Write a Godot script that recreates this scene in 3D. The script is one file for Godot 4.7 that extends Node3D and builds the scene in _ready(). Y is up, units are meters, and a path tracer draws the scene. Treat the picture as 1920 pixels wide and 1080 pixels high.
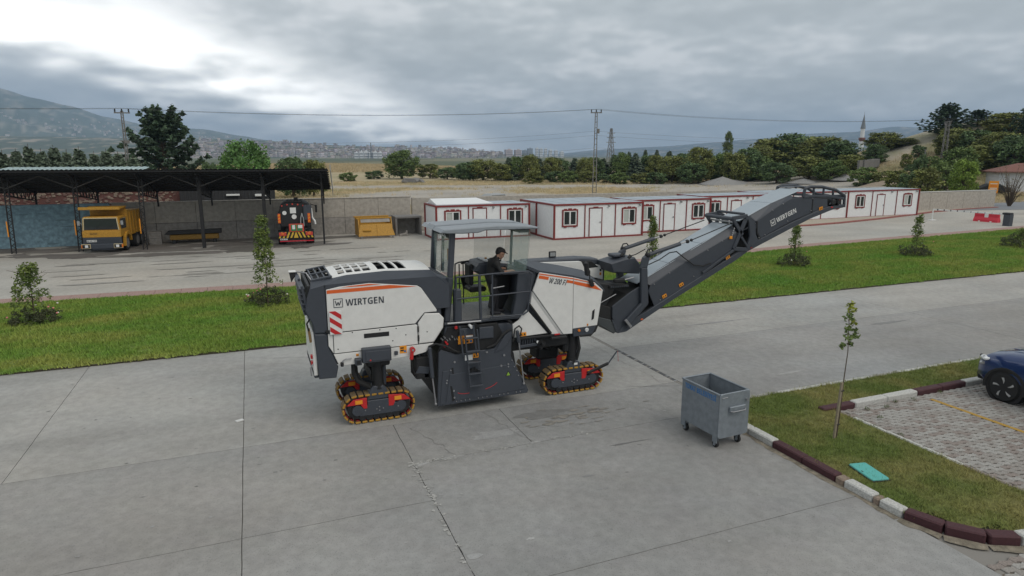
extends Node3D
# A cold milling machine parked on a concrete yard under an overcast sky.
# x runs along the road, -z away from the viewer, y up, metres.

class MB:
	var v := PackedVector3Array()
	var n := PackedVector3Array()
	var c := PackedColorArray()
	var u := PackedVector2Array()
	var off := Vector3.ZERO
	var xf := Transform3D()
	var col := Color(1, 1, 1)
	var tinted := false
	func put(p: Vector3, nn: Vector3) -> void:
		v.append(xf * p - off); n.append((xf.basis * nn).normalized()); c.append(col); u.append(Vector2.ZERO)
	func tri(a: Vector3, b: Vector3, d: Vector3) -> void:
		var nn := (b - a).cross(d - a)
		if nn.length_squared() < 1e-14: return
		nn = nn.normalized()
		put(a, nn); put(d, nn); put(b, nn)
	func tri_n(a: Vector3, b: Vector3, d: Vector3, na: Vector3, nb: Vector3, nd: Vector3) -> void:
		put(a, na); put(d, nd); put(b, nb)
	func quad(a: Vector3, b: Vector3, d: Vector3, e: Vector3) -> void:
		tri(a, b, d); tri(a, d, e)
	func quad_n(a: Vector3, b: Vector3, d: Vector3, e: Vector3, na: Vector3, nb: Vector3, nd: Vector3, ne: Vector3) -> void:
		tri_n(a, b, d, na, nb, nd); tri_n(a, d, e, na, nd, ne)
	func box(cn: Vector3, s: Vector3, bev := 0.0, bs := Basis()) -> void:
		var h := s * 0.5
		var b: float = minf(bev, minf(h.x, minf(h.y, h.z)) * 0.6)
		var ax := [Vector3(1, 0, 0), Vector3(0, 1, 0), Vector3(0, 0, 1)]
		for i in 3:
			var j := (i + 1) % 3
			var k := (i + 2) % 3
			for sg in [-1.0, 1.0]:
				var o: Vector3 = ax[i] * h[i] * sg
				var p: Vector3 = ax[j] * (h[j] - b)
				var q: Vector3 = ax[k] * (h[k] - b)
				if sg > 0: quad(cn + bs * (o - p - q), cn + bs * (o + p - q), cn + bs * (o + p + q), cn + bs * (o - p + q))
				else: quad(cn + bs * (o - p - q), cn + bs * (o - p + q), cn + bs * (o + p + q), cn + bs * (o + p - q))
		if b <= 0.0: return
		for i in 3:
			var j := (i + 1) % 3
			var k := (i + 2) % 3
			for sj in [-1.0, 1.0]:
				for sk in [-1.0, 1.0]:
					var e: Vector3 = ax[i] * (h[i] - b)
					var p: Vector3 = ax[j] * h[j] * sj + ax[k] * (h[k] - b) * sk
					var q: Vector3 = ax[j] * (h[j] - b) * sj + ax[k] * h[k] * sk
					if sj * sk < 0: quad(cn + bs * (p - e), cn + bs * (p + e), cn + bs * (q + e), cn + bs * (q - e))
					else: quad(cn + bs * (q - e), cn + bs * (q + e), cn + bs * (p + e), cn + bs * (p - e))
		for sx in [-1.0, 1.0]:
			for sy in [-1.0, 1.0]:
				for sz in [-1.0, 1.0]:
					var p := Vector3(sx * h.x, sy * (h.y - b), sz * (h.z - b))
					var q := Vector3(sx * (h.x - b), sy * h.y, sz * (h.z - b))
					var r := Vector3(sx * (h.x - b), sy * (h.y - b), sz * h.z)
					if sx * sy * sz > 0: tri(cn + bs * p, cn + bs * q, cn + bs * r)
					else: tri(cn + bs * p, cn + bs * r, cn + bs * q)
	func bar(a: Vector3, b: Vector3, w: float, h: float, bev := 0.0, upv := Vector3.UP) -> void:
		var d := b - a
		var x := d.normalized()
		var z := x.cross(upv)
		if z.length() < 0.01: z = x.cross(Vector3(0, 0, 1))
		z = z.normalized()
		var y := z.cross(x)
		box((a + b) * 0.5, Vector3(d.length(), h, w), bev, Basis(x, y, z))
	# outline in x,y pushed from z0 to z1 (z1 > z0)
	func prism(pl: Array, z0: float, z1: float, bev := 0.0) -> void:
		var p := PackedVector2Array()
		for q in pl: p.append(Vector2(q[0], q[1]))
		var area := 0.0
		for i in p.size(): area += p[i].cross(p[(i + 1) % p.size()])
		if area < 0: p.reverse()
		var m := p.size()
		var ins := PackedVector2Array()
		for i in m:
			var d0 := (p[i] - p[(i + m - 1) % m]).normalized()
			var d1 := (p[(i + 1) % m] - p[i]).normalized()
			var n0 := Vector2(-d0.y, d0.x)
			var n1 := Vector2(-d1.y, d1.x)
			ins.append(p[i] + (n0 + n1) / maxf(1.0 + n0.dot(n1), 0.35) * bev)
		var t := Geometry2D.triangulate_polygon(ins)
		for i in range(0, t.size(), 3):
			var a := ins[t[i]]
			var b := ins[t[i + 1]]
			var d := ins[t[i + 2]]
			if (b - a).cross(d - a) < 0:
				var s := b
				b = d
				d = s
			tri(Vector3(a.x, a.y, z1), Vector3(b.x, b.y, z1), Vector3(d.x, d.y, z1))
			tri(Vector3(a.x, a.y, z0), Vector3(d.x, d.y, z0), Vector3(b.x, b.y, z0))
		for i in m:
			var j := (i + 1) % m
			var a := p[i]
			var b := p[j]
			quad(Vector3(a.x, a.y, z0 + bev), Vector3(b.x, b.y, z0 + bev), Vector3(b.x, b.y, z1 - bev), Vector3(a.x, a.y, z1 - bev))
			if bev > 0.0:
				var e := ins[i]
				var f := ins[j]
				quad(Vector3(a.x, a.y, z1 - bev), Vector3(b.x, b.y, z1 - bev), Vector3(f.x, f.y, z1), Vector3(e.x, e.y, z1))
				quad(Vector3(b.x, b.y, z0 + bev), Vector3(a.x, a.y, z0 + bev), Vector3(e.x, e.y, z0), Vector3(f.x, f.y, z0))
	func cyl(a: Vector3, b: Vector3, r0: float, r1: float, sg := 12, caps := true) -> void:
		var d := (b - a).normalized()
		var x := d.cross(Vector3.UP)
		if x.length() < 0.05: x = d.cross(Vector3(1, 0, 0))
		x = x.normalized()
		var y := x.cross(d).normalized()
		for i in sg:
			var t0 := TAU * i / sg
			var t1 := TAU * (i + 1) / sg
			var e0 := x * cos(t0) - y * sin(t0)
			var e1 := x * cos(t1) - y * sin(t1)
			quad_n(a + e0 * r0, a + e1 * r0, b + e1 * r1, b + e0 * r1, e0, e1, e1, e0)
			if caps:
				tri(a, a + e1 * r0, a + e0 * r0)
				tri(b, b + e0 * r1, b + e1 * r1)
	func tube(pts: Array, r: float, sg := 8) -> void:
		for i in pts.size() - 1:
			cyl(pts[i], pts[i + 1], r, r, sg, true)
			if i > 0: ball(pts[i], Vector3(r, r, r), 4, sg)
	func ball(cn: Vector3, r: Vector3, rings := 8, sg := 12) -> void:
		for i in rings:
			var a0 := PI * i / rings - PI / 2
			var a1 := PI * (i + 1) / rings - PI / 2
			for j in sg:
				var b0 := TAU * j / sg
				var b1 := TAU * (j + 1) / sg
				var p := [Vector3(cos(a0) * cos(b0), sin(a0), -cos(a0) * sin(b0)), Vector3(cos(a0) * cos(b1), sin(a0), -cos(a0) * sin(b1)), Vector3(cos(a1) * cos(b1), sin(a1), -cos(a1) * sin(b1)), Vector3(cos(a1) * cos(b0), sin(a1), -cos(a1) * sin(b0))]
				quad_n(cn + p[0] * r, cn + p[1] * r, cn + p[2] * r, cn + p[3] * r, p[0] / r, p[1] / r, p[2] / r, p[3] / r)
	# profile of [radius, height] turned about y
	func lathe(cn: Vector3, pr: Array, sg := 16) -> void:
		for i in pr.size() - 1:
			var r0: float = pr[i][0]
			var r1: float = pr[i + 1][0]
			var h0: float = pr[i][1]
			var h1: float = pr[i + 1][1]
			var sl := Vector2(h1 - h0, r0 - r1).normalized()
			for j in sg:
				var t0 := TAU * j / sg
				var t1 := TAU * (j + 1) / sg
				var e0 := Vector3(cos(t0), 0, -sin(t0))
				var e1 := Vector3(cos(t1), 0, -sin(t1))
				var m0 := e0 * sl.x + Vector3(0, sl.y, 0)
				var m1 := e1 * sl.x + Vector3(0, sl.y, 0)
				quad_n(cn + e0 * r0 + Vector3(0, h0, 0), cn + e1 * r0 + Vector3(0, h0, 0), cn + e1 * r1 + Vector3(0, h1, 0), cn + e0 * r1 + Vector3(0, h1, 0), m0, m1, m1, m0)
	func mesh() -> ArrayMesh:
		var a := []
		a.resize(Mesh.ARRAY_MAX)
		a[Mesh.ARRAY_VERTEX] = v
		a[Mesh.ARRAY_NORMAL] = n
		a[Mesh.ARRAY_TEX_UV] = u
		if tinted: a[Mesh.ARRAY_COLOR] = c
		var m := ArrayMesh.new()
		m.add_surface_from_arrays(Mesh.PRIMITIVE_TRIANGLES, a)
		return m

var M := {}
var taken := {}
var rng := RandomNumberGenerator.new()

func numbered(s: String) -> String:
	var k: int = taken.get(s, 0)
	taken[s] = k + 1
	return s if k == 0 else "%s_%03d" % [s, k]

func thing(called: String, label: String, cat: String, at := Vector3.ZERO, group := "") -> Node3D:
	var o := Node3D.new()
	o.name = numbered(called)
	add_child(o)
	o.position = at
	tag(o, label, cat, group)
	return o

func tag(o: Node, label: String, cat: String, group := "", kind := "") -> void:
	if label != "": o.set_meta("label", label)
	if cat != "": o.set_meta("category", cat)
	if group != "": o.set_meta("group", group)
	if kind != "": o.set_meta("kind", kind)

func obj(called: String, b: MB, m: Material, parent: Node = null) -> MeshInstance3D:
	return inst(called, b.mesh(), m, parent)

func inst(called: String, me: Mesh, m: Material, parent: Node = null, at := Vector3.ZERO) -> MeshInstance3D:
	var o := MeshInstance3D.new()
	o.mesh = me
	o.material_override = m
	if parent == null:
		o.name = numbered(called)
		add_child(o)
	else:
		o.name = called
		parent.add_child(o, true)
	o.position = at
	return o

func structure(called: String, b: MB, m: Material) -> MeshInstance3D:
	var o := obj(called, b, m)
	o.set_meta("kind", "structure")
	return o

func copy(o: Node3D, at: Vector3, turn := 0.0, sc := Vector3.ONE, label := "") -> Node3D:
	var r: Node3D = o.duplicate()
	r.name = numbered(String(o.name).get_slice("_0", 0))
	add_child(r)
	r.position = at
	r.rotation.y = turn
	r.scale = sc
	if label != "": r.set_meta("label", label)
	return r

func mb(off := Vector3.ZERO) -> MB:
	var b := MB.new()
	b.off = off
	return b

func lin(r: float, g: float, b: float) -> Color:
	return Color(r, g, b).linear_to_srgb()

func mat(called: String, c: Color, rough := 0.7, metal := 0.0) -> StandardMaterial3D:
	var m := StandardMaterial3D.new()
	m.resource_name = called
	m.albedo_color = c
	m.roughness = rough
	m.metallic = metal
	M[called] = m
	return m

# greyscale grain, values between lo and hi, tiling
func grain(sd: int, freq: float, oct: int, lo: float, hi: float, px := 512, spots := 0.0) -> ImageTexture:
	var f := FastNoiseLite.new()
	f.seed = sd
	f.frequency = freq
	f.fractal_octaves = oct
	f.fractal_gain = 0.6
	var im := f.get_seamless_image(px, px)
	im.convert(Image.FORMAT_L8)
	var d := im.get_data()
	var o := PackedByteArray()
	o.resize(px * px * 3)
	var r := RandomNumberGenerator.new()
	r.seed = sd
	for i in px * px:
		var t := d[i] / 255.0
		var w: float = lerpf(lo, hi, t)
		if spots > 0.0 and r.randf() < spots: w *= r.randf_range(0.75, 1.12)
		var q := clampi(int(w * 255.0), 0, 255)
		o[i * 3] = q
		o[i * 3 + 1] = q
		o[i * 3 + 2] = q
	var res := Image.create_from_data(px, px, false, Image.FORMAT_RGB8, o)
	return ImageTexture.create_from_image(res)

func textured(m: StandardMaterial3D, t: Texture2D, sc: float, world := true) -> StandardMaterial3D:
	m.albedo_texture = t
	m.uv1_triplanar = true
	m.uv1_world_triplanar = world
	m.uv1_scale = Vector3(sc, sc, sc)
	return m

func relief(m: StandardMaterial3D, sd: int, freq: float, strength: float) -> void:
	var f := FastNoiseLite.new()
	f.seed = sd
	f.frequency = freq
	f.fractal_octaves = 4
	var im := f.get_seamless_image(512, 512)
	im.convert(Image.FORMAT_RGBA8)
	im.bump_map_to_normal_map(strength)
	m.normal_enabled = true
	m.normal_texture = ImageTexture.create_from_image(im)

func letters(s: String, h: float, bold := true, deep := 0.004, slant := 0.0, fam := "Droid Sans") -> Mesh:
	var t := TextMesh.new()
	var f := SystemFont.new()
	f.font_names = PackedStringArray([fam])
	f.font_weight = 700 if bold else 400
	t.font = f
	t.text = s
	t.font_size = 48
	t.pixel_size = h / 34.5
	t.depth = deep
	t.curve_step = 2.0
	return t

func make_materials() -> void:
	var g1 := grain(3, 0.03, 5, 0.90, 1.02, 512, 0.10)
	var g2 := grain(8, 0.02, 5, 0.955, 1.005)
	var g3 := grain(21, 0.05, 4, 0.74, 1.04, 512, 0.3)
	var m: StandardMaterial3D
	m = textured(mat("concrete", lin(0.98, 0.98, 0.98), 0.82), g1, 0.23)
	m.vertex_color_use_as_albedo = true
	relief(m, 4, 0.09, 1.6)
	m.normal_scale = 0.25
	m = textured(mat("soil", lin(0.98, 0.98, 0.98), 1.0), g3, 0.31)
	m.vertex_color_use_as_albedo = true
	m = mat("tint", lin(1, 1, 1), 0.9)
	m.vertex_color_use_as_albedo = true
	m = mat("leaf", lin(1, 1, 1), 0.75)
	m.vertex_color_use_as_albedo = true
	m.backlight = lin(0.3, 0.36, 0.12)
	m.cull_mode = BaseMaterial3D.CULL_DISABLED
	m = mat("blade", lin(1, 1, 1), 0.8)
	m.vertex_color_use_as_albedo = true
	m.cull_mode = BaseMaterial3D.CULL_DISABLED
	textured(mat("bark", lin(0.13, 0.095, 0.065), 0.95), g3, 1.3, false)
	textured(mat("stake", lin(0.36, 0.30, 0.21), 0.9), g3, 1.7, false)
	# paint and metal
	textured(mat("white", lin(0.74, 0.73, 0.70), 0.42), g2, 0.37)
	textured(mat("dark", lin(0.050, 0.057, 0.071), 0.5), g2, 0.6)
	textured(mat("dark_top", lin(0.050, 0.057, 0.071), 0.5), g2, 0.6)
	mat("black", lin(0.012, 0.012, 0.013), 0.6)
	mat("rubber", lin(0.02, 0.02, 0.02), 0.85)
	textured(mat("cover", lin(0.40, 0.45, 0.49), 0.42, 0.25), g2, 0.45)
	mat("orange", lin(0.70, 0.12, 0.022), 0.45)
	mat("red", lin(0.50, 0.018, 0.02), 0.45)
	mat("sticker", lin(0.80, 0.30, 0.015), 0.5)
	mat("paper", lin(0.72, 0.72, 0.70), 0.6)
	textured(mat("pad", lin(0.56, 0.25, 0.035), 0.75), g3, 0.9)
	textured(mat("pad_worn", lin(0.30, 0.19, 0.08), 0.85), g3, 0.9)
	m = textured(mat("pad_tint", lin(0.98, 0.98, 0.98), 0.8), g3, 0.9)
	m.vertex_color_use_as_albedo = true
	mat("sign_lime", lin(0.25, 0.42, 0.05), 0.6)
	textured(mat("tread", lin(0.30, 0.30, 0.29), 0.55, 0.3), g3, 0.8)
	textured(mat("roof_panel", lin(0.27, 0.295, 0.32), 0.5), g2, 0.5)
	textured(mat("scoop", lin(0.055, 0.062, 0.065), 0.6), g2, 0.5)
	mat("steel", lin(0.34, 0.34, 0.35), 0.42, 0.6)
	mat("chrome", lin(0.75, 0.75, 0.76), 0.12, 1.0)
	m = mat("glass", Color(0.62, 0.72, 0.70, 0.22), 0.04)
	m.transparency = BaseMaterial3D.TRANSPARENCY_ALPHA
	m = mat("window_glass", lin(0.03, 0.035, 0.038), 0.06)
	textured(mat("galvanised", lin(0.27, 0.30, 0.33), 0.5, 0.35), grain(31, 0.02, 5, 0.88, 1.03, 512, 0.05), 0.5)
	mat("blue_ink", lin(0.03, 0.16, 0.40), 0.7)
	textured(mat("kerb_white", lin(0.66, 0.65, 0.61), 0.8), g3, 0.8)
	textured(mat("kerb_maroon", lin(0.085, 0.028, 0.034), 0.75), g3, 0.8)
	textured(mat("kerb_pink", lin(0.44, 0.29, 0.25), 0.9), g3, 0.6)
	textured(mat("kerb_brick", lin(0.36, 0.13, 0.11), 0.9), g3, 0.6)
	textured(mat("paver_a", lin(0.44, 0.42, 0.39), 0.9), g3, 0.9)
	textured(mat("paver_b", lin(0.37, 0.34, 0.31), 0.9), g3, 0.9)
	textured(mat("paver_c", lin(0.33, 0.28, 0.25), 0.9), g3, 0.9)
	textured(mat("yellow_line", lin(0.55, 0.33, 0.06), 0.85), g3, 1.1)
	textured(mat("container_white", lin(0.78, 0.79, 0.79), 0.5), g2, 0.3)
	mat("container_red", lin(0.20, 0.022, 0.020), 0.5)
	mat("frame_white", lin(0.72, 0.72, 0.70), 0.4)
	mat("curtain", lin(0.42, 0.44, 0.41), 0.9)
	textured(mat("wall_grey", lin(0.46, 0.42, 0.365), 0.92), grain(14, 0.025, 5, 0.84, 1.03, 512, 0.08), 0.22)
	textured(mat("wall_blue", lin(0.25, 0.39, 0.46), 0.85), grain(15, 0.02, 5, 0.72, 1.05, 512, 0.06), 0.3)
	textured(mat("mortar", lin(0.17, 0.075, 0.062), 0.95), g3, 0.5)
	textured(mat("stone_a", lin(0.34, 0.26, 0.20), 0.95), g3, 0.7)
	textured(mat("stone_b", lin(0.21, 0.12, 0.10), 0.95), g3, 0.7)
	textured(mat("shed_steel", lin(0.022, 0.021, 0.022), 0.7), g3, 0.5)
	textured(mat("shed_sheet", lin(0.05, 0.05, 0.052), 0.65, 0.2), g3, 0.4)
	textured(mat("zinc", lin(0.34, 0.35, 0.35), 0.55, 0.3), g2, 0.5)
	textured(mat("teal_sheet", lin(0.36, 0.46, 0.46), 0.6), g2, 0.5)
	textured(mat("truck_yellow", lin(0.62, 0.32, 0.035), 0.5), g3, 0.35)
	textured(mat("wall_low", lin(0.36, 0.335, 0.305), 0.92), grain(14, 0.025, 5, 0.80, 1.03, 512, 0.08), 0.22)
	mat("truck_cream", lin(0.55, 0.46, 0.28), 0.6)
	textured(mat("truck_yellow_dirty", lin(0.30, 0.17, 0.03), 0.8), g3, 0.35)
	mat("sticker_yellow", lin(0.62, 0.40, 0.04), 0.6)
	mat("shed_brace", lin(0.06, 0.055, 0.05), 0.7)
	mat("tank_red", lin(0.55, 0.06, 0.04), 0.5)
	mat("sign_green", lin(0.03, 0.20, 0.07), 0.6)
	mat("lens", lin(0.75, 0.76, 0.76), 0.1)
	mat("lamp_orange", lin(0.75, 0.20, 0.02), 0.3)
	m = mat("car_blue", lin(0.006, 0.030, 0.125), 0.3, 0.35)
	m.clearcoat_enabled = true
	m.clearcoat = 1.0
	m.clearcoat_roughness = 0.05
	mat("alloy", lin(0.55, 0.56, 0.57), 0.3, 0.7)
	mat("plastic_red", lin(0.55, 0.02, 0.04), 0.5)
	mat("turquoise", lin(0.10, 0.42, 0.38), 0.65)
	textured(mat("gravel", lin(0.36, 0.35, 0.34), 1.0), g3, 0.35)
	textured(mat("gravel_tan", lin(0.40, 0.32, 0.24), 1.0), g3, 0.35)
	mat("render_white", lin(0.66, 0.67, 0.68), 0.85)
	mat("roof_tile", lin(0.20, 0.09, 0.07), 0.9)
	mat("town_pink", lin(0.52, 0.42, 0.40), 0.9)
	mat("town_blue", lin(0.26, 0.29, 0.33), 0.9)
	mat("town_glass", lin(0.16, 0.18, 0.20), 0.6)
	mat("lead", lin(0.17, 0.19, 0.21), 0.6)
	textured(mat("pole_concrete", lin(0.25, 0.24, 0.23), 0.9), g3, 0.8, false)
	mat("wire", lin(0.05, 0.05, 0.055), 0.6)
	mat("petal_white", lin(0.75, 0.70, 0.62), 0.8)
	mat("petal_pink", lin(0.68, 0.24, 0.22), 0.8)
	mat("hair", lin(0.012, 0.010, 0.009), 0.7)
	m = mat("skin_cloth", lin(1, 1, 1), 0.75)
	m.vertex_color_use_as_albedo = true
	mat("asphalt", lin(0.20, 0.21, 0.225), 0.9)
	mat("joint", lin(0.23, 0.215, 0.195), 1.0)
	mat("oil_paper", lin(0.62, 0.62, 0.60), 0.8)

func make_sky() -> ImageTexture:
	var w := 2048
	var h := 1024
	var f1 := FastNoiseLite.new()
	f1.seed = 12
	f1.frequency = 0.62
	f1.fractal_octaves = 5
	f1.fractal_gain = 0.55
	var f2 := FastNoiseLite.new()
	f2.seed = 77
	f2.frequency = 2.6
	f2.fractal_octaves = 4
	var low := Color(0.480, 0.520, 0.535)
	var mid := Color(0.560, 0.600, 0.615)
	var hi := Color(0.76, 0.785, 0.795)
	var sun := Color(2.3, 2.28, 2.2)
	var d := PackedFloat32Array()
	d.resize(w * h * 3)
	for y in h:
		var el := PI * (0.5 - (y + 0.5) / h)
		var eld := rad_to_deg(el)
		for x in w:
			var i := (y * w + x) * 3
			if el < -0.02:
				d[i] = 0.22
				d[i + 1] = 0.22
				d[i + 2] = 0.21
				continue
			var az := wrapf(TAU * (x + 0.5) / w, -PI, PI)
			# a flat cloud deck seen in perspective
			var k := 1.0 / (sin(maxf(el, 0.0)) + 0.13)
			var px := sin(az) * k * cos(el)
			var pz := cos(az) * k * cos(el)
			var s := f1.get_noise_3d(px, pz, 0.0)
			var q := f2.get_noise_3d(px * 0.7, pz * 0.7, 3.0)
			var q2 := f2.get_noise_3d(px * 2.3 + 40.0, pz * 2.3, 9.0)
			var t := clampf(0.48 + s * 1.0 + q * 0.55 + q2 * 0.48, 0.0, 1.0)
			var c := low.lerp(mid, clampf(t * 2.0, 0, 1)).lerp(hi, clampf(t * 2.0 - 1.0, 0, 1))
			# a thinner stretch of the deck, a long slanting break
			var azd := rad_to_deg(az)
			var line := 5.2 - 0.235 * azd - 0.0006 * azd * azd
			var side := eld - line
			if azd > -75.0 and azd < 40.0:
				var wid := 1.2 + 0.075 * maxf(20.0 - azd, 0.0)
				var e: float = (side + s * 1.3 + q * 0.9) / wid
				var a: float = exp(-e * e * (3.0 if e < 0.0 else 0.7)) * smoothstep(24.0, 12.0, azd) * smoothstep(-75.0, -30.0, azd)
				var a2: float = exp(-e * e * 0.14) * smoothstep(30.0, 5.0, azd) * smoothstep(-75.0, -30.0, azd) if e > 0.0 else 0.0
				c = c.lerp(Color(0.95, 0.97, 0.98), clampf(a2 * (0.50 + s * 0.9 + q * 0.7 + q2 * 0.3), 0.0, 0.8))
				c = c.lerp(sun, clampf(a * (0.80 + q * 0.7 + s * 0.3), 0.0, 0.96))
				# a bluish grey bank below the break
				if e < 0.0: c = c.lerp(Color(0.37, 0.455, 0.55), clampf(-e * 0.45, 0.0, 0.75) * smoothstep(30.0, 8.0, azd) * smoothstep(-75.0, -30.0, azd))
			d[i] = c.r
			d[i + 1] = c.g
			d[i + 2] = c.b
	var im := Image.create_from_data(w, h, false, Image.FORMAT_RGBF, d.to_byte_array())
	return ImageTexture.create_from_image(im)

func _ready() -> void:
	rng.seed = 4711
	# camera
	var cam := Camera3D.new()
	cam.name = "camera"
	add_child(cam)
	cam.position = Vector3(0, 5.6, 0)
	cam.rotation = Vector3(-0.20134, deg_to_rad(-21.8), 0)
	cam.fov = 47.93
	cam.near = 0.1
	cam.far = 20000.0
	cam.current = true
	# sky and air
	var env := Environment.new()
	var sky := Sky.new()
	var pano := PanoramaSkyMaterial.new()
	pano.panorama = make_sky()
	sky.sky_material = pano
	env.sky = sky
	env.background_mode = Environment.BG_SKY
	env.background_energy_multiplier = 1.08
	env.ambient_light_source = Environment.AMBIENT_SOURCE_SKY
	env.tonemap_mode = Environment.TONE_MAPPER_LINEAR
	env.tonemap_exposure = 1.0
	env.sdfgi_enabled = true
	env.ssao_enabled = true
	env.ssil_enabled = true
	env.fog_enabled = true
	env.fog_density = 0.00016
	env.fog_light_color = Color(0.74, 0.86, 0.99)
	var we := WorldEnvironment.new()
	we.name = "environment"
	we.environment = env
	add_child(we)
	# the sun behind the cloud deck
	var sun := DirectionalLight3D.new()
	sun.name = "sun"
	sun.light_energy = 0.42
	sun.light_color = Color(1.0, 0.97, 0.93)
	sun.light_angular_distance = 40.0
	sun.shadow_enabled = true
	add_child(sun)
	sun.rotation_degrees = Vector3(-48, 25, 0)
	make_materials()
	build_ground()
	build_far()
	build_field()
	build_yard()
	build_island()
	build_machine()
	build_person()
	build_small()

# ---------------------------------------------------------------- ground
var stain := FastNoiseLite.new()
var fine := FastNoiseLite.new()

func concrete_tone(x: float, z: float, base: Color) -> Color:
	var a := stain.get_noise_2d(x * 0.35, z * 1.5)
	var b := stain.get_noise_2d(x * 0.9 + 90.0, z * 0.9 - 40.0)
	var d := fine.get_noise_2d(x * 1.2, z * 4.0)
	var k := 1.0 + a * 0.24 + b * 0.17 + d * 0.07
	# tyre tracks worn along the road
	for q in [[-14.35, 0.22], [-15.9, 0.2], [-17.2, 0.26], [-18.3, 0.2]]:
		var e: float = (z - q[0] - stain.get_noise_2d(x * 0.2, q[0]) * 0.8) / q[1]
		k -= 0.075 * exp(-e * e) * clampf(0.6 + stain.get_noise_2d(x * 0.6, q[0] * 9.0) * 2.0, 0.0, 1.4)
	var warm := stain.get_noise_2d(x * 0.4 + 300.0, z * 0.5) * 0.06
	return Color(base.r * k * (1.0 + warm), base.g * k, base.b * k * (1.0 - warm))

func sheet(b: MB, x0: float, x1: float, z0: float, z1: float, y: float, st: float, base: Color, rag := 0.0) -> void:
	var nx := maxi(1, int(ceil((x1 - x0) / st)))
	var nz := maxi(1, int(ceil((z1 - z0) / st)))
	b.tinted = true
	var pts := []
	for i in nx + 1:
		var row := []
		for j in nz + 1:
			var x := lerpf(x0, x1, float(i) / nx)
			var z := lerpf(z0, z1, float(j) / nz)
			var dx := 0.0
			var dz := 0.0
			if rag > 0.0:
				if i == 0 or i == nx: dx = fine.get_noise_2d(z * 4.0, x * 3.0) * rag
				if j == 0 or j == nz: dz = fine.get_noise_2d(x * 4.0, z * 3.0) * rag
			row.append([Vector3(x + dx, y, z + dz), concrete_tone(x, z, base)])
		pts.append(row)
	for i in nx:
		for j in nz:
			var q := [pts[i][j], pts[i][j + 1], pts[i + 1][j + 1], pts[i + 1][j]]
			for t in [[0, 1, 2], [0, 2, 3]]:
				for k in [t[0], t[2], t[1]]:
					b.col = q[k][1]
					b.put(q[k][0], Vector3.UP)
	b.col = Color.WHITE

func slab(parent: Node, x0: float, x1: float, z0: float, z1: float, base: Color) -> void:
	var b := mb()
	var g := 0.006
	sheet(b, x0 + g, x1 - g, z0 + g, z1 - g, 0.0, 0.34, base, 0.012)
	b.tinted = true
	b.col = base
	var d := -0.05
	for e in [[Vector3(x0 + g, 0, z0 + g), Vector3(x0 + g, 0, z1 - g)], [Vector3(x0 + g, 0, z1 - g), Vector3(x1 - g, 0, z1 - g)], [Vector3(x1 - g, 0, z1 - g), Vector3(x1 - g, 0, z0 + g)], [Vector3(x1 - g, 0, z0 + g), Vector3(x0 + g, 0, z0 + g)]]:
		b.quad(e[0] + Vector3(0, d, 0), e[1] + Vector3(0, d, 0), e[1], e[0])
	obj("slab", b, M.concrete, parent)

func lawn_back_edge(x: float) -> float:
	var k := [[-60.0, -30.5], [-9.0, -29.6], [0.0, -29.1], [11.0, -28.9], [21.0, -29.0], [31.0, -30.2], [47.0, -31.3], [90.0, -34.5]]
	for i in k.size() - 1:
		if x < k[i + 1][0]: return lerpf(k[i][1], k[i + 1][1], (x - k[i][0]) / (k[i + 1][0] - k[i][0]))
	return -34.5

func grass_tone(x: float, z: float) -> Color:
	var a := stain.get_noise_2d(x * 1.1 + 40.0, z * 2.3 + 10.0)
	var b := fine.get_noise_2d(x * 0.5, z * 0.9)
	var c := Color(0.155, 0.270, 0.032).lerp(Color(0.290, 0.315, 0.066), clampf(0.5 + a * 1.1, 0.0, 1.0))
	return c.lerp(Color(0.120, 0.275, 0.032), clampf(b * 0.9 + 0.15, 0.0, 0.7))

func tuft_mesh(blades: int, h: float, w: float, spread: float, sd: int, lean := 0.5) -> ArrayMesh:
	var r := RandomNumberGenerator.new()
	r.seed = sd
	var b := mb()
	b.tinted = true
	for i in blades:
		var a := r.randf() * TAU
		var o := Vector3(r.randf_range(-spread, spread), 0, r.randf_range(-spread, spread))
		var s := Vector3(cos(a), 0, sin(a)) * w
		var ld := Vector3(r.randf_range(-1, 1), 0, r.randf_range(-1, 1)) * h * lean
		var hh := h * r.randf_range(0.55, 1.1)
		var k := r.randf_range(0.8, 1.2)
		b.col = Color(k, k, k)
		b.tri(o - s, o + s, o + ld + Vector3(0, hh, 0))
	return b.mesh()

func scatter(called: String, me: Mesh, m: Material, places: Array, tones: Array) -> MultiMeshInstance3D:
	var mm := MultiMesh.new()
	mm.transform_format = MultiMesh.TRANSFORM_3D
	mm.use_colors = true
	mm.mesh = me
	mm.instance_count = places.size()
	for i in places.size():
		mm.set_instance_transform(i, places[i])
		mm.set_instance_color(i, tones[i])
	var o := MultiMeshInstance3D.new()
	o.multimesh = mm
	o.material_override = m
	o.name = numbered(called)
	add_child(o)
	return o

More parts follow.
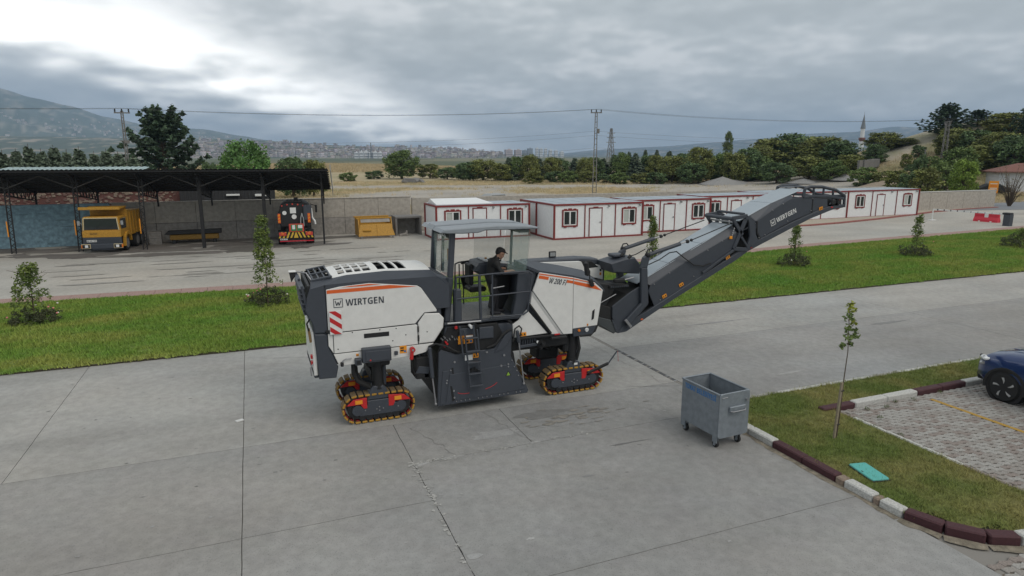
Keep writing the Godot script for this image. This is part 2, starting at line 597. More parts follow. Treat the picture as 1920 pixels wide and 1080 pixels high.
func build_ground() -> void:
	stain.seed = 5
	stain.frequency = 0.16
	stain.fractal_octaves = 5
	stain.fractal_gain = 0.58
	fine.seed = 9
	fine.frequency = 0.5
	fine.fractal_octaves = 4
	# one plain that reaches the horizon
	var b := mb()
	b.tinted = true
	var rings := [60.0, 140.0, 300.0, 700.0, 1500.0, 3000.0, 6000.0, 8600.0]
	b.col = Color(0.20, 0.18, 0.11)
	b.quad(Vector3(-60, -0.12, -60), Vector3(-60, -0.12, 60), Vector3(60, -0.12, 60), Vector3(60, -0.12, -60))
	for i in rings.size() - 1:
		for j in 96:
			var t0 := TAU * j / 96
			var t1 := TAU * (j + 1) / 96
			var k := rng.randf()
			b.col = Color(0.17, 0.16, 0.085).lerp(Color(0.06, 0.08, 0.035), k)
			var r0: float = rings[i] * (0.7 if i == 0 else 1.0)
			var r1: float = rings[i + 1]
			b.quad(Vector3(cos(t0) * r0, -0.13, -sin(t0) * r0), Vector3(cos(t1) * r0, -0.13, -sin(t1) * r0), Vector3(cos(t1) * r1, -0.13, -sin(t1) * r1), Vector3(cos(t0) * r1, -0.13, -sin(t0) * r1))
	structure("ground", b, M.tint)
	# road slabs over a dark bed, so that the joints are real gaps
	b = mb()
	b.quad(Vector3(-60, -0.04, -19.86), Vector3(-60, -0.04, 9), Vector3(9.4, -0.04, 9), Vector3(9.4, -0.04, -19.86))
	b.quad(Vector3(9.4, -0.04, -19.86), Vector3(9.4, -0.04, -11.1), Vector3(95, -0.04, -11.1), Vector3(95, -0.04, -19.86))
	var road := structure("road", b, M.joint)
	var c1 := Color(0.372, 0.360, 0.336)
	var c2 := Color(0.315, 0.307, 0.292)
	var c3 := Color(0.320, 0.312, 0.298)
	for q in [[-60, -30, c1], [-30, -16, c1], [-16, -4.4, c1], [-4.4, -0.5, c1], [-0.5, 9.62, c1]]:
		slab(road, q[0], q[1], -19.84, -12.92, q[2])
	for q in [[9.72, 22.0], [22.0, 36.0], [36.0, 52.0], [52.0, 95.0]]:
		slab(road, q[0], q[1], -19.84, -16.0, c1)
		slab(road, q[0], q[1], -16.0, -11.22, c3)
	for q in [[-60, -16, -12.92, -9.6, c2], [-16, -0.5, -12.92, -9.6, c2], [-0.5, 2.44, -12.92, -9.6, c2], [2.44, 4.84, -12.92, -11.0, c3], [4.84, 9.62, -12.92, -11.0, c3], [-60, -16, -9.6, 9, c2], [-16, -0.5, -9.6, 9, c2], [-0.5, 2.44, -9.6, 9, c3], [2.44, 9.12, -11.0, -7.1, c3], [2.44, 9.12, -7.1, 9, c3]]:
		slab(road, q[0], q[1], q[2], q[3], q[4])
	# slot drain across the road
	b = mb()
	b.box(Vector3(9.67, -0.012, -15.3), Vector3(0.085, 0.02, 9.0))
	var dr := structure("drain_channel", b, M.joint)
	for i in 40:
		b = mb()
		b.box(Vector3(9.67, 0.0, -13.0 - i * 0.075), Vector3(0.085, 0.012, 0.035))
		if i % 7 != 3: obj("grate_bar", b, M.steel if i % 5 == 0 else M.dark, dr)
	# lawn strip
	b = mb()
	b.tinted = true
	var x := -60.0
	while x < 90.0:
		var x1 := x + 1.0
		for j in 10:
			var p := []
			for q in [[x, j], [x, j + 1], [x1, j + 1], [x1, j]]:
				var za: float = lerpf(lawn_back_edge(q[0]), -19.86 + fine.get_noise_2d(q[0] * 2.0, 7.0) * 0.09, q[1] / 10.0)
				p.append([Vector3(q[0], 0.05 + 0.09 * sin(PI * q[1] / 10.0), za), grass_tone(q[0], za)])
			for k in [0, 2, 1, 0, 3, 2]:
				b.col = p[k][1] * 0.85
				b.put(p[k][0], Vector3.UP)
		b.col = Color(0.09, 0.075, 0.05)
		b.quad(Vector3(x, -0.05, -19.86), Vector3(x1, -0.05, -19.86), Vector3(x1, 0.05, -19.86), Vector3(x, 0.05, -19.86))
		x = x1
	structure("lawn", b, M.soil)
	var pl := []
	var tn := []
	for i in 88000:
		var gx := rng.randf_range(-14.0, 56.0)
		var gz := lerpf(-19.86 + 0.14 * fine.get_noise_2d(gx * 1.7, 3.0) + 0.03, lawn_back_edge(gx) + 0.05, rng.randf())
		var v := (gz + 19.86) / (lawn_back_edge(gx) + 19.86)
		var s := rng.randf_range(0.7, 1.35)
		pl.append(Transform3D(Basis(Vector3.UP, rng.randf() * TAU).scaled(Vector3(s, s * rng.randf_range(0.7, 1.3), s)), Vector3(gx, 0.045 + 0.09 * sin(PI * v), gz)))
		tn.append(grass_tone(gx, gz) * rng.randf_range(0.85, 1.3))
	var gr := scatter("lawn_grass", tuft_mesh(9, 0.085, 0.012, 0.085, 3), M.blade, pl, tn)
	tag(gr, "short mown green grass of the long lawn strip behind the road", "grass", "", "stuff")
	# pink edging behind the lawn
	b = mb()
	b.quad(Vector3(-60, -0.03, -32), Vector3(-60, -0.03, -28), Vector3(90, -0.03, -28), Vector3(90, -0.03, -36))
	var edge := structure("kerb", b, M.joint)
	x = -16.0
	while x < 70.0:
		var p0 := lawn_back_edge(x)
		var p1 := lawn_back_edge(x + 1.0)
		b = mb()
		b.prism([[x + 0.006, -p0 + 0.02], [x + 0.994, -p1 + 0.02], [x + 0.994, -p1 + 1.05], [x + 0.006, -p0 + 1.05]], -0.05, 0.062 + rng.randf_range(-0.004, 0.004), 0.008)
		var o := obj("kerb_stone", b, M.kerb_pink, edge)
		o.rotation.x = -PI / 2
		x += 1.0
	# concrete yard behind it
	b = mb()
	b.tinted = true
	sheet(b, -40, 90, -48.2, -28.5, 0.012, 0.6, Color(0.43, 0.405, 0.36))
	structure("yard", b, M.concrete)
	# oil and dirt trodden into the shed floor and the ways to it
	b = mb()
	b.tinted = true
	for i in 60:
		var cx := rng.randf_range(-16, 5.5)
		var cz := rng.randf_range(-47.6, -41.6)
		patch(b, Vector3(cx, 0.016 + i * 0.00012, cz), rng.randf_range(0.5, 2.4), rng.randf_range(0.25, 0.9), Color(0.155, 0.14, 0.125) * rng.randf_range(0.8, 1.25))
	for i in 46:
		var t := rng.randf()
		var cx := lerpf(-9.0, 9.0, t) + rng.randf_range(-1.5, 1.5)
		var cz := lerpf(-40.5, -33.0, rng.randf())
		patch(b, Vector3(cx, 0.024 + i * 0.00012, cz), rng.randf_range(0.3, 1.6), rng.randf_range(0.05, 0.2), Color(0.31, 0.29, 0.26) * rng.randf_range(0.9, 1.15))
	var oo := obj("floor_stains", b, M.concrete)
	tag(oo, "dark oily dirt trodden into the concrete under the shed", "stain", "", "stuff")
	# stains and scuffs on the road
	b = mb()
	b.tinted = true
	for q in [[4.3, -11.7, 0.5, 0.16, 0.36], [2.55, -10.95, 0.14, 0.05, 0.40], [3.1, -11.0, 0.3, 0.025, 0.38], [4.9, -11.02, 0.12, 0.04, 0.40], [5.6, -12.3, 0.7, 0.2, 0.22], [6.3, -11.6, 0.9, 0.1, 0.30], [6.6, -10.3, 0.4, 0.03, 0.17], [2.6, -7.9, 0.12, 0.05, 0.38], [3.5, -8.0, 0.07, 0.025, 0.44], [5.2, -9.4, 0.12, 0.03, 0.27], [5.25, -8.9, 0.1, 0.03, 0.27], [20.0, -15.2, 0.9, 0.10, 0.24], [14.5, -17.4, 1.2, 0.05, 0.31], [12.9, -12.4, 0.5, 0.05, 0.40]]:
		patch(b, Vector3(q[0], 0.004, q[1]), q[2], q[3], Color(q[4], q[4] * 0.985, q[4] * 0.96))
	for i in 90:
		var k := rng.randf_range(0.17, 0.40)
		patch(b, Vector3(rng.randf_range(-5, 9), 0.004 + i * 0.00002, rng.randf_range(-19, -6)), rng.randf_range(0.012, 0.05), rng.randf_range(0.008, 0.025), Color(k, k * 0.98, k * 0.95))
	for i in 5:
		var k := rng.randf_range(0.29, 0.325)
		var ang := rng.randf_range(-0.5, 0.05)
		patch(b, Vector3(rng.randf_range(-9, 30), 0.006 + i * 0.00002, rng.randf_range(-19.4, -8)), rng.randf_range(0.4, 1.6), rng.randf_range(0.008, 0.014), Color(k, k * 0.985, k * 0.965), ang)
	# hair cracks and crumbled joint edges
	for q in [[2.74, -12.6, 3.3, -11.05], [4.45, -12.85, 4.86, -11.0], [12.2, -18.6, 15.8, -16.2], [9.2, -16.6, 9.3, -12.0]]:
		var p0 := Vector3(q[0], 0.0075, q[1])
		var p1 := Vector3(q[2], 0.0075, q[3])
		var nn := int(p0.distance_to(p1) / 0.09)
		var sd := (p1 - p0).normalized().cross(Vector3.UP)
		var last := p0
		for i in nn:
			var t := (i + 1.0) / nn
			var p := p0.lerp(p1, t) + sd * (fine.get_noise_2d(t * 9.0 + q[0], q[1]) * 0.10 + fine.get_noise_2d(t * 60.0, q[0]) * 0.03)
			var w := 0.004 * (0.5 + rng.randf())
			b.col = Color(0.22, 0.21, 0.195)
			b.quad(last - sd * w, p - sd * w, p + sd * w, last + sd * w)
			last = p
	for i in 150:
		var t := rng.randf()
		var c := Vector3(2.44, 0.008, lerpf(-11.0, -7.6, t * t)) if i % 2 == 0 else Vector3(lerpf(2.4, 6.2, t * t), 0.008, -11.0)
		patch(b, c + Vector3(rng.randfn() * 0.05, i * 0.00001, rng.randfn() * 0.05), rng.randf_range(0.01, 0.045), rng.randf_range(0.008, 0.03), Color(0.43, 0.42, 0.395) * rng.randf_range(0.85, 1.1))
	for i in 40:
		patch(b, Vector3(6.1 + rng.randfn() * 0.7, 0.0085 + i * 0.00001, -11.9 + rng.randfn() * 0.25), rng.randf_range(0.03, 0.16), rng.randf_range(0.012, 0.05), Color(0.285, 0.265, 0.235) * rng.randf_range(0.85, 1.1))
	oo = obj("road_stains", b, M.concrete)
	tag(oo, "scuffs, drips and tyre marks on the concrete road", "stain", "", "stuff")

# an uneven flat blot
func patch(b: MB, c: Vector3, rx: float, rz: float, k: Color, ang := 0.0) -> void:
	b.tinted = true
	var pts := []
	var ph := rng.randf() * 50.0
	for i in 18:
		var t := TAU * i / 18
		var r := 1.0 + fine.get_noise_2d(cos(t) * 2.0 + ph, sin(t) * 2.0) * 0.9
		var p := Vector3(cos(t) * rx * r, 0, -sin(t) * rz * r).rotated(Vector3.UP, ang)
		pts.append(c + p)
	b.col = k
	for i in 18: b.tri(c, pts[i], pts[(i + 1) % 18])
	b.col = Color.WHITE

# ---------------------------------------------------------------- far land
func ridge(called: String, r0: float, r1: float, sky: Array, dark: Color, pale: Color, sd: int, share: float, rough: float) -> MeshInstance3D:
	var nz := FastNoiseLite.new()
	nz.seed = sd
	nz.frequency = 0.006
	nz.fractal_octaves = 5
	var b := mb()
	b.tinted = true
	var cols := 220
	var rows := 26
	var a0: float = sky[0][0]
	var a1: float = sky[sky.size() - 1][0]
	var pts := []
	for i in cols + 1:
		var az := lerpf(a0, a1, float(i) / cols)
		var el := 0.0
		for k in sky.size() - 1:
			if az >= sky[k][0] and az <= sky[k + 1][0]:
				el = lerpf(sky[k][1], sky[k + 1][1], smoothstep(0.0, 1.0, (az - sky[k][0]) / (sky[k + 1][0] - sky[k][0])) * 0.5 + 0.5 * (az - sky[k][0]) / (sky[k + 1][0] - sky[k][0]))
		var top := tan(deg_to_rad(el)) * r1 + 5.6
		var row := []
		for j in rows + 1:
			var t := float(j) / rows
			var r := lerpf(r0, r1, t)
			if t > 0.92: r += (t - 0.92) * 4000.0
			var x := sin(deg_to_rad(az)) * r
			var z := -cos(deg_to_rad(az)) * r
			var n := nz.get_noise_2d(x * 0.35, z * 0.35)
			var hh: float = top * pow(minf(t / 0.92, 1.0), 1.25) * (1.0 - maxf(t - 0.92, 0.0) * 6.0)
			hh += n * rough * sin(PI * minf(t / 0.92, 1.0)) * top * 0.35
			var f := nz.get_noise_2d(x * 0.9 + 900.0, z * 0.9)
			var g := nz.get_noise_2d(x * 3.0, z * 3.0 + 500.0)
			var c := dark.lerp(pale, clampf((f + g * 0.8 - share) * 5.0, 0.0, 1.0))
			c = c * (1.0 + g * 0.35)
			row.append([Vector3(x, hh - 0.3, z), c])
		pts.append(row)
	for i in cols:
		for j in rows:
			var p := [pts[i][j], pts[i + 1][j], pts[i + 1][j + 1], pts[i][j + 1]]
			var nn: Vector3 = (p[1][0] - p[0][0]).cross(p[3][0] - p[0][0]).normalized()
			for k in [0, 2, 1, 0, 3, 2]:
				b.col = p[k][1]
				b.put(p[k][0], nn)
	return structure(called, b, M.tint)

func build_far() -> void:
	ridge("mountain", 3200, 6500, [[-42.0, 3.6], [-30.0, 4.5], [-22.0, 4.7], [-15.4, 4.38], [-13.7, 3.87], [-11.6, 3.42], [-9.4, 2.72], [-6.7, 2.2], [-3.1, 2.0], [-0.4, 1.54], [1.5, 1.23], [5.0, 0.6], [9.0, 0.05]], Color(0.085, 0.110, 0.075), Color(0.25, 0.235, 0.185), 31, 0.22, 0.3)
	ridge("hills", 1700, 3000, [[-34.0, 1.2], [-14.0, 1.3], [-3.1, 1.30], [0.7, 1.22], [4.0, 1.03], [6.5, 0.87], [10.0, 0.75], [14.5, 0.67], [18.1, 0.47], [20.9, 0.12], [24.0, 0.0]], Color(0.055, 0.075, 0.040), Color(0.27, 0.23, 0.17), 17, 0.16, 0.2)
	ridge("far_hills", 4200, 7600, [[21.0, 0.0], [25.5, 0.16], [30.0, 0.54], [34.5, 0.75], [38.4, 1.04], [41.2, 1.27], [46.7, 1.71], [48.9, 1.76], [51.7, 2.1], [53.8, 1.95], [58.7, 1.87], [70.0, 1.6], [84.0, 0.6]], Color(0.05, 0.066, 0.045), Color(0.28, 0.24, 0.19), 44, 0.25, 0.25)
	# the town on the hillside: far too many small houses to count
	var b := mb()
	b.tinted = true
	b.box(Vector3(0, 0.5, 0), Vector3(1, 1, 1))
	b.col = Color(0.50, 0.40, 0.35)
	b.box(Vector3(0, 1.04, 0), Vector3(1.06, 0.10, 1.06))
	b.col = Color(0.30, 0.30, 0.32)
	for k in 3: b.box(Vector3(0, 0.22 + k * 0.27, 0), Vector3(1.012, 0.10, 1.012))
	var pl := []
	var tn := []
	var sk := [[-6.0, 1.2], [0.7, 1.22], [4.0, 1.03], [6.5, 0.87], [10.0, 0.75], [14.5, 0.67], [18.1, 0.47], [21.0, 0.12]]
	for i in 4200:
		var az := rng.randf_range(-5.5, 21.0)
		var t := rng.randf() * 0.8
		if stain.get_noise_2d(az * 3.0, t * 26.0) < -0.05: continue
		var el := 0.5
		for k in sk.size() - 1:
			if az >= sk[k][0] and az <= sk[k + 1][0]: el = lerpf(sk[k][1], sk[k + 1][1], (az - sk[k][0]) / (sk[k + 1][0] - sk[k][0]))
		var r := lerpf(1700.0, 3000.0, t)
		var top: float = tan(deg_to_rad(el)) * 3000.0 + 5.6
		var y: float = top * pow(t / 0.92, 1.25) - 3.0
		var hh := rng.randf_range(4.0, 9.0) if rng.randf() < 0.8 else rng.randf_range(10.0, 17.0)
		var ww := rng.randf_range(5.0, 11.0)
		pl.append(Transform3D(Basis(Vector3.UP, rng.randf() * TAU).scaled(Vector3(ww, hh, ww * rng.randf_range(0.7, 1.3))), Vector3(sin(deg_to_rad(az)) * r, y, -cos(deg_to_rad(az)) * r)))
		var w := rng.randf_range(0.35, 0.8)
		tn.append(Color(w, w * rng.randf_range(0.88, 1.0), w * rng.randf_range(0.82, 1.02)))
	var o := scatter("town", b.mesh(), M.tint, pl, tn)
	tag(o, "dense distant town of pale houses spread over the hillside", "town", "", "stuff")
	# villages on the slope of the mountain
	pl = []
	tn = []
	for i in 650:
		var az := rng.randf_range(-20.0, 4.0)
		var t := rng.randf_range(0.0, 0.55)
		if stain.get_noise_2d(az * 4.0, t * 40.0 + 70.0) < 0.0: continue
		var r := lerpf(3200.0, 6500.0, t)
		var el := clampf(2.2 - az * 0.15, 0.5, 5.0)
		pl.append(Transform3D(Basis(Vector3.UP, rng.randf() * TAU).scaled(Vector3.ONE * rng.randf_range(7, 14)), Vector3(sin(deg_to_rad(az)) * r, tan(deg_to_rad(el)) * 6500.0 * pow(t / 0.92, 1.25) - 8.0, -cos(deg_to_rad(az)) * r)))
		var w := rng.randf_range(0.5, 0.8)
		tn.append(Color(w, w * 0.95, w * 0.88))
	o = scatter("villages", b.mesh(), M.tint, pl, tn)
	tag(o, "scattered pale village houses on the lower mountain slope", "village", "", "stuff")
	# tower blocks that stand out
	for q in [[8.55, 1500, 13, 9, "w"], [8.95, 1500, 15, 9, "w"], [9.35, 1510, 16, 10, "w"], [9.75, 1505, 14, 9, "w"], [10.1, 1500, 15, 9, "w"], [10.5, 1520, 14, 9, "w"], [21.5, 2300, 27, 24, "p"], [22.3, 2300, 26, 22, "p"], [22.9, 2350, 25, 16, "b"], [23.35, 2300, 31, 17, "b"], [23.95, 2350, 33, 10, "w"], [24.3, 2350, 30, 11, "w"], [24.7, 2400, 31, 10, "w"], [25.1, 2400, 27, 11, "w"], [25.6, 2400, 24, 12, "w"], [26.1, 2400, 20, 13, "w"]]:
		var az: float = deg_to_rad(q[0])
		var at := Vector3(sin(az) * q[1], -0.3, -cos(az) * q[1])
		var nm: String = {"w": "pale tower block with rows of windows, one of the slender white flats", "p": "broad pinkish apartment block beyond the dark trees", "b": "grey blue tower block beyond the dark trees"}[q[4]]
		var gp: String = {"w": "white tower blocks at the town edge", "p": "pinkish apartment blocks", "b": "grey blue tower blocks"}[q[4]]
		if q[4] == "w" and q[0] > 20.0:
			nm = "slender pale tower block in the cluster rising beyond the dark wood"
			gp = "slender towers beyond the wood"
		elif q[4] == "w": nm = "short white tower block standing at the foot of the town hill"
		var t := thing("tower_block", nm, "building", at, gp)
		var h: float = q[2]
		var w: float = q[3]
		var bb := mb()
		bb.box(Vector3(0, h / 2, 0), Vector3(w, h, w * 0.8), 0.3)
		bb.box(Vector3(w * 0.1, h + 1.2, 0), Vector3(w * 0.3, 2.6, w * 0.3), 0.1)
		obj("wall", bb, {"w": M.render_white, "p": M.town_pink, "b": M.town_blue}[q[4]], t)
		var fl := int(h / 6.0)
		for i in fl:
			bb = mb()
			bb.box(Vector3(0, 4.0 + i * 6.0, 0), Vector3(w * 0.86, 1.9, w * 0.8 + 0.5))
			bb.box(Vector3(0, 4.0 + i * 6.0, 0), Vector3(w + 0.5, 1.9, w * 0.6))
			obj("window", bb, M.town_glass, t)

# ---------------------------------------------------------------- field
func rise(x: float, z: float) -> float:
	var a := (x - 138.0) / 28.0
	var d := (z + 88.0) / 26.0
	var e := (x - 20.0) / 60.0
	var f := (z + 250.0) / 40.0
	var g := (x - 6.0) / 10.0
	var h := (z + 60.0) / 9.0
	return 12.5 * exp(-(a * a + d * d)) + 2.4 * exp(-(e * e + f * f)) + 0.55 * exp(-(g * g + h * h))

func field_kind(x: float, z: float) -> float:   # 0 straw, 1 gravel
	var n := stain.get_noise_2d(x * 0.35 + 700.0, z * 0.5)
	var k := 0.0
	# the open gravel place and the track along the trees
	var a := (x - 27.0) / 17.0
	var d := (z + 84.0) / 30.0
	k = maxf(k, 1.1 - (a * a + d * d) + n * 1.2)
	k = maxf(k, 1.3 - absf(z + 112.0 - (x - 50.0) * 0.28) / 7.0 + n)
	k = maxf(k, 1.2 - Vector2((x - 80.0) / 22.0, (z + 84.0) / 20.0).length_squared() + n * 0.8)
	return clampf(k * 1.6, 0.0, 1.0)

func straw_tone(x: float, z: float) -> Color:
	var n := stain.get_noise_2d(x * 0.5, z * 1.0 + 200.0)
	return Color(0.57, 0.46, 0.285).lerp(Color(0.44, 0.37, 0.21), clampf(0.45 + n * 1.6, 0, 1)).lerp(Color(0.26, 0.26, 0.10), clampf(n * 2.0 - 0.5, 0, 0.7))

func build_field() -> void:
	var b := mb()
	b.tinted = true
	var st := 3.0
	var nx := 130
	var nz := 90
	var pts := []
	for i in nx + 1:
		var row := []
		for j in nz + 1:
			var x := -110.0 + i * st
			var z := -49.0 - j * st
			if x > 60.0: z += 3.4 * clampf((x - 60.0) / 4.0, 0, 1)
			var y := rise(x, z) - 0.02 + stain.get_noise_2d(x * 2.0, z * 2.0) * 0.1
			y *= clampf((absf(z) - 49.0) / 4.0, 0.1, 1.0)
			var c := straw_tone(x, z).lerp(Color(0.50, 0.455, 0.395) * (1.0 + stain.get_noise_2d(x * 1.4, z * 3.0) * 0.35), field_kind(x, z))
			if y > 1.5 and x > 80.0: c = c.lerp(Color(0.20, 0.20, 0.07), clampf(0.3 + stain.get_noise_2d(x, z) * 2.0, 0, 0.8))
			row.append([Vector3(x, y, z), c])
		pts.append(row)
	for i in nx:
		for j in nz:
			var p := [pts[i][j], pts[i + 1][j], pts[i + 1][j + 1], pts[i][j + 1]]
			var nn: Vector3 = (p[1][0] - p[0][0]).cross(p[3][0] - p[0][0]).normalized()
			for k in [0, 2, 1, 0, 3, 2]:
				b.col = p[k][1]
				b.put(p[k][0], nn)
	structure("field", b, M.soil)
	# asphalt way at the right
	b = mb()
	b.prism([[62, 47.2], [100, 38], [112, 44], [92, 56], [75.5, 47.6]], -0.02, 0.05)
	var way := structure("side_road", b, M.asphalt)
	way.rotation.x = -PI / 2
	way.position.y = 0.0
	# dry grass
	var pl := []
	var tn := []
	for i in 60000:
		var x := rng.randf_range(-25.0, 125.0)
		var z := -49.6 - pow(rng.randf(), 1.4) * 95.0
		if x > 62.0 and z > -51.0: continue
		if rng.randf() < field_kind(x, z) * 0.985: continue
		var tall := 1.0
		if x > -20.0 and x < 15.0 and z > -76.0: tall = 2.4 if rng.randf() < 0.6 else 1.5
		var s := rng.randf_range(0.7, 1.4)
		pl.append(Transform3D(Basis(Vector3.UP, rng.randf() * TAU).scaled(Vector3(s * 1.2, s * tall, s * 1.2)), Vector3(x, maxf(rise(x, z) * clampf((absf(z) - 49.0) / 4.0, 0.1, 1.0) - 0.05, -0.05), z)))
		tn.append(straw_tone(x, z) * rng.randf_range(0.85, 1.35))
	for i in 9000:
		var x := rng.randf_range(-45.0, 90.0)
		var z := rng.randf_range(-285.0, -205.0)
		pl.append(Transform3D(Basis(Vector3.UP, rng.randf() * TAU).scaled(Vector3(5, 2.5, 5)), Vector3(x, rise(x, z) - 0.1, z)))
		tn.append(Color(0.50, 0.40, 0.24) * rng.randf_range(0.8, 1.3))
	var o := scatter("dry_grass", tuft_mesh(10, 0.34, 0.016, 0.22, 8, 0.35), M.blade, pl, tn)
	tag(o, "tall straw coloured dry grass covering the field beyond the wall", "grass", "", "stuff")
	build_trees()
	build_poles()
	# heaps of gravel
	for q in [[85.5, -102.5, 3.9, 1.5, "gravel", "largest pale grey gravel heap with two tops in front of the trees"], [92.5, -90.0, 3.0, 0.8, "gravel", "low flat grey gravel heap in front of dark trees"], [97.3, -85.6, 2.8, 1.0, "gravel", "grey gravel heap behind the container roofs"], [91.0, -72.5, 4.2, 1.6, "gravel_tan", "large tan sand heap behind the end container"], [96.5, -68.2, 4.0, 1.7, "gravel_tan", "tan sand heap beside the light green tree"]]:
		b = mb()
		var t := thing("gravel_heap", q[5], "heap", Vector3(q[0], rise(q[0], q[1]) - 0.1, q[1]), "heaps on the field")
		var tops := [Vector3.ZERO]
		if q[0] < 90.0: tops = [Vector3(-1.0, 0, 0.3), Vector3(1.9, -0.55, 0)]
		for tp in tops:
			heap(b, tp, q[2], q[3] + tp.y)
		obj("pile", b, M[q[4]], t)
	# broken concrete lumps
	for q in [[31.0, -135.0, 1.6], [32.6, -136.0, 1.3], [29.8, -134.5, 1.0], [33.6, -134.6, 0.9]]:
		b = mb()
		b.box(Vector3(0, q[2] * 0.3, 0), Vector3(q[2] * 1.5, q[2] * 0.6, q[2]), 0.12, Basis(Vector3(0.3, 1, 0.2).normalized(), q[0]))
		var r := obj("concrete_rubble", b, M.pole_concrete)
		r.position = Vector3(q[0], 0, q[1])
		tag(r, "pale broken concrete lump dumped on the gravel before the bushes", "rubble", "concrete lumps")
	build_far_houses()

func heap(b: MB, c: Vector3, r: float, h: float) -> void:
	var rows := 9
	var sg := 26
	var g := []
	for i in rows + 1:
		var row := []
		for j in sg + 1:
			var t := TAU * (j % sg) / sg
			var q := float(i) / rows
			var rr := r * q * (1.0 + fine.get_noise_2d(cos(t) * 1.5 + c.x * 9.0, sin(t) * 1.5) * 0.35)
			var y: float = h * pow(1.0 - q, 0.9) + fine.get_noise_2d(cos(t) * rr * 3.0, sin(t) * rr * 3.0 + c.x) * 0.09 * (1.0 - q)
			row.append(c * Vector3(1, 0, 1) + Vector3(cos(t) * rr, y, -sin(t) * rr))
		g.append(row)
	for i in rows:
		for j in sg: b.quad(g[i][j], g[i + 1][j], g[i + 1][j + 1], g[i][j + 1])

# ---------------------------------------------------------------- trees
func leaves(b: MB, c: Vector3, r: Vector3, count: int, size: float, k: Color, rr: RandomNumberGenerator, vary := 0.25) -> void:
	b.tinted = true
	for i in count:
		var d := Vector3(rr.randfn(), rr.randfn(), rr.randfn()).normalized() * pow(rr.randf(), 0.45)
		var p := c + d * r
		var x := Vector3(rr.randfn(), rr.randfn() * 0.6, rr.randfn()).normalized()
		var y := x.cross(Vector3(rr.randfn(), rr.randfn(), rr.randfn())).normalized()
		var s := size * rr.randf_range(0.6, 1.3)
		var w := 1.0 + rr.randf_range(-vary, vary)
		b.col = Color(k.r * w, k.g * w, k.b * w * 0.95)
		var nn := y.cross(x)
		var e := [p - x * s, p + y * s * 0.55, p + x * s, p - y * s * 0.55]
		for q in [0, 2, 1, 0, 3, 2]: b.put(e[q], nn)

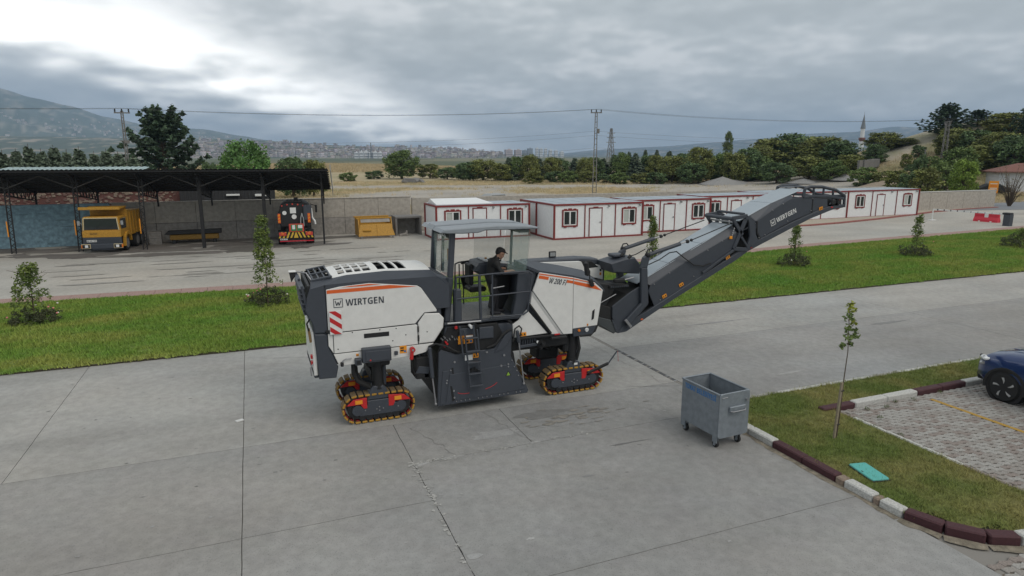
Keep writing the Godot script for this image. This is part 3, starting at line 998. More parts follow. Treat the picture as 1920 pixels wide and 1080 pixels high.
func tree_meshes(kind: String, sd: int) -> Array:   # unit tree: height 1, width 1
	var r := RandomNumberGenerator.new()
	r.seed = sd
	var tr := mb()
	var cr := mb()
	cr.tinted = true
	if kind == "leaf" or kind == "round" or kind == "light" or kind == "bush":
		var base := Color(0.122, 0.177, 0.049)
		if kind == "round": base = Color(0.109, 0.217, 0.058)
		if kind == "light": base = Color(0.189, 0.275, 0.043)
		if kind == "bush": base = Color(0.142, 0.200, 0.058)
		if sd % 3 == 1 and kind != "round": base = Color(0.174, 0.191, 0.052) if kind != "light" else base
		if sd % 3 == 2 and kind != "round": base = Color(0.102, 0.157, 0.061) if kind != "light" else base
		var low := 0.03 if kind == "bush" else (0.10 if kind == "leaf" else 0.08)
		tr.cyl(Vector3(0, -0.05, 0), Vector3(0.01, 0.35, 0), 0.035, 0.024, 7, false)
		var clumps := 105 if kind != "bush" else 60
		for i in clumps:
			var a := r.randf() * TAU
			var t := r.randf()
			var h := lerpf(low + 0.05, 0.92, t)
			var prof: float = pow(maxf(sin(PI * clampf(pow((h - low * 0.3) / (1.02 - low * 0.3), 0.85), 0.0, 1.0)), 0.0), 0.6)
			if kind == "round": prof = sqrt(maxf(0.0, 1.0 - pow((h - 0.5) / 0.5, 2.0)))
			var rad := prof * 0.41 * (0.25 + 0.75 * sqrt(r.randf()))
			var c := Vector3(cos(a) * rad, h, sin(a) * rad)
			var k := r.randf_range(0.75, 1.3)
			var cs := r.randf_range(0.07, 0.135)
			if kind == "round": cs = r.randf_range(0.09, 0.14)
			leaves(cr, c, Vector3(cs, cs * 0.85, cs), 62, 0.027 if kind != "bush" else 0.036, base * k, r)
			if i % 4 == 0: tr.cyl(Vector3(0, 0.18 + 0.4 * t * (h - 0.1), 0), c, 0.014, 0.004, 5, false)
	elif kind == "fir":
		tr.cyl(Vector3(0, -0.03, 0), Vector3(0, 0.97, 0), 0.03, 0.004, 7, false)
		var lv := 17
		for i in lv:
			var t := float(i) / lv
			var h := lerpf(0.06, 0.96, t)
			var rad := maxf(0.58 * pow(1.0 - t, 0.85), 0.02)
			var br := int(lerpf(16, 8, t))
			for j in br:
				var a := TAU * (j + r.randf()) / br
				var len := rad * r.randf_range(0.7, 1.1)
				var d := Vector3(cos(a), 0, sin(a))
				var side := Vector3(-sin(a), 0, cos(a))
				var k := r.randf_range(0.7, 1.35)
				cr.col = Color(0.119, 0.157, 0.104) * k
				var o := Vector3(0, h + r.randf_range(-0.02, 0.02), 0)
				for m in 9:
					var q := (m + 0.5) / 9.0
					var p := o + d * len * q + Vector3(0, -0.06 * q + 0.07 * q * q, 0)
					var s := 0.075 * (1.15 - q * 0.7)
					for sgn in [-1.0, 1.0]:
						var e: Vector3 = p + side * sgn * s * r.randf_range(0.7, 1.2) + d * s * 0.6 + Vector3(0, r.randf_range(-0.03, 0.015), 0)
						cr.tri(p - d * 0.012, e, p + d * 0.02 + Vector3(0, 0.012, 0))
						cr.tri(p, p + d * s * 0.5 + Vector3(0, -0.035, 0), e)
	elif kind == "pine":
		tr.cyl(Vector3(0, -0.03, 0), Vector3(0.01, 0.9, 0), 0.026, 0.006, 8, false)
		for i in 110:
			var t := float(i) / 110
			var h := lerpf(0.10, 0.93, t)
			var rad: float = (0.5 if t < 0.35 else lerpf(0.5, 0.15, (t - 0.35) / 0.65)) * r.randf_range(0.5, 1.12)
			var a := i * 2.4 + r.randf_range(-0.3, 0.3)
			var d := Vector3(cos(a), 0, sin(a))
			var prev := Vector3(0, h - 0.03, 0)
			for m in 5:
				var q := (m + 1) / 5.0
				var p := Vector3(0, h - 0.03, 0) + d * rad * q + Vector3(0, 0.02 * q + 0.10 * q * q * q, 0)
				tr.cyl(prev, p, 0.006 * (1.2 - q), 0.006 * (1.0 - q) + 0.001, 4, false)
				if m > 0: leaves(cr, p + Vector3(0, 0.008, 0), Vector3(0.040, 0.015, 0.040), 62, 0.017, Color(0.052, 0.087, 0.052) * r.randf_range(0.75, 1.3), r)
				prev = p
			leaves(cr, prev + Vector3(0, 0.02, 0), Vector3(0.016, 0.034, 0.016), 30, 0.018, Color(0.070, 0.116, 0.061), r)
	elif kind == "poplar":
		tr.cyl(Vector3(0, -0.02, 0), Vector3(0, 0.8, 0), 0.03, 0.006, 6, false)
		for i in 60:
			var t := r.randf()
			var rad: float = 0.34 * sin(PI * clampf(0.15 + t * 0.8, 0, 1)) * r.randf_range(0.2, 1.0)
			var a := r.randf() * TAU
			leaves(cr, Vector3(cos(a) * rad, 0.1 + 0.84 * t, sin(a) * rad), Vector3(0.14, 0.055, 0.14), 55, 0.03, Color(0.116, 0.157, 0.058) * r.randf_range(0.8, 1.2), r)
	else:   # bare twigs
		for i in 60:
			var a := r.randf() * TAU
			var e := Vector3(cos(a) * r.randf_range(0.1, 0.5), r.randf_range(0.3, 1.0), sin(a) * r.randf_range(0.1, 0.5))
			var mid := e * 0.5 + Vector3(0, 0.1, 0)
			tr.cyl(Vector3(0, -0.02, 0), mid, 0.012, 0.007, 4, false)
			tr.cyl(mid, e, 0.007, 0.002, 4, false)
			leaves(cr, e, Vector3(0.06, 0.05, 0.06), 8, 0.016, Color(0.145, 0.116, 0.051), r)
	return [tr.mesh(), cr.mesh()]

func build_trees() -> void:
	var protos := {}
	for k in [["leaf", 5], ["bush", 3], ["fir", 2], ["pine", 2], ["round", 1], ["poplar", 1], ["light", 1], ["bare", 1]]:
		protos[k[0]] = []
		for i in k[1]: protos[k[0]].append(tree_meshes(k[0], 100 + i))
	var names := {"leaf": "leafy_tree", "bush": "bush", "fir": "fir_tree", "pine": "pine_tree", "round": "round_tree", "poplar": "poplar_tree", "light": "light_green_tree", "bare": "bare_shrub"}
	var cnt := 0
	for q in TREES:
		var k: String = q[0]
		var x: float = q[1]
		var z: float = q[2]
		var lab := ""
		var grp := ""
		if k == "fir" and x < 0.0:
			lab = "dark green fir in the dense row behind the shed roof"
			grp = "firs behind the shed"
		elif k == "fir":
			lab = "dark pointed conifer rising from the wood beyond the field"
			grp = "conifers of the wood"
		elif k == "pine" and x < 0.0:
			lab = "large dark spreading pine with upturned branches behind the shed"
		elif k == "pine":
			lab = "dark pine standing on top of the wooded hill"
			grp = "pines on the hill"
		elif k == "round": lab = "dense round green tree behind the shed roof"
		elif k == "poplar": lab = "lone upright poplar standing above the wood"
		elif k == "light": lab = "small bright yellow green tree in front of the hill"
		elif k == "bare": lab = "bare twiggy shrub in front of the white house"
		elif k == "bush" and x < 46.0:
			lab = "low scrubby bush at the far side of the gravel place"
			grp = "bushes beyond the gravel"
		elif k == "bush" and x > 90.5:
			lab = "green scrub bush at the foot of the wooded hill"
			grp = "bushes below the hill"
		elif k == "bush":
			lab = "low green bush along the edge of the wood"
			grp = "bushes along the wood"
		elif x < 15.0:
			lab = "leafy tree showing just above the shed roof"
			grp = "trees above the shed roof"
		elif x < 40.0: lab = "large solitary dark green bushy tree beyond the gravel place"
		elif x < 53.0:
			lab = "leafy tree at the open end of the wood near the gravel"
			grp = "trees at the wood end"
		elif x > 99.5 and z > -96.0:
			lab = "leafy tree growing on the slope of the hill"
			grp = "trees on the hillside"
		elif float(q[5]) > 8.0:
			lab = "tall broad crowned tree of the dark wood near the gravel heaps"
			grp = "broad trees of the wood"
		else:
			lab = "leafy tree in the dark wood beyond the field"
			grp = "trees of the wood"
		var y := rise(x, z) - 0.1
		var t := thing(names[k], lab, "tree" if not (k in ["bush", "bare"]) else "bush", Vector3(x, y, z), grp)
		var p: Array = protos[k][cnt % protos[k].size()]
		cnt += 1
		var h: float = q[4]
		var w: float = q[5]
		h = maxf(h, 1.4)
		if k == "fir" and x < 0.0: w *= 1.35
		t.scale = Vector3(w * 1.08, h * 1.03, w * 1.08)
		t.rotation.y = rng.randf() * TAU
		inst("trunk", p[0], M.bark, t)
		inst("crown", p[1], M.leaf, t)

# ---------------------------------------------------------------- poles and wires
func lattice(b: MB, base: Vector3, h: float, w0: float, w1: float, th: float, bays: int) -> void:
	for sx in [-1.0, 1.0]:
		for sz in [-1.0, 1.0]:
			b.bar(base + Vector3(sx * w0, 0, sz * w0), base + Vector3(sx * w1, h, sz * w1), th, th)
	for i in bays:
		var t0 := float(i) / bays
		var t1 := float(i + 1) / bays
		var a := lerpf(w0, w1, t0)
		var d := lerpf(w0, w1, t1)
		var y0 := base + Vector3(0, h * t0, 0)
		var y1 := base + Vector3(0, h * t1, 0)
		for s in [-1.0, 1.0]:
			b.bar(y0 + Vector3(-a, 0, s * a), y1 + Vector3(d, 0, s * d), th * 0.6, th * 0.6)
			b.bar(y0 + Vector3(s * a, 0, a), y1 + Vector3(s * d, 0, -d), th * 0.6, th * 0.6)
			b.bar(y1 + Vector3(-d, 0, s * d), y1 + Vector3(d, 0, s * d), th * 0.6, th * 0.6)

func insulators(t: Node, y: float, xs: Array, dir := 1.0) -> void:
	for x in xs:
		var b := mb()
		b.lathe(Vector3(x, y, 0), [[0.03, 0.0], [0.09, 0.05], [0.05, 0.12], [0.10, 0.17], [0.05, 0.24], [0.09, 0.29], [0.03, 0.36 * dir]], 8)
		obj("insulator", b, M.rubber, t)

func wire_line(a: Vector3, d: Vector3, sag: float, label: String, grp: String) -> void:
	var b := mb()
	var o := (a + d) * 0.5
	b.off = Vector3(o.x, o.y, o.z)
	var prev := a
	for i in 14:
		var t := (i + 1) / 14.0
		var p := a.lerp(d, t) - Vector3(0, sag * 4.0 * t * (1.0 - t), 0)
		b.cyl(prev, p, 0.009, 0.009, 5, false)
		prev = p
	var w := obj("power_line", b, M.wire)
	w.position = o
	tag(w, label, "cable", grp)

func build_poles() -> void:
	# round steel pole behind the shed
	var pl := Vector3(-12.0, -0.05, -81.1)
	var t := thing("power_pole", "slender power pole beside the large pine behind the shed", "pole", pl)
	var b := mb()
	for s in [-0.13, 0.13]: b.bar(Vector3(s, 0, 0), Vector3(s * 0.7, 10.3, 0), 0.1, 0.1)
	for i in 16: b.box(Vector3(0, 0.6 + i * 0.6, 0), Vector3(0.2, 0.07, 0.07))
	obj("mast", b, M.pole_concrete, t)
	b = mb()
	b.box(Vector3(0, 10.1, 0), Vector3(1.5, 0.12, 0.12))
	obj("crossarm", b, M.pole_concrete, t)
	b = mb()
	b.box(Vector3(0.2, 7.1, 0.1), Vector3(0.4, 0.35, 0.3), 0.02)
	b.box(Vector3(0, 7.2, 0), Vector3(0.9, 0.08, 0.08))
	obj("bracket", b, M.pole_concrete, t)
	insulators(t, 10.16, [-0.65, 0.0, 0.65])
	t.rotation.y = -0.1
	# double mast behind the containers
	var pm := Vector3(43.8, -0.05, -79.1)
	t = thing("power_pole", "tall ladder like steel power pole standing behind the white containers", "pole", pm)
	b = mb()
	for s in [-0.26, 0.26]: b.bar(Vector3(s, 0, 0), Vector3(s * 0.45, 11.4, 0), 0.11, 0.11)
	for i in 15: b.box(Vector3(0, 0.7 + i * 0.72, 0), Vector3(0.5 - i * 0.018, 0.07, 0.08))
	obj("mast", b, M.pole_concrete, t)
	b = mb()
	b.box(Vector3(0, 11.3, 0), Vector3(1.5, 0.13, 0.13))
	obj("crossarm", b, M.pole_concrete, t)
	b = mb()
	b.box(Vector3(0.3, 8.9, 0.15), Vector3(0.35, 0.6, 0.3), 0.03)
	obj("bracket", b, M.pole_concrete, t)
	insulators(t, 11.37, [-0.65, 0.0, 0.65])
	t.rotation.y = -0.4
	# lattice pole at the right
	var pr := Vector3(99.9, rise(99.9, -70.1) - 0.1, -70.1)
	t = thing("lattice_pole", "lattice steel power pole in front of the wooded hill", "pole", pr)
	b = mb()
	lattice(b, Vector3.ZERO, 9.6, 0.42, 0.2, 0.07, 12)
	obj("mast", b, M.pole_concrete, t)
	b = mb()
	for s in [-1.0, 1.0]: b.bar(Vector3(s * 0.2, 8.2, 0), Vector3(s * 1.5, 9.5, 0), 0.09, 0.09)
	b.box(Vector3(0, 9.6, 0), Vector3(3.2, 0.1, 0.12))
	obj("crossarm", b, M.pole_concrete, t)
	b = mb()
	b.box(Vector3(0, 0.7, 0), Vector3(0.8, 1.5, 0.8), 0.05)
	obj("footing", b, M.render_white, t)
	insulators(t, 9.65, [-1.4, 0.0, 1.4])
	t.rotation.y = 0.9
	b = mb()
	b.cyl(Vector3(0, -0.1, 0), Vector3(0, 5.6, 0), 0.11, 0.08, 8)
	b.box(Vector3(0, 5.5, 0), Vector3(0.7, 0.08, 0.08))
	var o := obj("timber_post", b, M.pole_concrete)
	o.position = Vector3(97.2, rise(97.2, -71.2), -71.2)
	tag(o, "plain round post beside the lattice power pole", "pole")
	# far pylon
	t = thing("pylon", "distant lattice pylon rising behind the dark wood", "pylon", Vector3(166.4, -0.3, -285.0))
	b = mb()
	lattice(b, Vector3.ZERO, 19.0, 1.7, 0.35, 0.22, 9)
	obj("mast", b, M.pole_concrete, t)
	for i in 3:
		b = mb()
		b.bar(Vector3(-2.6 + i * 0.25, 12.4 + i * 2.2, 0), Vector3(2.6 - i * 0.25, 12.4 + i * 2.2, 0), 0.25, 0.25)
		obj("crossarm", b, M.pole_concrete, t)
	# small far mast on the town hill
	b = mb()
	lattice(b, Vector3.ZERO, 34.0, 1.4, 0.5, 0.5, 10)
	o = obj("radio_mast", b, M.lead)
	o.position = Vector3(255, -0.3, -1480)
	tag(o, "thin lattice mast standing in front of the white tower blocks", "mast")
	var top_l := pl + Vector3(0, 10.55, 0)
	var top_m := pm + Vector3(0, 11.75, 0)
	var top_r := pr + Vector3(0, 10.0, 0)
	for i in 3:
		var s := (i - 1) * 0.65
		var d := Vector3(0.1, 0, s)
		wire_line(top_l + d, top_m + d, 0.75, "high power line strung from the pole by the pine", "upper lines over the field")
		wire_line(top_l + d, Vector3(-58, 10.6, -88) + d, 0.3, "power line running off beyond the shed", "lines beyond the shed")
		wire_line(top_m + d, top_r + d * 2.0, 0.9, "power line from the ladder pole to the lattice pole", "lines to the hill")
		wire_line(top_r + d * 2.0, Vector3(150, 11.6, -30) + d * 2.0, 0.5, "power line leaving the lattice pole past the hill", "lines past the hill")
	for i in 3:
		var y := 8.9 - i * 0.55 if i < 2 else 6.7
		wire_line(pl + Vector3(0, y - 1.7, 0), pm + Vector3(0, y, 0), 0.8, "lower power line strung beneath the high lines", "lower lines over the field")
		wire_line(pm + Vector3(0, y, 0), pr + Vector3(0, 7.4 - i * 0.7, 0), 0.8, "lower power line from the ladder pole to the lattice pole", "lower lines to the hill")
		wire_line(pr + Vector3(0, 7.4 - i * 0.7, 0), Vector3(150, 8.6 - i * 0.7, -30), 0.4, "lower power line leaving the lattice pole", "lower lines past the hill")

func build_far_houses() -> void:
	# minaret and mosque
	var t := thing("minaret", "slim white minaret with a pointed grey cap beyond the trees", "minaret", Vector3(319.7, 2.0, -272.4))
	var b := mb()
	b.lathe(Vector3.ZERO, [[1.7, -3.0], [1.7, 5.0], [1.25, 6.6], [1.2, 11.5]], 14)
	obj("base", b, M.render_white, t)
	b = mb()
	b.lathe(Vector3.ZERO, [[1.2, 11.5], [1.3, 11.9], [1.75, 12.6], [1.75, 13.5], [1.2, 13.5]], 14)
	obj("balcony", b, M.roof_tile, t)
	b = mb()
	b.lathe(Vector3.ZERO, [[1.1, 13.5], [1.05, 18.2], [1.25, 18.4]], 14)
	obj("shaft", b, M.render_white, t)
	b = mb()
	b.lathe(Vector3.ZERO, [[1.35, 18.4], [0.75, 22.0], [0.08, 26.0], [0.03, 27.6]], 14)
	obj("cap", b, M.lead, t)
	t = thing("mosque", "white hall with a dark roof edge next to the minaret", "building", Vector3(317, 0, -262))
	b = mb()
	b.box(Vector3(0, 3.4, 0), Vector3(12, 9, 10), 0.1)
	obj("wall", b, M.render_white, t)
	b = mb()
	b.prism([[-6.6, 7.9], [6.6, 7.9], [0, 10.2]], -5.6, 5.6)
	obj("roof", b, M.lead, t)
	for q in [[296, -270, 7.0, 14], [309, -290, 9.0, 16], [325, -300, 8.0, 18], [338, -285, 7.0, 12]]:
		t = thing("pale_house", "pale flat house in the small settlement around the minaret", "building", Vector3(q[0], 0, q[1]), "houses around the minaret")
		b = mb()
		b.box(Vector3(0, q[2] / 2, 0), Vector3(q[3], q[2], 9), 0.1)
		obj("wall", b, M.render_white, t)
		for i in 4:
			b = mb()
			b.box(Vector3(-q[3] * 0.36 + i * q[3] * 0.24, q[2] * 0.62, 0), Vector3(1.5, 1.6, 9.1))
			obj("window", b, M.town_glass, t)
		b = mb()
		b.box(Vector3(0, q[2] + 0.15, 0), Vector3(q[3] + 0.7, 0.3, 9.6))
		obj("roof", b, M.roof_tile, t)
	# grey wall on the slope
	b = mb()
	for i in 8:
		var a := 0.18 * i
		b.box(Vector3(-4.0 + i * 1.5, 0.6 + 0.25 * sin(a * 2.0), -0.12 * i * i + 2.0), Vector3(1.58, 1.5, 0.35), 0.03, Basis(Vector3.UP, -0.1 * i + 0.3))
	var o := obj("retaining_wall", b, M.pole_concrete)
	o.position = Vector3(104, rise(104, -87) + 0.6, -87)
	tag(o, "curved grey retaining wall among bushes below the minaret", "wall")
	# white house at the right edge
	var hp := Vector3(101.5, rise(101.5, -61.0) - 0.2, -61.0)
	t = thing("white_house", "small white house with a red tiled hip roof below the hill", "house", hp)
	t.rotation.y = -0.75
	b = mb()
	b.box(Vector3(2.0, 1.35, 0), Vector3(8.4, 2.9, 6.0), 0.02)
	obj("wall", b, M.render_white, t)
	b = mb()
	var e := [Vector3(-2.8, 2.8, 3.6), Vector3(6.8, 2.8, 3.6), Vector3(6.8, 2.8, -3.6), Vector3(-2.8, 2.8, -3.6), Vector3(0.6, 4.0, 0), Vector3(3.4, 4.0, 0)]
	b.quad(e[0], e[1], e[5], e[4])
	b.tri(e[1], e[2], e[5])
	b.quad(e[2], e[3], e[4], e[5])
	b.tri(e[3], e[0], e[4])
	b.quad(e[3], e[2], e[1], e[0])
	for k in 4: b.bar(e[k], e[(k + 1) % 4], 0.12, 0.14)
	obj("roof", b, M.roof_tile, t)
	# orange board
	t = thing("site_board", "orange notice board on posts in front of the white house", "sign", Vector3(92.6, rise(92.6, -57.6) - 0.1, -57.6))
	t.rotation.y = -0.75
	b = mb()
	b.box(Vector3(0, 1.35, 0), Vector3(1.1, 1.6, 0.08), 0.01)
	obj("panel", b, M.sticker, t)
	b = mb()
	for s in [-0.45, 0.45]: b.box(Vector3(s, 0.3, -0.06), Vector3(0.07, 1.5, 0.07))
	obj("post", b, M.pole_concrete, t)
	for i in 4:
		b = mb()
		b.box(Vector3(0, 1.8 - i * 0.3, 0.045), Vector3(0.8, 0.1, 0.01))
		obj("print_line", b, M.paper if i % 2 == 0 else M.orange, t)
	# dark car beside the house
	var cp := Vector3(95.6, rise(95.6, -59.6), -59.8)
	t = thing("parked_car", "dark car half hidden behind the orange board", "car", cp)
	t.rotation.y = -0.75
	small_car(t, M.black)
	# white car roof behind the wall
	t = thing("parked_car", "light grey car showing only its roof over the yard wall", "car", Vector3(19.6, 0.9, -53.4))
	t.rotation.y = 0.1
	small_car(t, M.zinc)

func small_car(t: Node3D, paint: Material) -> void:
	var b := mb()
	b.prism([[-2.15, 0.35], [-2.2, 0.75], [-1.95, 0.95], [-1.2, 1.02], [-0.55, 1.43], [0.75, 1.47], [1.45, 1.08], [2.1, 0.98], [2.2, 0.6], [2.15, 0.35]], -0.86, 0.86, 0.12)
	obj("body", b, paint, t)
	b = mb()
	b.prism([[-1.05, 1.03], [-0.5, 1.38], [0.7, 1.41], [1.25, 1.08]], -0.88, 0.88, 0.06)
	obj("window", b, M.window_glass, t)
	for x in [-1.35, 1.35]:
		for z in [-0.78, 0.78]:
			b = mb()
			b.cyl(Vector3(x, 0.32, z - 0.1), Vector3(x, 0.32, z + 0.1), 0.32, 0.32, 16)
			obj("wheel", b, M.rubber, t)

# kind, x, z, ground, height, width
const TREES := [["fir", -19.0, -64.0, 0.0, 6.0, 2.6], ["fir", -18.4, -64.9, 0.0, 6.2, 2.7], ["fir", -17.6, -65.4, 0.0, 6.3, 2.7], ["fir", -17.0, -66.5, 0.0, 6.7, 2.8], ["fir", -15.9, -65.5, 0.0, 6.3, 2.7], ["fir", -15.3, -66.8, 0.0, 6.6, 2.8], ["fir", -13.3, -61.8, 0.0, 6.2, 2.6], ["fir", -13.0, -64.5, 0.0, 6.5, 2.8], ["fir", -12.5, -67.5, 0.0, 6.1, 2.9], ["fir", -11.3, -65.9, 0.0, 6.3, 2.9], ["fir", -10.7, -67.6, 0.0, 6.1, 2.9], ["fir", -8.9, -63.0, 0.0, 5.7, 2.8], ["pine", -9.1, -87.5, 0.0, 10.6, 10.4], ["round", -0.4, -74.0, 0.0, 7.3, 5.4], ["leaf", 5.3, -91.8, 0.0, 5.6, 4.9], ["leaf", 8.2, -94.6, 0.0, 5.2, 4.4], ["leaf", -3.8, -79.9, 0.0, 5.1, 3.5], ["leaf", 35.1, -161.2, 0.0, 6.9, 10.2], ["bush", 42.6, -162.5, 0.0, 3.7, 6.7], ["bush", 28.5, -162.5, 0.0, 2.2, 5.2], ["bush", 20.3, -148.6, 0.0, 2.1, 4.7], ["leaf", 44.6, -153.7, 0.0, 3.1, 5.6], ["leaf", 46.8, -147.8, 0.0, 3.9, 5.5], ["leaf", 49.5, -141.6, 0.0, 5.0, 8.5], ["leaf", 46.6, -142.6, 0.0, 4.3, 7.2], ["leaf", 52.0, -136.4, 0.0, 4.1, 5.9], ["fir", 54.4, -137.8, 0.0, 5.6, 5.3], ["leaf", 56.2, -137.2, 0.0, 5.4, 5.3], ["leaf", 58.4, -135.3, 0.0, 6.1, 5.2], ["fir", 63.6, -141.8, 0.0, 5.4, 5.5], ["leaf", 64.5, -136.3, 0.0, 5.4, 5.3], ["leaf", 68.3, -140.6, 0.0, 5.4, 5.5], ["fir", 72.1, -140.0, 0.0, 5.4, 5.6], ["leaf", 70.3, -131.1, 0.0, 5.4, 5.2], ["leaf", 74.4, -134.6, 0.0, 5.4, 5.4], ["fir", 78.0, -136.9, 0.0, 5.3, 5.5], ["leaf", 80.6, -134.3, 0.0, 6.0, 5.5], ["leaf", 78.3, -128.4, 0.0, 6.3, 5.3], ["fir", 80.0, -126.1, 0.0, 6.5, 5.2], ["leaf", 84.2, -127.4, 0.0, 5.9, 5.3], ["leaf", 83.8, -123.9, 0.0, 5.9, 5.2], ["fir", 85.9, -121.9, 0.1, 6.9, 5.1], ["bush", 53.7, -122.8, 0.0, 2.8, 4.8], ["bush", 59.8, -125.1, 0.0, 2.6, 4.9], ["bush", 61.3, -121.8, 0.0, 2.7, 4.8], ["bush", 65.3, -121.6, 0.0, 2.6, 4.9], ["bush", 68.4, -118.4, 0.0, 2.2, 4.8], ["bush", 69.5, -115.1, 0.0, 2.4, 4.7], ["bush", 73.9, -114.2, 0.0, 2.3, 4.7], ["bush", 76.4, -112.2, 0.0, 2.5, 4.7], ["fir", 83.4, -134.2, 0.0, 6.9, 3.8], ["fir", 86.5, -132.2, 0.0, 7.3, 3.7], ["fir", 88.7, -130.7, 0.0, 7.3, 3.7], ["leaf", 81.8, -114.7, 0.1, 5.7, 6.8], ["leaf", 88.7, -120.5, 0.1, 6.2, 7.2], ["leaf", 83.9, -108.7, 0.2, 7.3, 6.6], ["leaf", 88.8, -111.1, 0.3, 5.8, 6.8], ["leaf", 88.9, -107.9, 0.3, 5.9, 6.7], ["leaf", 88.6, -103.7, 0.4, 6.0, 6.5], ["leaf", 91.8, -103.6, 0.6, 6.7, 6.5], ["leaf", 97.9, -107.3, 0.9, 7.0, 6.8], ["leaf", 81.8, -108.0, 0.1, 4.7, 6.5], ["leaf", 91.3, -112.6, 0.3, 4.2, 6.9], ["leaf", 91.0, -104.9, 0.5, 4.5, 6.6], ["poplar", 134.6, -161.2, 0.0, 13.0, 4.5], ["leaf", 103.1, -108.9, 1.4, 7.9, 12.4], ["leaf", 107.4, -107.6, 2.1, 8.4, 13.5], ["leaf", 95.3, -105.3, 0.8, 5.0, 8.6], ["leaf", 106.5, -99.8, 2.9, 6.7, 11.7], ["leaf", 105.8, -94.7, 3.1, 5.5, 8.6], ["leaf", 96.6, -92.9, 1.3, 4.3, 7.9], ["leaf", 89.9, -93.9, 0.6, 4.0, 6.8], ["leaf", 96.0, -87.6, 1.3, 3.5, 6.6], ["leaf", 102.5, -89.4, 2.5, 3.5, 5.9], ["bush", 80.4, -116.8, 0.1, 2.2, 5.4], ["bush", 84.0, -113.6, 0.1, 2.5, 5.3], ["bush", 92.4, -105.0, 0.6, 1.8, 5.1], ["bush", 93.7, -100.6, 0.8, 1.7, 5.0], ["bush", 100.7, -100.9, 1.7, 1.4, 5.1], ["bush", 103.9, -96.0, 2.6, 0.2, 4.9], ["bush", 104.7, -90.7, 3.0, -0.4, 4.8], ["bush", 105.6, -88.6, 3.3, -0.9, 4.7], ["bush", 108.7, -89.5, 4.2, -1.7, 4.8], ["leaf", 116.7, -94.3, 6.6, 3.7, 7.8], ["leaf", 108.1, -89.0, 4.0, 3.9, 4.9], ["leaf", 118.7, -91.8, 7.6, 1.5, 6.3], ["bush", 91.9, -77.1, 0.7, 3.2, 5.1], ["bush", 92.2, -73.6, 0.6, 2.8, 5.0], ["pine", 122.7, -86.3, 9.2, 5.7, 8.5], ["pine", 129.5, -85.1, 11.3, 2.8, 6.8], ["leaf", 127.9, -78.3, 9.6, 3.8, 9.3], ["pine", 120.9, -70.7, 5.5, 8.2, 6.2], ["pine", 122.6, -67.7, 5.0, 9.2, 7.9], ["leaf", 115.5, -79.1, 5.8, 4.7, 7.5], ["leaf", 115.5, -75.5, 5.2, 4.8, 7.3], ["leaf", 113.7, -70.9, 3.8, 5.7, 7.8], ["leaf", 111.7, -66.5, 2.6, 6.4, 7.5], ["leaf", 101.0, -68.4, 1.2, 5.6, 6.5], ["leaf", 111.1, -71.3, 3.3, 4.3, 7.8], ["leaf", 114.1, -70.3, 3.8, 3.5, 7.8], ["leaf", 115.5, -67.9, 3.6, 3.8, 7.7], ["leaf", 113.4, -63.7, 2.4, 4.8, 7.3], ["bush", 88.6, -68.5, 0.3, 3.3, 3.9], ["bush", 94.9, -70.1, 0.7, 5.3, 2.4], ["bush", 92.1, -63.8, 0.4, 4.7, 5.3], ["bush", 107.3, -81.9, 3.6, 2.5, 2.2], ["bush", 112.4, -83.5, 5.2, 2.4, 2.7], ["bush", 108.7, -78.3, 3.6, 2.0, 3.1], ["bush", 114.4, -80.7, 5.7, 2.7, 2.8], ["bush", 100.7, -75.8, 1.7, 2.7, 2.6], ["light", 86.6, -57.6, 0.1, 5.2, 3.6], ["bush", 83.5, -60.3, 0.1, 4.1, 4.6], ["bush", 84.8, -63.6, 0.1, 3.6, 3.7], ["bare", 79.0, -47.2, 0.0, 4.5, 3.0]]

# ---------------------------------------------------------------- yard
func text_on(t: Node, called: String, s: String, h: float, m: Material, at: Vector3, bs := Basis(), bold := true, fam := "Droid Sans") -> MeshInstance3D:
	var o := inst(called, letters(s, h, bold, 0.004, 0.0, fam), m, t)
	o.transform = Transform3D(bs, at)
	return o

func window_unit(t: Node, x: float, y: float, z: float, w: float, h: float, blind: bool) -> void:
	var f := mb()
	f.box(Vector3(x, y + h / 2 + 0.05, z + 0.03), Vector3(w + 0.22, 0.09, 0.06), 0.008)
	f.box(Vector3(x, y - h / 2 - 0.05, z + 0.03), Vector3(w + 0.22, 0.09, 0.06), 0.008)
	for s in [-1.0, 1.0]:
		f.box(Vector3(x + s * (w / 2 + 0.06), y, z + 0.03), Vector3(0.09, h + 0.02, 0.06), 0.008)
		for e in [-1.0, 1.0]: f.box(Vector3(x + s * w * 0.36, y + e * (h / 2 + 0.12), z + 0.03), Vector3(w * 0.22, 0.06, 0.05), 0.01)
	f.box(Vector3(x, y + h / 2 + 0.13, z + 0.03), Vector3(w * 0.3, 0.09, 0.05), 0.02)
	var o := obj("window", f, M.container_red, t)
	var fr := mb()
	for e in [-1.0, 1.0]:
		fr.box(Vector3(x, y + e * (h / 2 - 0.03), z + 0.02), Vector3(w, 0.06, 0.05), 0.005)
		fr.box(Vector3(x + e * (w / 2 - 0.03), y, z + 0.02), Vector3(0.06, h - 0.13, 0.05), 0.005)
	fr.box(Vector3(x, y, z + 0.022), Vector3(0.09, h - 0.13, 0.055), 0.005)
	obj("frame", fr, M.frame_white, o)
	for s in [-1.0, 1.0]:
		var p := mb()
		p.box(Vector3(x + s * w * 0.245, y, z + 0.003), Vector3(w * 0.36, h - 0.13, 0.012))
		obj("pane", p, M.window_glass if not (blind and s < 0) else M.curtain, o)

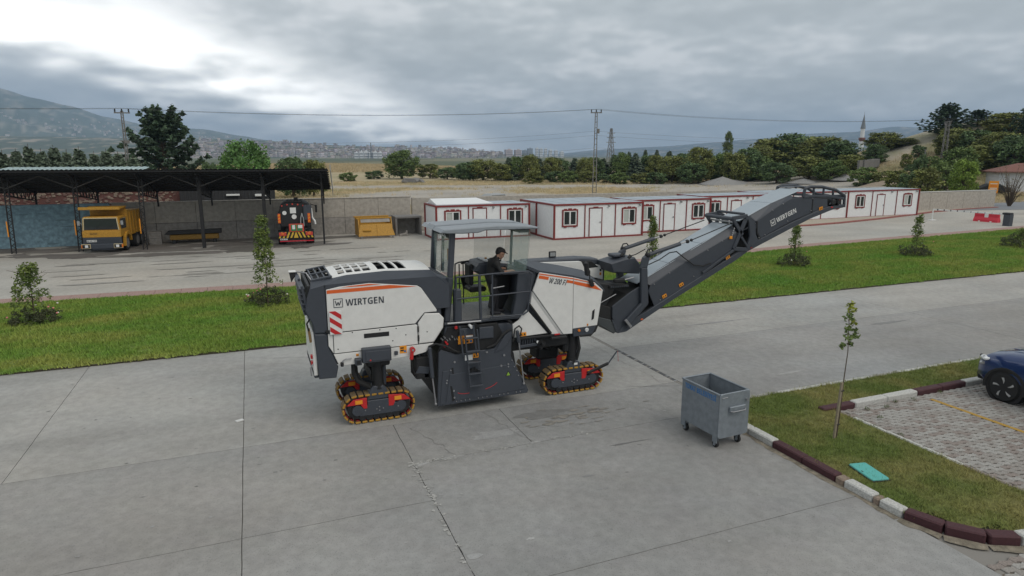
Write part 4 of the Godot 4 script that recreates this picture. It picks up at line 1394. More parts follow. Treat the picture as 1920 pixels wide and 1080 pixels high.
func container(x0: float, x1: float, zf: float, dp: float, h: float, label: String, doors := true, flip := false) -> Node3D:
	var t := thing("site_container", label, "container", Vector3((x0 + x1) / 2, 0, zf), "white site containers with red frames")
	var w := x1 - x0
	var b := mb()
	b.box(Vector3(0, h / 2, -dp / 2), Vector3(w - 0.06, h - 0.16, dp - 0.06))
	obj("wall", b, M.container_white, t)
	b = mb()
	b.box(Vector3(0, h - 0.035, -dp / 2), Vector3(w - 0.12, 0.1, dp - 0.12), 0.01)
	var roof := obj("roof", b, M.cover, t)
	for i in 4:
		b = mb()
		b.box(Vector3(-w * 0.375 + i * w * 0.25, h + 0.022, -dp / 2), Vector3(0.04, 0.015, dp - 0.3))
		obj("seam", b, M.cover, roof)
	b = mb()
	for y in [0.06, h - 0.06]:
		for zz in [0.0, -dp]: b.box(Vector3(0, y, zz), Vector3(w - 0.1, 0.12, 0.09), 0.01)
		for xx in [-w / 2, w / 2]: b.box(Vector3(xx, y, -dp / 2), Vector3(0.09, 0.12, dp - 0.1), 0.01)
	obj("rail", b, M.container_red, t)
	for xx in [-w / 2, w / 2]:
		for zz in [0.0, -dp]:
			b = mb()
			b.box(Vector3(xx, h / 2, zz), Vector3(0.12, h, 0.12), 0.012)
			obj("corner_post", b, M.container_red, t)
	for k in [-0.165, 0.18]:
		b = mb()
		b.box(Vector3(k * w, h / 2, 0.0), Vector3(0.07, h - 0.23, 0.045), 0.005)
		obj("post", b, M.container_red, t)
	if doors:
		var dx := -0.045 * w
		b = mb()
		for s in [-0.5, 0.5]: b.box(Vector3(dx + s * 0.98, 1.08, 0.005), Vector3(0.05, 1.98, 0.05), 0.005)
		b.box(Vector3(dx, 2.09, 0.006), Vector3(1.06, 0.06, 0.05), 0.005)
		b.box(Vector3(dx, 2.15, 0.006), Vector3(0.4, 0.05, 0.04), 0.012)
		var d := obj("door", b, M.container_red, t)
		b = mb()
		b.box(Vector3(dx, 1.08, -0.012), Vector3(0.9, 1.9, 0.04), 0.008)
		obj("leaf", b, M.container_white, d)
		b = mb()
		b.bar(Vector3(dx + 0.36, 1.02, 0.03), Vector3(dx + 0.36, 1.16, 0.03), 0.02, 0.03)
		b.bar(Vector3(dx + 0.36, 1.1, 0.03), Vector3(dx + 0.26, 1.1, 0.03), 0.02, 0.02)
		obj("handle", b, M.rubber, d)
		window_unit(t, -0.33 * w, h * 0.60, -0.025, 0.98, 0.98, flip)
		window_unit(t, 0.34 * w, h * 0.60, -0.025, 0.98, 0.98, not flip)
		for k in [0.10, 0.46]:
			b = mb()
			b.cyl(Vector3(k * w, h - 0.2, -0.03), Vector3(k * w, h - 0.24, 0.1), 0.05, 0.07, 8)
			obj("lamp", b, M.zinc, t)
	return t

func build_yard() -> void:
	# concrete wall in cast bays
	var b := mb()
	b.box(Vector3(1.35, 1.0, -48.35), Vector3(19.4, 2.0, 0.2))
	var wall := obj("yard_wall", b, M.wall_grey)
	tag(wall, "tall grey board marked concrete wall behind the shed and yard", "wall")
	for i in 8:
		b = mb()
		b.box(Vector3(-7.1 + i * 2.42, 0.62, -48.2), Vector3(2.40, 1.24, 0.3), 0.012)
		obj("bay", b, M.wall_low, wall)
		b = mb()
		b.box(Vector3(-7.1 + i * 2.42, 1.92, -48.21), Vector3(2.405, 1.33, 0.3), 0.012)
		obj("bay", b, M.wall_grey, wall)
	b = mb()
	b.box(Vector3(1.35, 2.62, -48.2), Vector3(19.5, 0.06, 0.36), 0.01)
	obj("coping", b, M.wall_grey, wall)
	b = mb()
	b.box(Vector3(-24.2, 1.32, -48.2), Vector3(31.6, 2.64, 0.3), 0.02)
	var bw := obj("blue_wall", b, M.wall_blue)
	tag(bw, "weathered blue painted wall at the back of the shed", "wall")
	b = mb()
	for i in 45:
		var cx := rng.randf_range(-18.0, -8.6)
		var cy := rng.randf_range(0.15, 2.3)
		b.xf = Transform3D(Basis(Vector3.RIGHT, PI / 2), Vector3(cx, cy, -48.046 + i * 0.0002))
		patch(b, Vector3.ZERO, rng.randf_range(0.06, 0.55), rng.randf_range(0.02, 0.10), Color(0.15, 0.23, 0.27) * rng.randf_range(0.75, 1.35))
	b.xf = Transform3D()
	obj("flaking", b, M.tint, bw).set_meta("kind", "stuff")
	# wall on towards the right, hidden in part by the containers
	b = mb()
	b.box(Vector3(36.0, 1.25, -48.4), Vector3(49.6, 2.5, 0.25), 0.02)
	var w2 := obj("yard_wall", b, M.wall_grey)
	tag(w2, "grey concrete wall running on behind the white containers", "wall")
	b = mb()
	b.box(Vector3(67.8, 0.95, -46.75), Vector3(15.4, 1.9, 0.25), 0.02)
	var w3 := obj("boundary_wall", b, M.wall_grey)
	tag(w3, "low grey concrete wall between the end container and the asphalt", "wall")
	for i in 6:
		b = mb()
		b.box(Vector3(61.4 + i * 2.56, 0.93, -46.61), Vector3(2.53, 1.86, 0.06), 0.01)
		obj("bay", b, M.wall_grey, w3)
	b = mb()
	b.box(Vector3(67.8, 1.94, -46.75), Vector3(15.5, 0.08, 0.36), 0.01)
	obj("coping", b, M.kerb_white, w3)
	build_stone_house()
	build_shed()
	build_truck()
	build_tanker()
	# yellow tipper body parked upside down
	var t := thing("yellow_hopper", "yellow sheet steel hopper on small feet before the grey wall", "hopper", Vector3(7.9, 0, -44.9))
	b = mb()
	var hb := mb()
	hb.xf = Transform3D(Basis(Vector3.RIGHT, -0.25), Vector3(0, 0.02, 0.1))
	hb.prism([[-1.25, 0.16], [1.25, 0.16], [1.02, 1.0], [-1.1, 0.98]], -0.05, 0.03, 0.01)
	obj("front_plate", hb, M.truck_yellow, t)
	hb = mb()
	hb.xf = Transform3D(Basis(Vector3.UP, PI / 2), Vector3(-1.18, 0, 0))
	hb.prism([[-0.1, 0.16], [1.5, 0.16], [1.5, 1.35], [0.35, 1.3], [0.14, 0.98]], -0.03, 0.03, 0.01)
	hb.xf = Transform3D(Basis(Vector3.UP, PI / 2), Vector3(1.08, 0, 0))
	hb.prism([[-0.1, 0.16], [1.5, 0.16], [1.5, 1.35], [0.35, 1.3], [0.14, 0.98]], -0.03, 0.03, 0.01)
	obj("side_plate", hb, M.truck_yellow, t)
	hb = mb()
	hb.box(Vector3(-0.1, 0.75, -1.45), Vector3(2.3, 1.25, 0.06), 0.01)
	hb.box(Vector3(-0.1, 1.38, -0.4), Vector3(2.45, 0.09, 0.12), 0.01)
	hb.box(Vector3(-0.1, 1.4, -1.45), Vector3(2.45, 0.09, 0.12), 0.01)
	obj("rim", hb, M.truck_yellow, t)
	hb = mb()
	hb.xf = Transform3D(Basis(Vector3.RIGHT, -0.7), Vector3(0, 0.02, 0.02))
	hb.box(Vector3(-0.03, 1.15, 0.52), Vector3(2.0, 0.36, 0.03), 0.005)
	obj("top_plate", hb, M.wall_low, t)
	hb = mb()
	hb.box(Vector3(-0.65, 0.58, 0.02), Vector3(0.56, 0.1, 0.16), 0.01)
	hb.box(Vector3(0.05, 0.55, -0.02), Vector3(0.05, 0.78, 0.08), 0.005, Basis(Vector3.RIGHT, -0.25))
	obj("ledge", hb, M.truck_yellow, t)
	for x in [-1.05, 1.1]:
		for z in [0.1, -1.3]:
			hb = mb()
			hb.box(Vector3(x, 0.09, z), Vector3(0.13, 0.18, 0.13), 0.01)
			obj("foot", hb, M.pole_concrete, t)
	# concrete culvert box
	t = thing("culvert_box", "open grey precast concrete box standing beside the yellow hopper", "box", Vector3(10.35, 0, -46.5))
	b = mb()
	b.box(Vector3(-0.88, 0.62, 0), Vector3(0.14, 1.24, 1.4), 0.01)
	b.box(Vector3(0.88, 0.62, 0), Vector3(0.14, 1.24, 1.4), 0.01)
	obj("side", b, M.pole_concrete, t)
	b = mb()
	b.box(Vector3(0, 1.3, 0), Vector3(1.92, 0.13, 1.44), 0.01)
	obj("top", b, M.pole_concrete, t)
	b = mb()
	b.box(Vector3(0, 0.62, -0.66), Vector3(1.6, 1.2, 0.06))
	obj("back", b, M.wall_low, t)
	t = thing("scrap_bracket", "small dark scrap steel bracket lying before the concrete box", "scrap", Vector3(9.9, 0.02, -45.6))
	b = mb()
	b.box(Vector3(0, 0.12, 0), Vector3(0.5, 0.12, 0.12), 0.01, Basis(Vector3.BACK, 0.25))
	b.box(Vector3(0.24, 0.18, 0), Vector3(0.1, 0.36, 0.14), 0.01)
	b.box(Vector3(-0.2, 0.06, 0.05), Vector3(0.2, 0.12, 0.2), 0.01)
	obj("bracket", b, M.wall_low, t)
	# containers
	container(11.41, 18.17, -42.15, 3.0, 2.34, "white red framed container behind the machine cab, at the left end of the row", true, true)
	container(18.82, 25.75, -39.4, 2.95, 2.42, "white container standing furthest forward, with its end wall showing")
	container(18.9, 25.6, -42.55, 2.9, 2.4, "white container hidden back to back behind the foremost one", false)
	container(25.85, 32.7, -40.75, 3.3, 2.44, "white container stepped back just right of the foremost one", true, true)
	container(32.8, 40.2, -41.9, 3.2, 2.5, "white container half hidden by the lifted conveyor")
	container(40.3, 49.95, -43.35, 3.2, 2.52, "white container whose front is mostly behind the conveyor head", true, true)
	container(50.1, 59.25, -43.5, 3.2, 2.52, "white container closing the row beside the low grey wall")
	t = thing("roof_sheet", "white folded sheet metal panel lying on the container roof", "panel", Vector3(13.4, 2.37, -43.4))
	b = mb()
	b.quad(Vector3(-1.9, 0.0, 1.0), Vector3(2.2, 0.0, 1.0), Vector3(1.5, 0.32, -0.7), Vector3(-1.9, 0.32, -0.7))
	b.quad(Vector3(-1.9, 0.32, -0.7), Vector3(1.5, 0.32, -0.7), Vector3(2.2, 0.0, -1.3), Vector3(-1.9, 0.0, -1.3))
	b.tri(Vector3(2.2, 0, 1.0), Vector3(2.2, 0, -1.3), Vector3(1.5, 0.32, -0.7))
	b.tri(Vector3(-1.9, 0, 1.0), Vector3(-1.9, 0.32, -0.7), Vector3(-1.9, 0, -1.3))
	obj("sheet", b, M.container_white, t)
	# footpath with brick red kerb in front of the end containers
	var rim := []
	for p in [[36.5, -43.0], [38.5, -40.9], [40.3, -40.1], [42.0, -39.95], [46.0, -40.5], [52.0, -41.8], [58.0, -43.4], [64.0, -45.2], [70.0, -46.1], [76.0, -46.6]]: rim.append(Vector3(p[0], 0, p[1]))
	b = mb()
	b.tinted = true
	for i in rim.size() - 1:
		b.col = Color(0.46, 0.40, 0.32) * rng.randf_range(0.95, 1.05)
		b.quad(Vector3(rim[i].x, 0.1, -47.0), rim[i] + Vector3(0, 0.1, -0.2), rim[i + 1] + Vector3(0, 0.1, -0.2), Vector3(rim[i + 1].x, 0.1, -47.0))
	var fp := structure("footpath", b, M.concrete)
	for i in rim.size() - 1:
		var a: Vector3 = rim[i]
		var d: Vector3 = rim[i + 1]
		var n := maxi(1, int(a.distance_to(d) / 0.95))
		for k in n:
			b = mb()
			var p0 := a.lerp(d, float(k) / n)
			var p1 := a.lerp(d, float(k + 1) / n)
			var e := (p1 - p0).normalized() * 0.008
			b.bar(p0 + e + Vector3(0, 0.05, 0), p1 - e + Vector3(0, 0.05, 0), 0.34, 0.13, 0.015)
			obj("kerb_stone", b, M.kerb_brick, fp)
	# boom gate
	t = thing("boom_gate", "white pole gate with dark bands lowered across the yard entrance", "gate", Vector3(55.84, 0, -39.5))
	b = mb()
	b.cyl(Vector3(0, 0, 0), Vector3(0, 0.95, 0), 0.05, 0.05, 8)
	b.box(Vector3(0, 0.03, 0), Vector3(0.7, 0.06, 0.3), 0.01)
	obj("rest_post", b, M.frame_white, t)
	b = mb()
	var ga := Vector3(-0.2, 0.98, 0.1)
	var gd := Vector3(1.25, 0.92, 5.5)
	b.bar(ga, gd, 0.09, 0.11, 0.01)
	obj("boom", b, M.frame_white, t)
	for i in 11:
		b = mb()
		var c := ga.lerp(gd, (i + 0.7) / 11.0)
		b.bar(c, c.lerp(gd, 0.02), 0.1, 0.12)
		obj("band", b, M.dark, t)
	t = thing("gate_cabinet", "dark grey gate motor cabinet at the end of the pole gate", "cabinet", Vector3(56.9, 0, -33.9))
	b = mb()
	b.box(Vector3(0, 0.48, 0), Vector3(0.5, 0.96, 0.5), 0.03)
	obj("housing", b, M.dark, t)
	b = mb()
	b.box(Vector3(-0.03, 1.0, -0.06), Vector3(0.5, 0.16, 0.6), 0.04)
	obj("arm_mount", b, M.black, t)
	# red plastic barrier
	t = thing("plastic_barrier", "red plastic road barrier with a pale panel in the middle", "barrier", Vector3(58.9, 0, -36.8))
	t.rotation.y = PI / 2 + 0.12
	b = mb()
	b.prism([[-0.30, 0.0], [0.30, 0.0], [0.26, 0.2], [0.12, 0.42], [0.10, 0.74], [-0.10, 0.74], [-0.12, 0.42], [-0.26, 0.2]], -0.95, 0.95, 0.02)
	obj("shell", b, M.plastic_red, t).rotation.y = PI / 2
	b = mb()
	b.box(Vector3(0, 0.46, 0.0), Vector3(0.3, 0.5, 0.28), 0.01)
	obj("panel", b, M.frame_white, t)
	for s in [-0.45, 0.45]:
		b = mb()
		b.box(Vector3(s, 0.05, 0), Vector3(0.14, 0.09, 0.64), 0.01)
		obj("fork_slot", b, M.frame_white, t)

func build_stone_house() -> void:
	# rubble stone wall seen under the shed roof
	var b := mb()
	b.box(Vector3(-14.0, 1.75, -53.0), Vector3(20.0, 3.5, 0.3))
	var w := obj("stone_wall", b, M.mortar)
	tag(w, "reddish rubble stone wall with pale stones above the blue wall", "wall")
	var ms := []
	for k in 5:
		var q := mb()
		var pl := []
		for i in 7:
			var a := TAU * i / 7 + rng.randf_range(-0.3, 0.3)
			var r := rng.randf_range(0.7, 1.1)
			pl.append([cos(a) * r * 0.13, sin(a) * r * 0.085])
		q.prism(pl, -0.03, 0.035, 0.02)
		ms.append(q.mesh())
	for i in 300:
		var o := inst("stone", ms[i % 5], M.stone_a if rng.randf() < 0.6 else M.stone_b, w, Vector3(rng.randf_range(-16.6, -5.0), rng.randf_range(2.35, 3.45), -52.84))
		o.scale = Vector3.ONE * rng.randf_range(0.6, 1.25)
	# teal sheet roof behind the shed
	var t := thing("teal_roof_building", "low building behind the shed with a pale teal sheet roof", "building", Vector3(-11.8, 0, -57.0))
	b = mb()
	b.box(Vector3(0, 2.2, 0), Vector3(9.0, 4.4, 4.0))
	obj("wall", b, M.wall_low, t)
	b = mb()
	for i in 46: b.box(Vector3(-4.6 + i * 0.2, 4.62 + (0.015 if i % 2 == 0 else -0.015), 0), Vector3(0.2, 0.05, 4.6), 0.005, Basis(Vector3.RIGHT, 0.05))
	obj("roof", b, M.teal_sheet, t)
	# dark corrugated store
	t = thing("corrugated_store", "dark corrugated steel store standing behind the grey wall", "container", Vector3(-1.5, 0, -53.2))
	b = mb()
	b.box(Vector3(0, 1.6, 0), Vector3(6.4, 3.2, 2.4))
	obj("wall", b, M.shed_sheet, t)
	for i in 26:
		b = mb()
		b.box(Vector3(-3.1 + i * 0.25, 1.6, 1.22), Vector3(0.11, 3.0, 0.05), 0.01)
		obj("rib", b, M.shed_sheet, t)
	b = mb()
	b.box(Vector3(0.3, 2.8, 1.25), Vector3(0.9, 0.12, 0.4), 0.01)
	b.box(Vector3(2.2, 2.75, 1.3), Vector3(0.8, 0.16, 0.4), 0.01)
	obj("pale_boards", b, M.paper, t)

func build_shed() -> void:
	var t := thing("open_shed", "long open front shed with a black steel frame and sloping sheet roof", "shed", Vector3(4.2, 0, -43.1))
	t.rotation.y = deg_to_rad(-7.5)
	var yf := 4.80
	var yr := 3.34
	var zf := 0.9
	var zr := -4.1
	var col := [0.0, -3.5, -7.15, -10.4, -13.85, -17.3, -20.8]
	for i in col.size():
		var x: float = col[i]
		var b := mb()
		if i >= 3:   # lattice columns
			for s in [-0.11, 0.11]: b.bar(Vector3(x + s - 0.06, 0, 0), Vector3(x + s + 0.05, yf - 0.3, 0), 0.05, 0.055)
			for k in 11:
				var y0 := 0.1 + k * 0.38
				b.bar(Vector3(x - 0.11, y0, 0), Vector3(x + 0.11, y0 + 0.19, 0), 0.03, 0.03)
				b.bar(Vector3(x + 0.11, y0 + 0.19, 0), Vector3(x - 0.11, y0 + 0.38, 0), 0.03, 0.03)
		elif i > 0:
			b.box(Vector3(x, 2.25, -0.07), Vector3(0.19, 4.5, 0.03))
			b.box(Vector3(x, 2.25, 0.07), Vector3(0.19, 4.5, 0.03))
			b.box(Vector3(x, 2.25, 0), Vector3(0.03, 4.5, 0.12))
		else:
			b.box(Vector3(x, 2.2, 0), Vector3(0.11, 4.4, 0.11), 0.01)
		obj("column", b, M.shed_steel, t)
		if i >= 3:
			b = mb()
			b.box(Vector3(x - 0.19, 1.45, 0.04), Vector3(0.055, 0.9, 0.035), 0.005)
			obj("yellow_marker", b, M.sticker, t)
		# frame running back to the wall
		b = mb()
		var p := Vector3(x, yf - 0.25, 0.7)
		var q := Vector3(x, yr - 0.08, zr + 0.3)
		b.bar(p, q, 0.07, 0.09)
		var lo0 := Vector3(x, 3.35, 0)
		var lo1 := Vector3(x, 2.85, zr + 0.5)
		b.bar(lo0, lo1, 0.06, 0.07)
		for k in 8:
			var a := k / 8.0
			var d := (k + 0.5) / 8.0
			var e := (k + 1) / 8.0
			b.bar(lo0.lerp(lo1, a), p.lerp(q, d), 0.035, 0.035)
			b.bar(p.lerp(q, d), lo0.lerp(lo1, e), 0.035, 0.035)
		b.bar(lo1 + Vector3(0, -0.5, 0), lo1 + Vector3(0, 0.6, 0), 0.09, 0.09)
		obj("truss", b, M.shed_steel, t)
		# front bracing between the columns
		if i < col.size() - 1:
			b = mb()
			var x2: float = col[i + 1]
			var mx := (x + x2) / 2
			b.bar(Vector3(x, 3.75, 0), Vector3(mx, 4.45, 0), 0.04, 0.05)
			b.bar(Vector3(x2, 3.75, 0), Vector3(mx, 4.45, 0), 0.04, 0.05)
			obj("brace", b, M.shed_brace, t)
	var sl := Vector3(0, yr - yf, zr - zf)
	for k in 10:
		var b := mb()
		var c := Vector3(-10.2, yf - 0.05, zf) + sl * (0.02 + k / 9.6)
		b.box(c, Vector3(21.4, 0.10, 0.06))
		obj("purlin", b, M.shed_steel, t)
	# corrugated sheets
	var xs := -20.9
	while xs < 0.4:
		var b := mb()
		var x1 := minf(xs + 1.42, 0.55)
		var n := 12
		for i in n:
			var a := lerpf(xs, x1, float(i) / n)
			var d := lerpf(xs, x1, float(i + 1) / n)
			var ya := 0.025 if i % 2 == 0 else -0.02
			var yd := -0.02 if i % 2 == 0 else 0.025
			var f0 := Vector3(a, yf + 0.03 + ya, zf)
			var f1 := Vector3(d, yf + 0.03 + yd, zf)
			b.quad(f0, f1, f1 + sl, f0 + sl)
			b.quad(f1 - Vector3(0, 0.012, 0), f0 - Vector3(0, 0.012, 0), f0 + sl - Vector3(0, 0.012, 0), f1 + sl - Vector3(0, 0.012, 0))
			b.quad(f0 - Vector3(0, 0.012, 0), f1 - Vector3(0, 0.012, 0), f1, f0)
		obj("roof_sheet", b, M.shed_sheet, t)
		xs = x1 + 0.002
	# end board of zinc sheet
	var eb := mb()
	eb.xf = Transform3D(Basis(Vector3.UP, PI / 2), Vector3(0.62, 0, 0))
	eb.prism([[-zf - 0.1, yf + 0.28], [-zf - 0.1, yf - 0.1], [-zr, yr - 0.45], [-zr + 0.2, yr + 0.15]], -0.02, 0.02)
	obj("end_board", eb, M.zinc, t)
	# a dark blade lying in the shed
	var s := thing("snow_blade", "dark steel blade on a yellow beam lying at the back of the shed", "blade", Vector3(-3.6, 0, -47.0))
	var q2 := mb()
	q2.box(Vector3(0, 0.42, 0), Vector3(2.9, 0.36, 0.4), 0.04)
	obj("beam", q2, M.truck_yellow_dirty, s)
	q2 = mb()
	q2.prism([[-1.75, 0.62], [1.65, 0.62], [1.65, 0.9], [-1.5, 0.86]], -0.12, 0.3, 0.02)
	obj("blade", q2, M.black, s)
	for x in [-1.2, 1.2]:
		q2 = mb()
		q2.box(Vector3(x, 0.13, 0), Vector3(0.2, 0.26, 0.5), 0.02)
		obj("skid", q2, M.black, s)
	q2 = mb()
	q2.box(Vector3(0, 0.4, 0), Vector3(0.7, 0.8, 0.5), 0.02)
	for i in 5: q2.box(Vector3(0, 0.15 + i * 0.15, 0.28), Vector3(0.72, 0.05, 0.05))
	var cr := obj("scrap_crate", q2, M.wall_low)
	cr.position = Vector3(-5.9, 0, -47.2)
	tag(cr, "dark slatted crate against the wall beside the yellow truck", "crate")

func wheel(t: Node3D, c: Vector3, r: float, w: float, rim: Material, ax := Vector3.RIGHT) -> void:
	var b := mb()
	var h := ax * w * 0.5
	b.cyl(c - h * 0.8, c + h * 0.8, r, r, 24)
	b.cyl(c - h, c - h * 0.8, r * 0.93, r, 24)
	b.cyl(c + h * 0.8, c + h, r, r * 0.93, 24)
	var o := obj("wheel", b, M.rubber, t)
	b = mb()
	b.cyl(c - h * 1.02, c + h * 1.02, r * 0.6, r * 0.6, 20)
	b.cyl(c - h * 1.1, c + h * 1.1, r * 0.22, r * 0.18, 14)
	obj("rim", b, rim, o)

func build_truck() -> void:
	var t := thing("dump_truck", "old yellow dump truck parked under the shed", "truck", Vector3(-8.25, 0, -43.95))
	t.rotation.y = deg_to_rad(-9.0)
	var b := mb()
	b.prism([[-1.0, 0.95], [1.0, 0.95], [1.02, 1.3], [0.94, 2.06], [0.86, 2.12], [-0.86, 2.12], [-0.94, 2.06], [-1.02, 1.3]], -1.5, -0.03, 0.03)
	obj("cab", b, M.truck_yellow, t)
	b = mb()
	b.prism([[-0.90, 1.36], [0.90, 1.36], [0.84, 2.0], [-0.84, 2.0]], -0.08, 0.0, 0.02)
	var ws := obj("windscreen", b, M.window_glass, t)
	b = mb()
	for s in [-1.0, 1.0]: b.bar(Vector3(s * 0.93, 1.34, -0.01), Vector3(s * 0.87, 2.03, -0.01), 0.05, 0.05)
	b.bar(Vector3(-0.87, 2.04, -0.01), Vector3(0.87, 2.04, -0.01), 0.05, 0.05)
	obj("frame", b, M.truck_cream, ws)
	b = mb()
	for s in [-0.35, 0.3]: b.bar(Vector3(s, 1.4, 0.015), Vector3(s + 0.4, 1.72, 0.015), 0.012, 0.012)
	obj("wiper", b, M.black, ws)
	b = mb()
	b.box(Vector3(0, 1.1, -0.02), Vector3(2.04, 0.36, 0.1), 0.02)
	var ys := obj("front_panel", b, M.truck_yellow, t)
	text_on(ys, "lettering", "FATIH", 0.1, M.black, Vector3(-0.42, 1.13, 0.032))
	b = mb()
	b.box(Vector3(0, 0.72, -0.02), Vector3(2.04, 0.4, 0.1), 0.02)
	for i in 4: b.box(Vector3(0, 0.6 + i * 0.08, 0.035), Vector3(1.8, 0.02, 0.02))
	var gl := obj("grille", b, M.dark, t)
	b = mb()
	b.box(Vector3(-0.55, 0.72, 0.05), Vector3(0.52, 0.12, 0.02))
	obj("number_plate", b, M.paper, gl)
	text_on(gl, "plate_number", "60 NK 700", 0.075, M.black, Vector3(-0.55, 0.72, 0.062))
	b = mb()
	b.box(Vector3(0, 0.4, 0.02), Vector3(2.1, 0.3, 0.22), 0.03)
	b.box(Vector3(0, 0.22, -0.05), Vector3(1.4, 0.12, 0.2), 0.02)
	var bp := obj("bumper", b, M.dark, t)
	for s in [-0.85, 0.85]:
		b = mb()
		b.box(Vector3(s, 0.42, 0.14), Vector3(0.48, 0.26, 0.04), 0.01)
		var hl := obj("headlight", b, M.truck_cream, t)
		b = mb()
		b.box(Vector3(s, 0.42, 0.15), Vector3(0.42, 0.2, 0.035), 0.005)
		obj("housing", b, M.black, hl)
		b = mb()
		b.box(Vector3(s * 0.96, 0.42, 0.16), Vector3(0.17, 0.15, 0.03), 0.01)
		obj("lens", b, M.lens, hl)
		b = mb()
		b.box(Vector3(s * 1.25, 0.42, 0.1), Vector3(0.06, 0.2, 0.14), 0.01)
		obj("indicator", b, M.lamp_orange, hl)
		b = mb()
		b.bar(Vector3(s * 1.1, 1.6, -0.1), Vector3(s * 1.3, 1.85, 0.02), 0.03, 0.03)
		b.box(Vector3(s * 1.34, 1.75, 0.02), Vector3(0.14, 0.26, 0.07), 0.02)
		obj("mirror", b, M.zinc, t)
	# side door window, wing and steps on the cab side
	b = mb()
	b.box(Vector3(1.0, 1.68, -0.6), Vector3(0.05, 0.6, 0.8), 0.01)
	obj("side_window", b, M.window_glass, t)
	b = mb()
	b.prism([[-0.55, 0.28], [-0.5, 0.85], [-0.2, 1.1], [0.25, 1.1], [0.55, 0.85], [0.62, 0.5], [0.5, 0.5], [0.4, 0.75], [0.1, 0.92], [-0.2, 0.9], [-0.4, 0.7]], -0.06, 0.12, 0.02)
	var wing := obj("wing", b, M.truck_yellow, t)
	wing.transform = Transform3D(Basis(Vector3.UP, PI / 2), Vector3(0.98, 0.06, -1.0))
	# tipping body with the shield over the cab
	b = mb()
	b.prism([[1.6, 0.85], [4.0, 0.85], [4.0, 2.3], [1.35, 2.42], [1.45, 1.3]], -1.0, 1.0, 0.03)
	var body := obj("tipping_body", b, M.truck_yellow, t)
	body.transform = Transform3D(Basis(Vector3.UP, PI / 2), Vector3.ZERO)
	for i in 5:
		b = mb()
		b.box(Vector3(1.03, 1.6, -1.75 - i * 0.5), Vector3(0.07, 1.35, 0.09), 0.01)
		obj("rib", b, M.truck_yellow, body if false else t)
	b = mb()
	b.box(Vector3(0, 2.58, -0.75), Vector3(2.0, 0.05, 1.4), 0.01, Basis(Vector3.RIGHT, 0.06))
	b.box(Vector3(0, 2.6, -0.03), Vector3(2.16, 0.16, 0.07), 0.01)
	b.box(Vector3(0, 2.35, -1.42), Vector3(1.9, 0.55, 0.06), 0.01)
	obj("shield", b, M.truck_yellow, t)
	b = mb()
	b.box(Vector3(0, 0.6, -2.2), Vector3(0.8, 0.24, 4.0))
	obj("chassis", b, M.black, t)
	for s in [-0.86, 0.86]:
		wheel(t, Vector3(s, 0.46, -1.0), 0.46, 0.28, M.pole_concrete)
		wheel(t, Vector3(s, 0.46, -2.75), 0.46, 0.34, M.pole_concrete)
		wheel(t, Vector3(s, 0.46, -3.65), 0.46, 0.34, M.pole_concrete)

